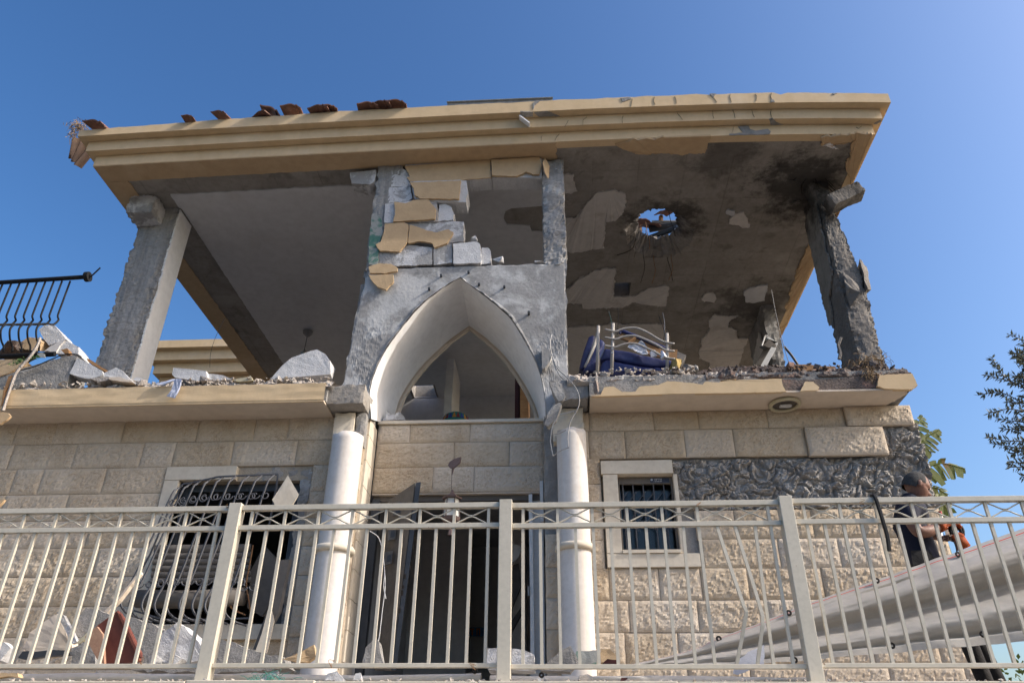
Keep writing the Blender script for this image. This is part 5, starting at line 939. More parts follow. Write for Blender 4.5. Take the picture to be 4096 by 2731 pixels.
# cloth draped over the slab edge
def cloth(P, nu, nv, seed, mt, nm, lab, cat, amp=.012):
    def fn(u, v):
        a = poly_at(P[0], v); b = poly_at(P[1], v); p = a + (b - a) * u; n = math.sin(u * 13 + v * 3 + seed) * amp + noise.noise((u * 4, v * 5, seed)) * amp * 2
        return (p[0], p[1] - abs(n), p[2])
    V, F = grid(fn, nu, nv); n = len(V); V = list(V) + [(x, y + .006, z) for x, y, z in V]; F = list(F) + [tuple(i + n for i in f)[::-1] for f in F]; return mk(nm, V, F, M[mt], label=lab, cat=cat, smooth=True)
cloth(([atY('z4', *q, 7.12) for q in ((1172, 700), (1168, 735), (1150, 775), (1120, 815))], [atY('z4', *q, 7.12) for q in ((1222, 700), (1218, 735), (1200, 780), (1178, 828))]), 10, 10, 1, 'cloth_blue', 'draped_cloth', 'pale blue cloth end hanging over the left slab edge', 'cloth', .008)
cloth(([atY('z4', *q, 7.16) for q in ((1045, 728), (1100, 718), (1160, 698), (1220, 700))], [atY('z4', *q, 7.14) for q in ((1060, 740), (1110, 732), (1165, 712), (1222, 712))]), 8, 12, 2, 'cloth_blue', 'draped_cloth', 'crumpled blue cloth lying on the left slab edge', 'cloth', .006)
# torn mesh and net strip at the far left, green sprig
Pn = [atY('m3', *q, 7.13) for q in ((540, 170), (500, 280), (410, 420), (300, 540), (220, 640), (170, 760), (110, 930), (40, 1150))]
mk('torn_mesh_strip', *tube(catmull(Pn, 6), [.016 + .008 * abs(noise.noise((i * .7, 0, 1))) for i in range(len(catmull(Pn, 6)))], 5), M['rubble'], label='torn plaster mesh strip hanging down at the far left', cat='mesh strip')
prism('render_piece', 'm3', 7.08, [(-40, 1180), (40, 1165), (110, 1175), (140, 1215), (80, 1280), (0, 1325), (-40, 1330)], .03, 'ochre', 'ochre render piece dangling at the far left edge', 'slab', sd=20)
prism('render_piece', 'm3', 7.12, [(110, 690), (165, 670), (160, 720), (70, 890), (30, 1090), (10, 1080), (40, 900)], .03, 'wood', 'narrow brown strip hanging beside the torn mesh at the far left', 'strip', sd=21)
g = G(); rr = random.Random(4)
for k in range(150):
    t = rr.random(); c = lerp(atY('m3', 170, 510, 7.12), atY('m3', 600, 400, 7.16), t) + [rr.gauss(0, .01), rr.gauss(0, .01), rr.gauss(0, .012)]; d = np.array([-.05 * rr.random(), rr.uniform(-.02, .02), rr.uniform(-.03, .01)]); g.add(([c, c + d * .5 + [0, 0, .006], c + d, c + d * .5 - [0, 0, .006]], [(0, 1, 2, 3)]))
g.mk('green_sprig', material('conifer_green', (.06, .13, .035), (.03, .08, .02), 15, .8, 0), label='green conifer sprig caught below the balcony rail', cat='plant')
prism('net_scrap', 'm3', 7.1, [(500, 385), (560, 365), (600, 385), (605, 435), (540, 425)], .01, 'mesh_green', 'green net scrap beside the conifer sprig', 'net', sd=22)
mk('dark_cable', *tube(catmull([atY('m3', *q, 7.2) for q in ((210, 620), (450, 560), (700, 455), (850, 400), (1000, 390), (1090, 425))], 6), .007, 5), M['wire_dark'], label='dark cable lying over the concrete upstand', cat='cable')
mk('loose_wire', *tube(catmull([atY('z4', *q, 7.9) for q in ((1510, 290), (1470, 370), (1440, 440), (1415, 530), (1410, 620))], 6), .003, 4), M['wire_dark'], label='thin wire hanging under the left eaves', cat='wire')
# ================================================================== concrete lumps and wires at the right foot of the arch
shard('concrete_shard', 'z5', 7.22, [(1505, 880), (1560, 872), (1590, 900), (1618, 985), (1600, 1010), (1570, 1018), (1530, 950)], .12, 'concrete', 'grey concrete shard hanging right of the arch foot, upper one', grp='shards on the wires', sd=3, sub=1, amp=.005)
shard('concrete_shard', 'z5', 7.2, [(1498, 1090), (1540, 1040), (1580, 1020), (1590, 1035), (1555, 1130), (1500, 1185), (1476, 1170)], .12, 'concrete', 'grey concrete shard hanging right of the arch foot, lower one', grp='shards on the wires', sd=4, sub=1, amp=.005)
shard('concrete_shard', 'z5', 7.45, [(1455, 640), (1490, 660), (1525, 700), (1510, 750), (1480, 790), (1460, 800)], .1, 'gravel_concrete', 'loose concrete piece beside the right haunch of the arch', grp='shards on the wires', sd=5, sub=1, amp=.005)
for k, pts in enumerate((((1520, 570), (1512, 630), (1520, 690), (1560, 790), (1620, 850), (1680, 920), (1708, 990), (1700, 1060), (1650, 1150), (1632, 1230), (1632, 1320)), ((1530, 740), (1570, 830), (1605, 870)), ((1560, 1130), (1530, 1180), (1515, 1270), (1520, 1320), (1532, 1383)), ((1532, 1383), (1590, 1345), (1640, 1325)), ((1515, 1240), (1570, 1232), (1620, 1210)), ((1700, 960), (1660, 990), (1610, 1010)), ((1680, 1080), (1620, 1095), (1575, 1105)))):
    mk('loose_wire', *tube(catmull([atY('z5', *q, 7.12) for q in pts], 6), .0055, 5), M['galv'], label=['long stirrup wire looping down beside the right column', 'short wire end at the right haunch of the arch', 'left side of the stirrup wire before the right column', 'bottom link of the stirrup wire on the right column', 'cross wire over the right column top', 'wire curving to the upper shard', 'wire curving to the lower shard'][k], cat='wire', group='bent stirrup wires by the right column')
P = atY('m2', 465, 1090, 7.14); RG = mk('hanging_rag', *lump((P[0], P[1], P[2]), (.045, .03, .075), 9, 2, .015), material('grey_rag', (.30, .25, .22), (.20, .16, .14), 18, .95, .6, 40), label='grey rag knot hanging from the right slab edge', cat='rag')
mk('cord', *tube([atY('m2', 455, 890, 7.2), atY('m2', 460, 1000, 7.14)], .008, 5), M['rubble'], RG)
# ================================================================== wrecked bed and couch on the right slab
YBd = 7.62
BF = thing('metal_bed', atY('m2', 660, 880, YBd), 'bent grey metal bed head with three curved tubes', 'bed')
for a, b in (((680, 215), (660, 890)), ((1403, 350), (1408, 890))): mk('post', *tube([atY('m2', *a, YBd), atY('m2', *b, YBd)], .019, 12), M['tube_metal'], BF, smooth=True)
for pts in (((570, 292), (650, 310), (720, 320), (800, 290), (920, 272), (1030, 285), (1160, 345), (1280, 420), (1380, 465), (1505, 487)), ((565, 398), (650, 415), (720, 425), (800, 395), (900, 378), (1010, 388), (1140, 440), (1260, 500), (1385, 570), (1505, 585)), ((562, 508), (650, 525), (715, 530), (800, 500), (900, 480), (1010, 492), (1130, 545), (1250, 600), (1330, 650), (1400, 675), (1512, 692))):
    mk('curved_tube', *tube(catmull([atY('m2', *q, YBd - .02) for q in pts], 5), .0125, 10), M['tube_metal'], BF, smooth=True)
for a, b in ((672, 553), (668, 612)): p = atY('m2', a, b, YBd - .03); mk('bolt', *tube([p, p + [0, -.012, 0]], .014, 8), M['galv'], BF)
BL = thing('metal_bed', atY('m2', 470, 880, YBd), 'leaning grey metal bed leg left of the bed head', 'bed')
mk('post', *tube([atY('m2', 482, 250, YBd + .05), atY('m2', 468, 880, YBd)], .019, 12), M['tube_metal'], BL, smooth=True); mk('brace', *tube(catmull([atY('m2', *q, YBd + .1) for q in ((470, 330), (430, 470), (370, 640), (300, 800))], 5), .014, 8), M['tube_metal'], BL, smooth=True); mk('brace', *tube([atY('m2', 470, 420, YBd + .12), atY('m2', 345, 740, YBd + .12)], .012, 8), M['tube_metal'], BL, smooth=True)
def cushion(pan, Y, pts, d, lab, sd, infl=.02, mt='blue', nm='blue_cushion', grp='blue cushions of the wrecked couch'):
    F_ = np.array(Ys(pan, Y, *pts)); c = F_.mean(axis=0); bm = bmesh.new()
    fr_ = [bm.verts.new(p) for p in F_]; bk = [bm.verts.new(p + np.array([0, d, .0])) for p in F_]; n = len(F_)
    bm.faces.new(fr_); bm.faces.new(bk[::-1])
    for i in range(n): bm.faces.new((fr_[(i + 1) % n], fr_[i], bk[i], bk[(i + 1) % n]))
    bmesh.ops.recalc_face_normals(bm, faces=bm.faces[:]); bmesh.ops.bevel(bm, geom=bm.edges[:], offset=.025, segments=3, affect='EDGES', profile=.5)
    bmesh.ops.triangulate(bm, faces=[f for f in bm.faces if len(f.verts) > 4]); bmesh.ops.subdivide_edges(bm, edges=[e for e in bm.edges if e.calc_length() > .06], cuts=3, use_grid_fill=True)
    for v in bm.verts: v.co += noise.noise_vector(v.co * 5 + Vector((sd, 0, 0))) * infl + noise.noise_vector(v.co * 16 + Vector((sd, 0, 0))) * infl * .3
    return mk(nm, *bmout(bm), M[mt], label=lab, cat='cushion', group=grp, smooth=True)
cushion('m2', YBd + .08, [(500, 700), (560, 545), (690, 560), (920, 590), (1130, 640), (1390, 690), (1490, 710), (1500, 800), (1380, 800), (1200, 790), (900, 745), (690, 700), (600, 690)], .5, 'upper dark blue couch cushion under the curved bed tubes', 1, .012)
cushion('m2', YBd + .05, [(500, 870), (530, 740), (600, 700), (700, 720), (950, 765), (1200, 810), (1380, 830), (1470, 850), (1470, 895), (500, 895)], .5, 'lower wrinkled dark blue couch cushion on the slab edge', 2, .022)
cushion('m2', YBd + .35, [(215, 800), (345, 385), (400, 360), (440, 372), (430, 450), (350, 660), (280, 830), (240, 830)], .18, 'dark blue cushion standing upright at the left of the bed', 3, .01)
cushion('m2', YBd + .25, [(270, 850), (440, 480), (500, 410), (570, 450), (575, 490), (540, 550), (470, 680), (450, 860)], .2, 'dark blue cushion leaning behind the bed leg', 4, .012)
def board(pan, Y, pts, d, mt, lab, cat='board', sd=0): return mk('broken_board', *extr(Ys(pan, Y, *pts), d), M[mt], label=lab, cat=cat)
board('m2', YBd + .30, [(760, 395), (800, 320), (940, 370), (1220, 480), (1420, 560), (1440, 600), (1200, 560), (900, 450)], (0, .12, .05), 'wood', 'brown broken bed board under the tubes')
mk('board_edge', *tube([atY('m2', *q, YBd + .29) for q in ((765, 345), (800, 315), (960, 375), (1240, 490), (1430, 570))], .022, 6), M['blue'], label='torn blue fabric edge of the broken bed board', cat='fabric')
board('m2', YBd + .25, [(1140, 545), (1545, 565), (1535, 690), (1440, 680), (1180, 640), (1120, 590)], (0, .03, 0), 'wood', 'brown wooden drawer panel at the right of the couch'); board('m2', YBd + .35, [(1545, 590), (1665, 640), (1610, 710), (1535, 690)], (0, .2, 0), 'burnt', 'blackened board end at the right of the couch')
board('m2', YBd + .15, [(875, 460), (960, 392), (990, 400), (900, 470)], (0, .05, 0), 'wood', 'pale wood splinter on the couch'); mk('foam_piece', *lump(atY('m2', 1520, 790, YBd), (.09, .05, .10), 5, 2, .015), material('yellow_foam', (.46, .34, .13), (.36, .25, .09), 12, .95, .4, 50), label='yellow foam piece at the right end of the couch', cat='foam')
cloth(([atY('m2', *q, YBd - .0) for q in ((870, 535), (900, 500), (960, 505))], [atY('m2', *q, YBd - .02) for q in ((1080, 640), (1150, 625), (1150, 600))]), 12, 8, 4, 'paper', 'torn_papers', 'silvery crumpled papers on the blue couch', 'paper', .015)
cloth(([atY('m2', *q, YBd + .03) for q in ((970, 520), (1040, 450), (1060, 445))], [atY('m2', *q, YBd + .02) for q in ((1120, 625), (1140, 545), (1100, 480))]), 8, 8, 5, 'paper', 'torn_papers', 'white paper sheet standing up on the blue couch', 'paper', .01)
for k, (a, b, s) in enumerate(((1215, 620, .04), (1345, 640, .05))): mk('paper_wad', *lump(atY('m2', a, b, YBd - .0), (s, s * .7, s * 1.1), 30 + k, 1), M['paper'], label=['white paper wad in the middle of the couch', 'white paper wad by the right bed post'][k], cat='paper')
mk('black_lump', *lump(atY('m2', 1700, 830, 7.4), (.085, .06, .055), 5, 1, .006), M['burnt'], label='black charred lump on the right slab edge beside the couch', cat='rubble'); mk('rubble_lump', *lump(atY('m2', 1560, 860, 7.3), (.09, .05, .03), 6, 1, .008), M['beige'], label='beige tile lump on the right slab edge beside the couch', cat='rubble'); mk('rubble_lump', *lump(atY('m2', 1790, 835, 7.4), (.04, .04, .04), 7, 1, .006), M['concrete'], label='small grey lump right of the charred lump', cat='rubble')
prism('burnt_board', 'z6', 7.45, [(-150, 640), (160, 648), (290, 620), (520, 612), (770, 612), (765, 640), (500, 650), (200, 665), (-150, 660)], .3, 'burnt_rubble', 'charred floor edge strip on the right slab', 'debris', sd=3, amp=.012); prism('burnt_board', 'z6', 7.42, [(775, 605), (860, 600), (1085, 615), (1080, 640), (780, 640)], .3, 'wood', 'brown charred plank on the right slab edge', 'plank', sd=4, amp=.008)
nest(atY('z6', 1300, 585, 7.5), (.09, .06, .035), 260, 7).mk('bird_nest', M['dry'], label='dry nest grass heap at the foot of the burnt pillar', cat='nest'); nest(atY('z6', 1310, 650, 7.2), (.03, .02, .05), 80, 8).mk('dry_grass_strand', M['dry'], label='dry grass strand hanging off the right slab', cat='nest')
mk('torn_strip', *tube(catmull([atY('z6', *q, 8.0) for q in ((1122, 420), (1105, 470), (1118, 520), (1110, 565))], 5), [.02] * 16, 5), M['burnt'], label='black torn strip hanging left of the burnt pillar foot', cat='strip')
AC = thing('air_conditioner', atY('z6', 620, 610, 10.9), 'white wall air conditioner dangling broken at the back right', 'air conditioner')
mk('body', *extr(Ys('z6', 10.8, (600, 470), (640, 430), (695, 450), (640, 490)), (0, .25, .1)), M['shutter'], AC); mk('front_panel', *extr(Ys('z6', 10.75, (655, 482), (688, 490), (620, 612), (580, 612)), (0, .06, 0)), M['pvc'], AC); mk('side_panel', *extr(Ys('z6', 10.8, (610, 410), (630, 408), (700, 455), (690, 470)), (0, .1, 0)), M['pvc'], AC); mk('case', *extr(Ys('z6', 10.9, (545, 605), (600, 500), (650, 482), (610, 605)), (0, .1, 0)), M['shutter'], AC)
mk('hose', *tube(catmull([atY('z6', *q, 10.7) for q in ((632, 410), (612, 412), (600, 445), (590, 475))], 5), .014, 6), M['pvc'], AC)
for k, (pan, pts, Y, mt) in enumerate((('z6', ((655, 100), (680, 240), (715, 390), (745, 500), (775, 600)), 9.8, 'galv'), ('z6', ((740, 480), (790, 540), (830, 600)), 10.5, 'wire_dark'), ('m2', ((745, 10), (748, 180), (735, 360)), 8.8, 'wire_dark'), ('m2', ((1290, 100), (1340, 240), (1370, 330), (1350, 480)), 8.8, 'wire_dark'), ('m2', ((620, 50), (650, 150), (660, 240)), 8.8, 'mesh_green'), ('m2', ((1345, 70), (1370, 200), (1365, 340)), 8.8, 'galv'))):
    P = catmull([atY(pan, *q, Y) for q in pts], 5); mk('loose_wire', *tube(P, .005 if k != 1 else .02, 5), M[mt], label=['long thin wire hanging at the back right corner', 'thick dark cable end beyond the back right wall stub', 'dark wire hanging over the bed, left one', 'dark wire hanging over the bed, right one', 'short green wire above the bed head', 'pale wire above the right bed post'][k], cat='wire')
# colourful pouf behind the parapet
pp = atY('m4', 1100, 925, 8.75); PF = thing('woven_pouf', (pp[0], 9.1, 3.85), 'round pouf with coloured zigzag pattern behind the parapet', 'pouf')
R0 = abs(atY('m4', 1295, 900, 8.8)[0] - pp[0]); ztop = atY('m4', 1100, 768, 8.9)[2]
cols = [(.03, .16, .14), (.20, .03, .04), (.03, .05, .26), (.48, .22, .04), (.03, .02, .06)]
pm = [material('pouf_%d' % i, c, None, 12, .9, .4, 80) for i, c in enumerate(cols)]
hp = ztop - 3.85; prof = [(R0 * .95, 0), (R0 * 1.04, hp * .5), (R0 * 1.03, hp * .76), (R0 * .82, hp * .92), (R0 * .45, hp), (R0 * .1, hp * 1.01)]
V, F = lathe(prof, (pp[0], 9.1, 3.85), 48); mk('cover', V, F, pm[0], PF, smooth=True)
for k in range(11):
    a0 = math.pi + k * math.pi / 11 + .02; a1 = a0 + math.pi / 11 - .03; am = (a0 + a1) / 2
    def q(a, r_, z_): return (pp[0] + R0 * r_ * math.cos(a), 9.1 + R0 * r_ * math.sin(a), 3.85 + hp * z_)
    T = [q(a0, 1.055, .74), q(a1, 1.055, .74), q(am, .90, .915)]; T2 = [(x, y + .01, z - .012) for x, y, z in T]
    mk('zigzag', T + T2, [(0, 1, 2), (5, 4, 3), (0, 3, 4, 1), (1, 4, 5, 2), (2, 5, 3, 0)], pm[1 + k % 3], PF)
for k, (pan, pts) in enumerate((('m4', [(215, 850), (240, 800), (300, 850), (340, 880), (310, 940), (220, 940)]), ('m4', [(320, 930), (345, 850), (400, 830), (450, 880), (475, 940)]), ('m4', [(170, 940), (185, 912), (215, 925), (215, 942)]))):
    shard('rubble_lump', pan, YC + .05, pts, .15, 'aac', ['grey stone at the left end of the parapet', 'rounded grey stone second from the left on the parapet', 'tiny stone in the left corner of the parapet'][k], grp='stones on the parapet', sd=k, sub=2, amp=.01)
# ================================================================== debris on the terrace behind the railing
YD = 5.7
prism('concrete_slab_piece', 'z7', 6.3, [(490, 1190), (520, 1120), (580, 1060), (740, 1100), (850, 1110), (960, 1150), (1120, 1215), (1320, 1260), (1500, 1270), (1700, 1350), (1900, 1395), (1940, 1470), (1400, 1500), (900, 1480), (560, 1300)], .18, 'concrete', 'long sloping grey concrete slab piece under the left window', sd=1, amp=.012)
for k, (pts, Y, d, mt, lab) in enumerate(((
    [(160, 1330), (200, 1230), (300, 1150), (385, 1100), (470, 1260), (480, 1330), (300, 1400)], 6.2, .12, 'beige', 'large brownish stone slab leaning at the far left behind the railing'),
    ([(380, 1090), (425, 1110), (520, 1290), (480, 1300)], 6.1, .05, 'aac', 'narrow grey strip leaning on the brownish slab at the far left'),
    ([(1050, 1400), (1090, 1230), (1190, 1160), (1240, 1190), (1370, 1330), (1360, 1410), (1120, 1440)], 5.7, .2, 'aac_clean', 'pale broken block behind the left post of the railing'),
    ([(1090, 1410), (1130, 1360), (1220, 1400), (1180, 1440)], 5.6, .1, 'aac', 'small pale block before the broken block near the left post'),
    ([(480, 1330), (560, 1290), (640, 1330), (640, 1440), (480, 1440)], 5.9, .1, 'concrete', 'grey fragment left of the red panel'),
    ([(940, 1380), (1000, 1360), (1050, 1390), (1040, 1440), (940, 1440)], 5.6, .1, 'aac', 'grey-white lump right of the red panel'),
    ([(-80, 1330), (30, 1290), (70, 1330), (0, 1420), (-80, 1420)], 5.8, .1, 'aac_clean', 'pale lump at the left edge behind the railing'),
    ([(1900, 1410), (1980, 1370), (2110, 1310), (2125, 1390), (2060, 1430)], 5.9, .08, 'ochre', 'ochre render chunk at the foot of the left column'))):
    shard('terrace_rubble', 'z7', Y, pts, d, mt, lab, grp='rubble on the terrace', sd=k, amp=.01, sub=2)
for k, (pan, pts, Y, d, mt, lab) in enumerate((('z8', [(250, 1440), (270, 1330), (335, 1265), (360, 1290), (388, 1430)], 6.2, .1, 'concrete', 'pointed grey stone at the foot of the open door'), ('z8', [(1085, 1450), (1090, 1335), (1160, 1332), (1240, 1335), (1340, 1340), (1405, 1375), (1410, 1480), (1100, 1480)], 6.1, .25, 'aac', 'large grey-white block behind the middle post'),
    ('z8', [(1450, 1480), (1520, 1400), (1600, 1340), (1650, 1315), (1705, 1430), (1650, 1490)], 6.1, .12, 'concrete', 'grey concrete wedge at the foot of the right column'), ('z8', [(1680, 1440), (1690, 1355), (1800, 1345), (1835, 1350), (1825, 1440)], 6.2, .15, 'mesh_green', 'block with green mesh before the right column foot'), ('z8', [(1830, 1430), (1860, 1335), (1920, 1335), (1965, 1380), (1965, 1430)], 6.0, .1, 'ochre', 'ochre render chunk right of the right column foot'),
    ('z8', [(1865, 1435), (1900, 1400), (1960, 1410), (1970, 1440)], 5.8, .1, 'darkwood', 'dark red tile piece before the right column'), ('z8', [(1700, 1540), (1705, 1510), (1760, 1508), (1800, 1530), (1795, 1555), (1720, 1558)], 4.78, .06, 'rubble', 'grey lump on the coping right of the middle post'), ('z8', [(0, 1545), (30, 1500), (80, 1495), (125, 1550)], 4.78, .06, 'aac', 'grey lump on the coping between left and middle post'), ('z8', [(190, 1545), (205, 1500), (235, 1492), (245, 1550)], 4.78, .05, 'aac_clean', 'upright white crumb on the coping between left and middle post'),
    ('z7', [(2185, 1545), (2200, 1500), (2260, 1490), (2310, 1535), (2300, 1555)], 4.78, .06, 'aac', 'grey lump on the coping under the left column'), ('z8', [(1430, 1558), (1430, 1535), (1455, 1540), (1450, 1560)], 4.76, .03, 'aac_clean', 'small white crumb on the coping right of the middle post'), ('z8', [(1985, 1550), (1995, 1525), (2035, 1530), (2035, 1555)], 4.76, .03, 'darkwood', 'small red crumb on the coping far right of the middle post'))):
    shard('terrace_rubble', pan, Y, pts, d, mt, lab, grp='rubble on the terrace', sd=20 + k, amp=.008, sub=2)
RP = thing('red_panel', atY('z7', 780, 1420, 5.5), 'reddish brown folded metal panel leaning behind the railing', 'panel')
red = material('red_brown_panel', (.20, .065, .045), (.14, .045, .035), 5, .55, .15, 40, .005, stains=(((.34, .22, .16), 4, .58, .75, .5),))
mk('main_sheet', *extr(Ys('z7', 5.5, (640, 1190), (790, 1080), (830, 1130), (940, 1360), (930, 1420), (700, 1450)), (0, .04, 0)), red, RP); mk('front_fold', *extr(Ys('z7', 5.42, (570, 1255), (650, 1185), (690, 1240), (700, 1440), (660, 1420)), (0, .03, 0)), material('pale_red_panel', (.42, .27, .19), (.33, .18, .12), 5, .6, .15, 40), RP)
for k in range(3): mk('edge_rib', *tube([atY('z7', 790 + 12 * k, 1085 + 10 * k, 5.49), atY('z7', 930 + 10 * k, 1385 + 5 * k, 5.49)], .010, 6), red, RP)
prism('plank', 'z7', 6.0, [(700, 1085), (790, 1000), (940, 815), (945, 830), (800, 1010), (720, 1095)], .05, 'beige', 'beige plank leaning up towards the left window grille', 'plank', sd=3); prism('plank', 'z7', 5.9, [(515, 1290), (600, 1215), (615, 1235), (530, 1305)], .05, 'cream_plastic', 'short beige plank left of the red panel', 'plank', sd=4)
prism('bent_profile', 'z7', 5.6, [(120, 1395), (150, 1355), (460, 1340), (470, 1370), (150, 1405)], .05, 'dark_metal', 'dark metal profile lying at the far left behind the railing', 'metal strip', sd=5)
prism('render_piece', 'z7', 4.76, [(-60, 1500), (60, 1505), (118, 1497), (125, 1520), (-60, 1535)], .05, 'ochre', 'ochre render piece on the coping at the far left', 'slab', sd=6); prism('render_piece', 'z7', 6.6, [(-40, 350), (32, 335), (20, 350), (-40, 400)], .03, 'ochre', 'ochre render corner hanging at the left picture edge over the railing', 'slab', sd=7)
g = G(); rr = random.Random(9)
for k in range(260): 
    X = rr.uniform(-3.6, 2.9); s = rr.uniform(.004, .013); g.add(lump((X, rr.uniform(4.71, 4.80), .566 + s * .5), (s * 1.3, s, s * .8), 3000 + k, 0, s * .1, 8))
for k in range(300):
    X = rr.uniform(-5, 3); s = rr.uniform(.01, .05); g.add(lump((X, rr.uniform(5.2, 6.6), .5 + s * .4), (s * 1.3, s, s * .8), 5000 + k, 0, s * .1, 8))
g.mk('coping_crumbs', M['rubble'], kind='stuff', label='small crumbs scattered on the coping and terrace', cat='crumbs')
NT = thing('green_net', atY('z7', 1780, 1555, 4.74), 'scrap of green net with grey rubble on the coping', 'net'); g = G(); rr = random.Random(12); cN = atY('z7', 1780, 1530, 4.74)
for k in range(70):
    a = cN + [rr.gauss(0, .065), rr.gauss(0, .012), abs(rr.gauss(0, .018)) - .02]; b = a + [rr.uniform(-.07, .07), rr.uniform(-.01, .01), rr.uniform(-.03, .03)]; g.add(tube([a, (a + b) / 2 + [0, -.005, .006], b], .0016, 3))
g.mk('net_threads', material('turquoise_net', (.10, .34, .28), (.07, .26, .22), 12, .8, 0), NT); mk('grey_rubble', *lump(cN + np.array([.02, .03, .005]), (.09, .03, .025), 4, 2, .006), M['aac'], NT)
# ================================================================== tarpaulin
top = [('z8', 2060, 1440), ('z9', -40, 1385), ('z9', 150, 1330), ('z9', 300, 1262), ('z9', 500, 1190), ('z9', 820, 1062), ('z9', 1100, 960), ('z9', 1450, 842), ('z9', 1700, 752), ('z9', 2000, 650), ('z9', 2352, 525), ('z9', 2700, 400), ('z9', 3100, 250)]
bot = [('z8', 2060, 1490), ('z9', -40, 1450), ('z9', 150, 1452), ('z9', 300, 1452), ('z9', 500, 1448), ('z9', 820, 1432), ('z9', 1100, 1408), ('z9', 1450, 1382), ('z9', 1700, 1362), ('z9', 2000, 1340), ('z9', 2352, 1308), ('z9', 2700, 1275), ('z9', 3100, 1230)]
YT = 5.35
TT = catmull([atY(*q, YT) for q in top], 5); TB = catmull([atY(*q, YT - .12) for q in bot], 5)
def tarp(u, v):
    a = poly_at(TT, u); b = poly_at(TB, u); p = a + (b - a) * v; wd = np.linalg.norm(b - a)
    f = (.5 - .5 * math.cos(2 * math.pi * min(1, max(0, (v - .16) / .30)))) * .55 * (.16 < v < .46) - 0
    ph = v + .03 * math.sin(u * 9) + .02 * noise.noise((u * 6, v * 3, 1))
    d = .17 * (.5 - .5 * math.cos(2 * math.pi * (ph * 2.15 - .12))) ** .7 + .02 * noise.noise((u * 9, v * 9, 2)) + .010 * noise.noise((u * 16, v * 34, 3)) + .004 * noise.noise((u * 60, v * 60, 4))
    if v < .13: d = .05 * v / .13 + .006 * noise.noise((u * 30, 0, 3))
    if v > .90: d = .16 + .02 * math.sin(u * 40)
    return (p[0], p[1] - d * min(1, wd / .7), p[2] + .006 * noise.noise((u * 30, v * 2, 5)))
nu, nv = 150, 60
V, F = grid(tarp, nu, nv); uv = [(i / nu, j / nv) for j in range(nv + 1) for i in range(nu + 1)]
TP = mk('tarpaulin', V, F, M['tarp'], label='grey-white tarpaulin with red edge stripe sagging behind the right railing', cat='tarpaulin', uv=uv, smooth=True)
for pan, a, b, dd in (('z9', 770, 1096, .03), ('z9', 1360, 880, .03), ('z9', 1462, 1316, .3), ('z9', 2070, 1240, .3), ('z9', 808, 1412, .3), ('z9', 300, 1270, .03), ('z9', 1905, 705, .03)):
    p = atY(pan, a, b, YT - dd); mk('eyelet', *tube([p + np.array([.013 * math.cos(t), -.008, .013 * math.sin(t)]) for t in np.linspace(0, 6.283, 17)[:-1]], .0065, 6, True), M['eyelet'], TP)
mk('paper_scrap', *extr(ragged(Ys('z9', 5.1, (410, 1420), (470, 1380), (520, 1340), (605, 1310), (608, 1440), (480, 1500), (400, 1500)), .008, .04, 3), (0, .005, 0)), M['paper'], label='torn printed paper lying against the tarpaulin foot', cat='paper')
def roll(nm, x0, x1, Y, z, r, sd, lab):
    n = 120; V = []; F = []; m = 14
    for i in range(n + 1):
        X = lerp(x0, x1, i / n)
        for k in range(m):
            a = 2 * math.pi * k / m; q = r * (1 + .25 * noise.noise((X * 3, a, sd)) + .12 * noise.noise((X * 9, a * 2, sd)))
            V.append((X, Y + 1.3 * q * math.cos(a) + .03 * noise.noise((X * 1.5, 3, sd)), z + q * math.sin(a) * (.75 + .3 * noise.noise((X * 1.1, 7, sd)))))
    for i in range(n):
        for k in range(m): F.append((i * m + k, i * m + (k + 1) % m, (i + 1) * m + (k + 1) % m, (i + 1) * m + k))
    return mk(nm, V, F, M['tarp2'], label=lab, cat='tarpaulin', smooth=True)
roll('folded_tarpaulin', -3.6, -.5, 4.98, .605, .042, 1, 'rolled pale tarpaulin lying on the terrace edge left of the middle post'); R2 = roll('folded_tarpaulin', -.45, 1.5, 5.0, .60, .036, 2, 'rolled pale tarpaulin on the terrace edge right of the middle post')
for a, b in ((1007, 1485), (1455, 1513)): p = atY('z8', a, b, 4.92); mk('eyelet', *tube([p + np.array([.011 * math.cos(t), -.004, .011 * math.sin(t)]) for t in np.linspace(0, 6.283, 17)[:-1]], .006, 6, True), M['eyelet'], R2)
# ================================================================== the man behind the tarpaulin
YP = 6.15
skin = material('skin', (.22, .11, .078), (.17, .085, .06), 9, .55, .15, 80, .003, stains=(((.28, .09, .07), 8, .6, .8, .4),)); navy = material('navy_shirt', (.010, .012, .024), (.015, .017, .032), 6, .9, .4, 16, .02); black = material('black_trousers', (.010, .010, .011), (.016, .015, .016), 6, .85, .4, 20, .02); hairm = material('short_grey_hair', (.022, .020, .020), (.06, .06, .06), 35, .85, .5, 140, .004); orange = material('orange_glove', (.36, .075, .018), (.26, .05, .012), 9, .85, .4, 60, .006); blackrub = material('black_glove_palm', (.012, .012, .013), None, 9, .6, .2)
def mp(x, y, dy=0): return Vector(atY('m1', x, y, YP + dy))
hip = mp(1110, 1290); hip.z -= .02
J = {}
def J_(n, v, r): J[n] = (Vector(v), r)
J_('pelvis', hip, (.15, .12)); J_('waist', mp(1030, 1060), (.155, .125)); J_('chest', mp(930, 800), (.175, .13)); J_('upper', mp(930, 610), (.165, .115)); J_('neckb', mp(905, 470), (.075, .07)); J_('neck', mp(935, 400), (.062, .062))
J_('sh_r', mp(890, 610, -.19), (.075, .075)); J_('el_r', mp(1010, 880, -.27), (.05, .05)); J_('fa_r', mp(1160, 865, -.25), (.046, .046)); J_('wr_r', mp(1300, 800, -.20), (.031, .031))
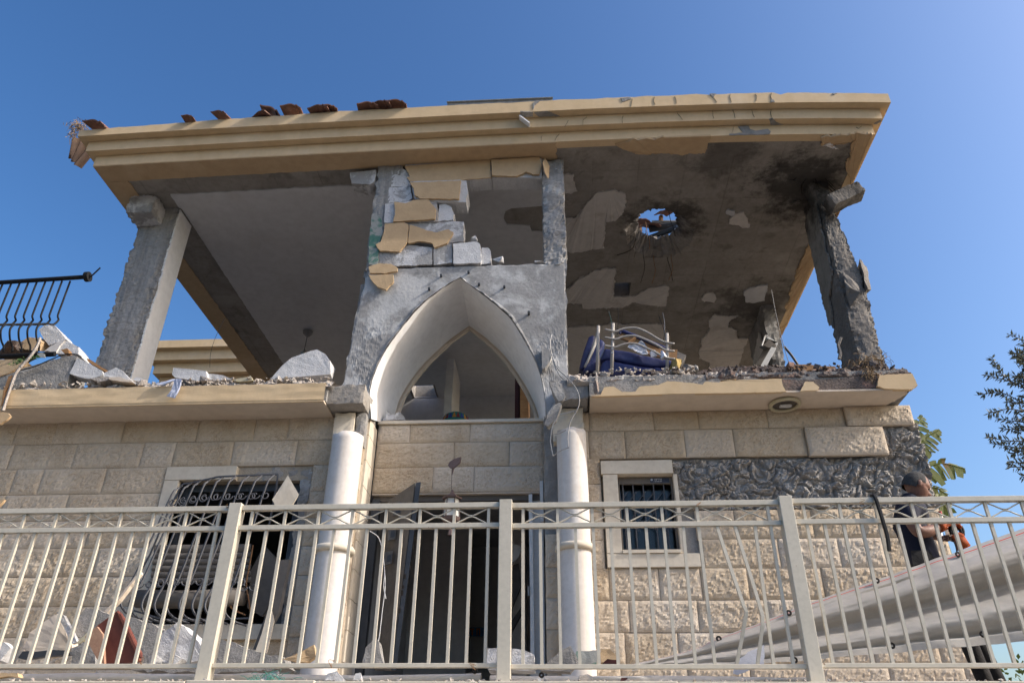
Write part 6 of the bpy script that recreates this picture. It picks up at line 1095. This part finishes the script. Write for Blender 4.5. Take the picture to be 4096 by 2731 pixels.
J_('sh_l', mp(985, 590, .17), (.075, .075)); J_('el_l', mp(1130, 880, .22), (.05, .05)); J_('wr_l', mp(1380, 960, .1), (.031, .031))
fl_z = .50
J_('hip_r', hip + Vector((0, -.09, -.05)), (.10, .10)); J_('kn_r', Vector((hip.x + .10, YP - .12, .5 + .50)), (.065, .065)); J_('an_r', Vector((hip.x + .16, YP - .13, .58)), (.055, .055))
J_('hip_l', hip + Vector((0, .09, -.05)), (.10, .10)); J_('kn_l', Vector((hip.x + .28, YP + .1, .5 + .50)), (.065, .065)); J_('an_l', Vector((hip.x + .38, YP + .1, .58)), (.055, .055))
E_ = [('pelvis', 'waist'), ('waist', 'chest'), ('chest', 'upper'), ('upper', 'neckb'), ('neckb', 'neck'), ('upper', 'sh_r'), ('sh_r', 'el_r'), ('el_r', 'fa_r'), ('fa_r', 'wr_r'), ('upper', 'sh_l'), ('sh_l', 'el_l'), ('el_l', 'wr_l'), ('pelvis', 'hip_r'), ('hip_r', 'kn_r'), ('kn_r', 'an_r'), ('pelvis', 'hip_l'), ('hip_l', 'kn_l'), ('kn_l', 'an_l')]
names = list(J); PE = thing('person', (hip.x + .2, YP, .5), 'man in a dark navy T-shirt and black trousers bending over, holding an orange glove', 'person')
me = bpy.data.meshes.new('skeleton'); me.from_pydata([tuple(J[n][0]) for n in names], [(names.index(a), names.index(b)) for a, b in E_], []); so_ = bpy.data.objects.new('skeleton', me); col.objects.link(so_)
sm = so_.modifiers.new('s', 'SKIN'); 
for i, n in enumerate(names): me.skin_vertices[0].data[i].radius = J[n][1]; me.skin_vertices[0].data[i].use_root = (i == 0)
so_.modifiers.new('u', 'SUBSURF').levels = 2; bpy.context.view_layer.update()
em = bpy.data.meshes.new_from_object(so_.evaluated_get(bpy.context.evaluated_depsgraph_get())); bpy.data.objects.remove(so_)
BV = [v.co.copy() for v in em.vertices]; BF_ = [list(p.vertices) for p in em.polygons]
bo = mk('body', [tuple(v) for v in BV], BF_, [skin, navy, black], PE, smooth=True)
def segd(p, a, b): t = max(0, min(1, (p - a).dot(b - a) / (b - a).length_squared)); return (p - (a + (b - a) * t)).length, t
for poly in bo.data.polygons:
    c = sum((BV[i] for i in BF_[poly.index]), Vector()) / len(BF_[poly.index]); best = min(((segd(c, J[a][0], J[b][0]) + (a, b)) for a, b in E_), key=lambda q: q[0] - (J[q[2]][1][0] + J[q[3]][1][0]) * .5); _, t, a, b = best
    mi = 1
    if 'hip' in a or 'kn_' in a or (a == 'pelvis' and (b != 'waist' or t < .35)): mi = 2
    if (a.startswith('sh_') and t > .62) or a.startswith('el_') or a.startswith('fa_'): mi = 0
    if (a, b) == ('neckb', 'neck') and t > .3: mi = 0
    poly.material_index = mi
# head: bent down, turned to the right
hc = mp(985, 290); hr = .5 * abs(atY('m1', 1155, 300, YP)[0] - atY('m1', 825, 300, YP)[0])
Mh = Matrix.Translation(hc) @ Matrix.Rotation(R(28), 4, 'Y')       # face looks to +X, tipped down
def head(u, v):
    th = u * 2 * math.pi; ph = (v - .5) * math.pi; x = math.cos(ph) * math.cos(th); y = math.cos(ph) * math.sin(th); z = math.sin(ph)
    X = x * .100; Y = y * .076; Z = z * .118
    if z < -.1: X = X * (1 - .28 * min(1, -z) ** 1.2) + (.03 * min(1, -z * 1.4)) ; Y *= (1 - .30 * min(1, -z))
    if x > .5: 
        X += .006 * math.exp(-((z - .18) / .12) ** 2) - .008 * math.exp(-((z - .02) / .09) ** 2) * (abs(y) > .12) + .030 * math.exp(-((z + .2) / .12) ** 2) * math.exp(-(y / .16) ** 2) + .010 * math.exp(-((z + .52) / .05) ** 2) * math.exp(-(y / .3) ** 2) + .007 * math.exp(-((z + .85) / .12) ** 2)
        X -= .006 * math.exp(-((z + .44) / .03) ** 2) * math.exp(-(y / .3) ** 2)
    return Mh @ Vector((X * hr / .1, Y * hr / .1, Z * hr / .1))
HD = mk('head', *grid(head, 44, 36), [skin], PE, smooth=True)
def hair(u, v):
    th = R(-118 - 0) + u * R(236) + math.pi; lo = .10 + .0 * u; ph = lerp(R(-22) if abs(u - .5) < .36 else R(10), R(90), v); x = math.cos(ph) * math.cos(th); y = math.cos(ph) * math.sin(th); z = math.sin(ph)
    k = 1.018 + .010 * noise.noise((x * 14, y * 14, z * 14)); return Mh @ Vector((x * .100 * k, y * .077 * k, z * .119 * k)) if 0 else Mh @ (Vector((x * .100, y * .077, z * .119)) * k * hr / .1)
mk('hair', *grid(hair, 40, 16), hairm, PE, smooth=True)
for s in (-1, 1):
    ev, ef = lathe([(.004, -.03), (.012, -.028), (.018, -.012), (.022, .01), (.016, .026), (.004, .03)], (0, 0, 0), 10); Me = Mh @ Matrix.Translation((.005, s * .079 * hr / .1, -.005)) @ Matrix.Rotation(R(-12), 4, 'Y') @ Matrix.Diagonal((.8, .3, .9, 1)); mk('ear', [tuple(Me @ Vector(v)) for v in ev], ef, skin, PE, smooth=True)
    mk('eye', [tuple(Mh @ Vector((.088 * hr / .1 + v[0], s * .03 + v[1], .0 + v[2]))) for v in lathe([(.004, -.006), (.011, 0), (.004, .006)], (0, 0, 0), 10)[0]], lathe([(.004, -.006), (.011, 0), (.004, .006)], (0, 0, 0), 10)[1], black, PE, smooth=True)
def hand(c, fwd, up, s, mats, nm, curl=.9, fl=1):
    fwd = fwd.normalized(); side = fwd.cross(up).normalized(); up = side.cross(fwd); g = G()
    def L(a, b, c_): return c + (fwd * a + side * b + up * c_) * s
    g.add(hull([L(a, b, d) for a in (-.01, .045, .09) for b in (-.038, .038) for d in (-.013, .015)], 2, .003, 30))
    for k, (b, ln) in enumerate(((-.031, .066), (-.010, .078), (.011, .074), (.031, .058))):
        P = [L(.08, b, 0)]; a = 0; p = Vector((.08, 0, 0))
        for j, q in enumerate((.42, .32, .26)): a += curl * (.5, .7, .5)[j]; p = p + Vector((math.cos(a), 0, -math.sin(a))) * ln * q; P.append(L(p.x, b * (1 + .1 * j), p.z))
        g.add(tube(catmull(P, 3), [.0095 * s] * 3 + [.009 * s] * 3 + [.0085 * s] * 3 + [.006 * s], 8))
    P = [L(.02, -.035 * fl, 0), L(.045, -.058 * fl, -.01), L(.07, -.062 * fl, -.022), L(.09, -.05 * fl, -.03)]; g.add(tube(catmull(P, 3), [.012 * s] * 3 + [.0105 * s] * 3 + [.010 * s] * 3 + [.007 * s], 8)); return g.mk(nm, mats, PE, smooth=True)
w1 = J['wr_r'][0]; hand(w1 + Vector((.0, 0, 0)), mp(1450, 760, -.18) - w1, Vector((0, -.2, 1)), 1.15, [orange], 'gloved_hand', .8); w2 = J['wr_l'][0]; hand(w2, mp(1480, 930, .0) - w2, Vector((0, .2, 1)), 1.1, [skin], 'hand', .9, -1)
mk('glove_cuff', *tube([J['fa_r'][0].lerp(J['wr_r'][0], .75), w1 + (mp(1350, 785, -.2) - w1) * .6], [.043, .040], 12), orange, PE, smooth=True)
for s, a in (('r', 'an_r'), ('l', 'an_l')):
    p = J[a][0]; mk('shoe', *hull([(p.x + dx, p.y + dy, z) for dx, dy, z in ((-.08, -.045, .502), (-.08, .045, .502), (.20, -.05, .502), (.20, .05, .502), (.21, 0, .53), (-.08, -.04, .60), (-.08, .04, .60), (.03, -.045, .62), (.03, .045, .62), (.14, -.04, .57), (.14, .04, .57))], 2, .003), black, PE, smooth=True)
mk('belt_holster', *hull([tuple(mp(x, y, d)) for x, y in ((925, 1110), (1130, 1095), (1200, 1200), (1100, 1260), (950, 1290)) for d in (-.2, -.13)], 1, .006), black, PE)
GV = thing('work_glove', mp(1600, 1080, -.12), 'empty orange work glove with black fingers held by the man', 'glove')
mk('glove_palm', *hull([tuple(mp(x, y, d)) for x, y in ((1430, 930), (1500, 860), (1590, 900), (1640, 1045), (1560, 1090), (1500, 1000)) for d in (-.20, -.15)], 2, .006, 20), orange, GV, smooth=True)
mk('glove_cuff', *tube([mp(1530, 960, -.17), mp(1598, 1075, -.17)], [.045, .05], 10), orange, GV, smooth=True)
g = G()
for pts in (((1440, 900), (1420, 840), (1430, 800), (1470, 800)), ((1470, 900), (1455, 850), (1480, 815)), ((1570, 900), (1545, 840), (1525, 780), (1540, 770)), ((1585, 910), (1580, 850), (1555, 800)), ((1455, 940), (1480, 990), (1500, 1000))): g.add(tube(catmull([mp(*q, -.17) for q in pts], 4), .0135, 8))
g.mk('glove_fingers', blackrub, GV, smooth=True)
bt = mp(1360, 880, .02); BT = thing('water_bottle', mp(1360, 960, .02), 'clear plastic bottle with red cap in the hand of the man', 'bottle'); zz0, zz1 = mp(1360, 980, .02).z, mp(1360, 650, .02).z
mk('bottle_body', *lathe([(.028, zz0), (.032, zz0 + .01), (.031, lerp(zz0, zz1, .4)), (.032, lerp(zz0, zz1, .7)), (.014, lerp(zz0, zz1, .92)), (.013, zz1)], (bt.x, bt.y, 0), 18), M['bottle'], BT, smooth=True); mk('cap', *lathe([(.015, zz1), (.016, zz1 + .003), (.016, zz1 + .022), (.013, zz1 + .024)], (bt.x, bt.y, 0), 14), material('red_cap', (.45, .02, .03), None, 9, .4, 0), BT)
mk('walkie_cord', *tube(catmull([mp(1470, 990, -.2), mp(1495, 1060, -.2), mp(1510, 1140, -.2)], 5), .006, 6), M['wire_dark'], label='dark cord below the hands of the man', cat='cord')
# ================================================================== plants and the house behind
lf_ol = material('olive_leaf', (.075, .09, .06), (.12, .135, .10), 12, .6, 0, trans=.15); bark = material('bark', (.09, .075, .06), None, 9, .95, .6, 40)
YO = 9.8; CO = atY('z6', 2590, 900, YO); OT = thing('olive_tree', (CO[0] + .25, YO + .1, -.02), 'olive tree with thin grey-green leaves at the right edge', 'tree')
mk('trunk', *tube(catmull([(CO[0] + .25, YO + .1, -.02), (CO[0] + .18, YO + .08, 1.0), (CO[0] + .3, YO + .1, 2.0), (CO[0] + .15, YO + .05, 3.2), tuple(CO)], 6), [.15 - .0045 * i for i in range(25)], 10), bark, OT, smooth=True)
rr = random.Random(21); gl = G(); gt = G()
tw = [((2352, 440), (2250, 400)), ((2370, 590), (2265, 505)), ((2420, 800), (2230, 690), (2175, 620), (2135, 550)), ((2420, 760), (2210, 700), (2090, 670)), ((2420, 900), (2230, 800), (2150, 790), (2040, 808)), ((2420, 930), (2250, 900), (2110, 930)), ((2450, 1000), (2280, 980), (2160, 960)), ((2420, 1120), (2220, 1110), (2095, 1080)), ((2420, 1180), (2250, 1150), (2120, 1130)), ((2450, 1220), (2330, 1260), (2240, 1250)), ((2450, 1300), (2340, 1290), (2260, 1290)), ((2450, 700), (2350, 720), (2270, 730)), ((2500, 850), (2320, 860), (2230, 850)), ((2500, 1050), (2330, 1040), (2200, 1030)), ((2450, 640), (2340, 560), (2270, 540)), ((2450, 470), (2380, 500), (2300, 600)), ((2480, 1150), (2340, 1180), (2260, 1200)), ((2500, 950), (2380, 1000), (2300, 1060)), ((2450, 420), (2400, 450), (2330, 520))]
for k in range(130): y = rr.uniform(430, 1320); x = rr.uniform(2330, 2950); tw.append(((x + 200, y + rr.uniform(-60, 60)), (x + 80, y + rr.uniform(-60, 60)), (x - rr.uniform(0, 110), y + rr.uniform(-90, 90))))
for k, t in enumerate(tw):
    Yk = YO + rr.uniform(-.6, .6); P = catmull([atY('z6', *q, Yk) for q in t], 8); gt.add(tube(P, [.010 - .007 * i / len(P) for i in range(len(P))], 4)); zb_ = min(CO[2], max(2.4, P[0][2] - .7)); B0 = np.array([CO[0] + .15, YO + .05, zb_]); gt.add(tube(catmull([B0, lerp(B0, P[0], .5) + [0, 0, .12], P[0]], 4), [.03 - .02 * i / 8 for i in range(9)], 5))
    L_ = sum(np.linalg.norm(b - a) for a, b in zip(P, P[1:])); n = int(L_ / .009)
    for j in range(n):
        s = j / n; p = poly_at(P, s); d = Vector(poly_at(P, min(1, s + .02)) - poly_at(P, max(0, s - .02))).normalized(); side = Vector((rr.gauss(0, 1), rr.gauss(0, 1), rr.gauss(0, 1))); side = (side - d * side.dot(d)).normalized(); l = (d * rr.uniform(.2, .8) + side * 1.1).normalized() * rr.uniform(.06, .105); wv = l.cross(Vector((rr.gauss(0, 1), rr.gauss(0, 1), rr.gauss(0, 1)))).normalized() * rr.uniform(.010, .015); p = Vector(p)
        gl.add(([p, p + l * .45 + wv, p + l, p + l * .45 - wv], [(0, 1, 2, 3)]))
gt.mk('twigs', bark, OT); gl.mk('crown', lf_ol, OT)
ban = material('banana_leaf', (.10, .15, .03), (.17, .18, .05), 4, .5, .2, 30, stains=(((.20, .11, .04), 5, .58, .7, .8),), trans=.3)
BA = thing('banana_plant', (4.6, 9.3, -.02), 'torn banana plant leaves rising behind the right house corner', 'plant')
mk('stem', *tube(catmull([(4.6, 9.3, -.02), (4.55, 9.3, 1.5), (4.5, 9.3, 2.6)], 6), [.09 - .004 * i for i in range(13)], 10), ban, BA, smooth=True)
def bleaf(pts, w_, seed, Y, droop=.5):
    mid = catmull([atY('z6', *q, Y + .02 * i) for i, q in enumerate(pts)], 8); rr = random.Random(seed); g = G(); n = len(mid); g.add(tube(mid, [.014 - .009 * i / n for i in range(n)], 5))
    cuts = 2
    for s in (1, -1):
        i = 1
        while i < n - 1:
            ln = rr.choice((1, 2, 2, 3)); j = min(n - 1, i + ln); a, b = Vector(mid[i]), Vector(mid[j]); d = (b - a).normalized(); ou = d.cross(Vector((0, 1, 0))).normalized() * s; t = (i + j) / 2 / n; wd = w_ * math.sin(math.pi * min(1, t * .85 + .12)) * rr.uniform(.75, 1.1); dr = Vector((0, rr.uniform(-.25, .25) * wd, -droop * wd * rr.uniform(.4, 1.1))); tip = d * wd * .45
            c1 = a + ou * wd * .5 + tip * .5 + dr * .3; c2 = b + ou * wd * .5 + tip * .5 + dr * .3; e1 = a + ou * wd + tip + dr; e2 = a.lerp(b, .7) + ou * wd + tip + dr
            g.add(([a, b, c2, e2, e1, c1], [(0, 1, 2, 5), (5, 2, 3, 4)])); i = j if rr.random() > .15 else j + 1
    return g.mk('leaf', ban, BA)
bleaf([(1560, 1300), (1605, 1100), (1640, 1000), (1672, 945)], .13, 1, 9.0); bleaf([(1560, 1320), (1620, 1180), (1700, 1090), (1785, 1040)], .15, 2, 9.1, .8); bleaf([(1600, 1420), (1680, 1310), (1800, 1265), (1955, 1300)], .15, 3, 9.0, .9); bleaf([(1600, 1450), (1680, 1430), (1760, 1430), (1840, 1480)], .16, 4, 9.1, .9); bleaf([(1620, 1480), (1720, 1500), (1800, 1530), (1880, 1640)], .16, 5, 9.0, .6); bleaf([(1560, 1240), (1620, 1130), (1690, 1160), (1730, 1200)], .12, 6, 9.2, .7)
bush_m = material('bush_leaf', (.09, .13, .03), (.05, .08, .02), 6, .6, 0, trans=.25)
BU = thing('garden_bush', (4.9, 8.2, -.02), 'yellow-green bush low at the right edge behind the tarpaulin', 'bush'); g = G(); rr = random.Random(8)
mk('stem', *tube([(4.9, 8.2, -.02), (4.85, 8.2, .8)], [.03, .015], 6), bark, BU)
for k in range(1700):
    a = rr.uniform(0, 6.28); q = rr.random() ** .4; ph = rr.uniform(-1, 1); p = Vector((4.85 + .75 * q * math.cos(a) * math.sqrt(1 - ph * ph), 8.2 + .5 * q * math.sin(a) * math.sqrt(1 - ph * ph), .85 + .48 * q * ph + .06 * noise.noise((k * .7, 0, 0)))); l = Vector((rr.gauss(0, 1), rr.gauss(0, 1), rr.gauss(-.2, .8))).normalized() * rr.uniform(.04, .08); wv = l.cross(Vector((rr.gauss(0, 1), rr.gauss(0, 1), 1))).normalized() * rr.uniform(.012, .022)
    g.add(([p, p + l * .5 + wv, p + l, p + l * .5 - wv], [(0, 1, 2, 3)]))
g.mk('crown', bush_m, BU)
NB = thing('neighbour_house', (-9.2, 18, -.02), 'neighbouring house with stepped ochre cornice seen behind the left column', 'house')
YN = 17.0; a0 = atY('z4', 1005, 560, YN)[0]
mk('wall', *box(a0 + .9, -6.6, YN + .6, YN + 6, -.02, 9.0), M['stone'], NB)
zz = [atY('z4', 1300, y, YN)[2] for y in (460, 508, 525, 572, 590, 640, 690)]
mk('cornice_band', *box(a0 - .15, -6.4, YN - .2, YN + 6.2, zz[1], zz[0]), M['cornice'], NB); mk('cornice_band', *box(a0, -6.5, YN - .05, YN + 6.1, zz[3], zz[2] + .12), M['cornice'], NB); mk('cornice_band', *box(a0 + .12, -6.55, YN + .12, YN + 6.05, zz[5], zz[4] + .12), M['cornice'], NB)
mk('soffit', *box(a0 + .25, -6.6, YN + .3, YN + 6, zz[6], zz[5]), M['ochre'], NB)
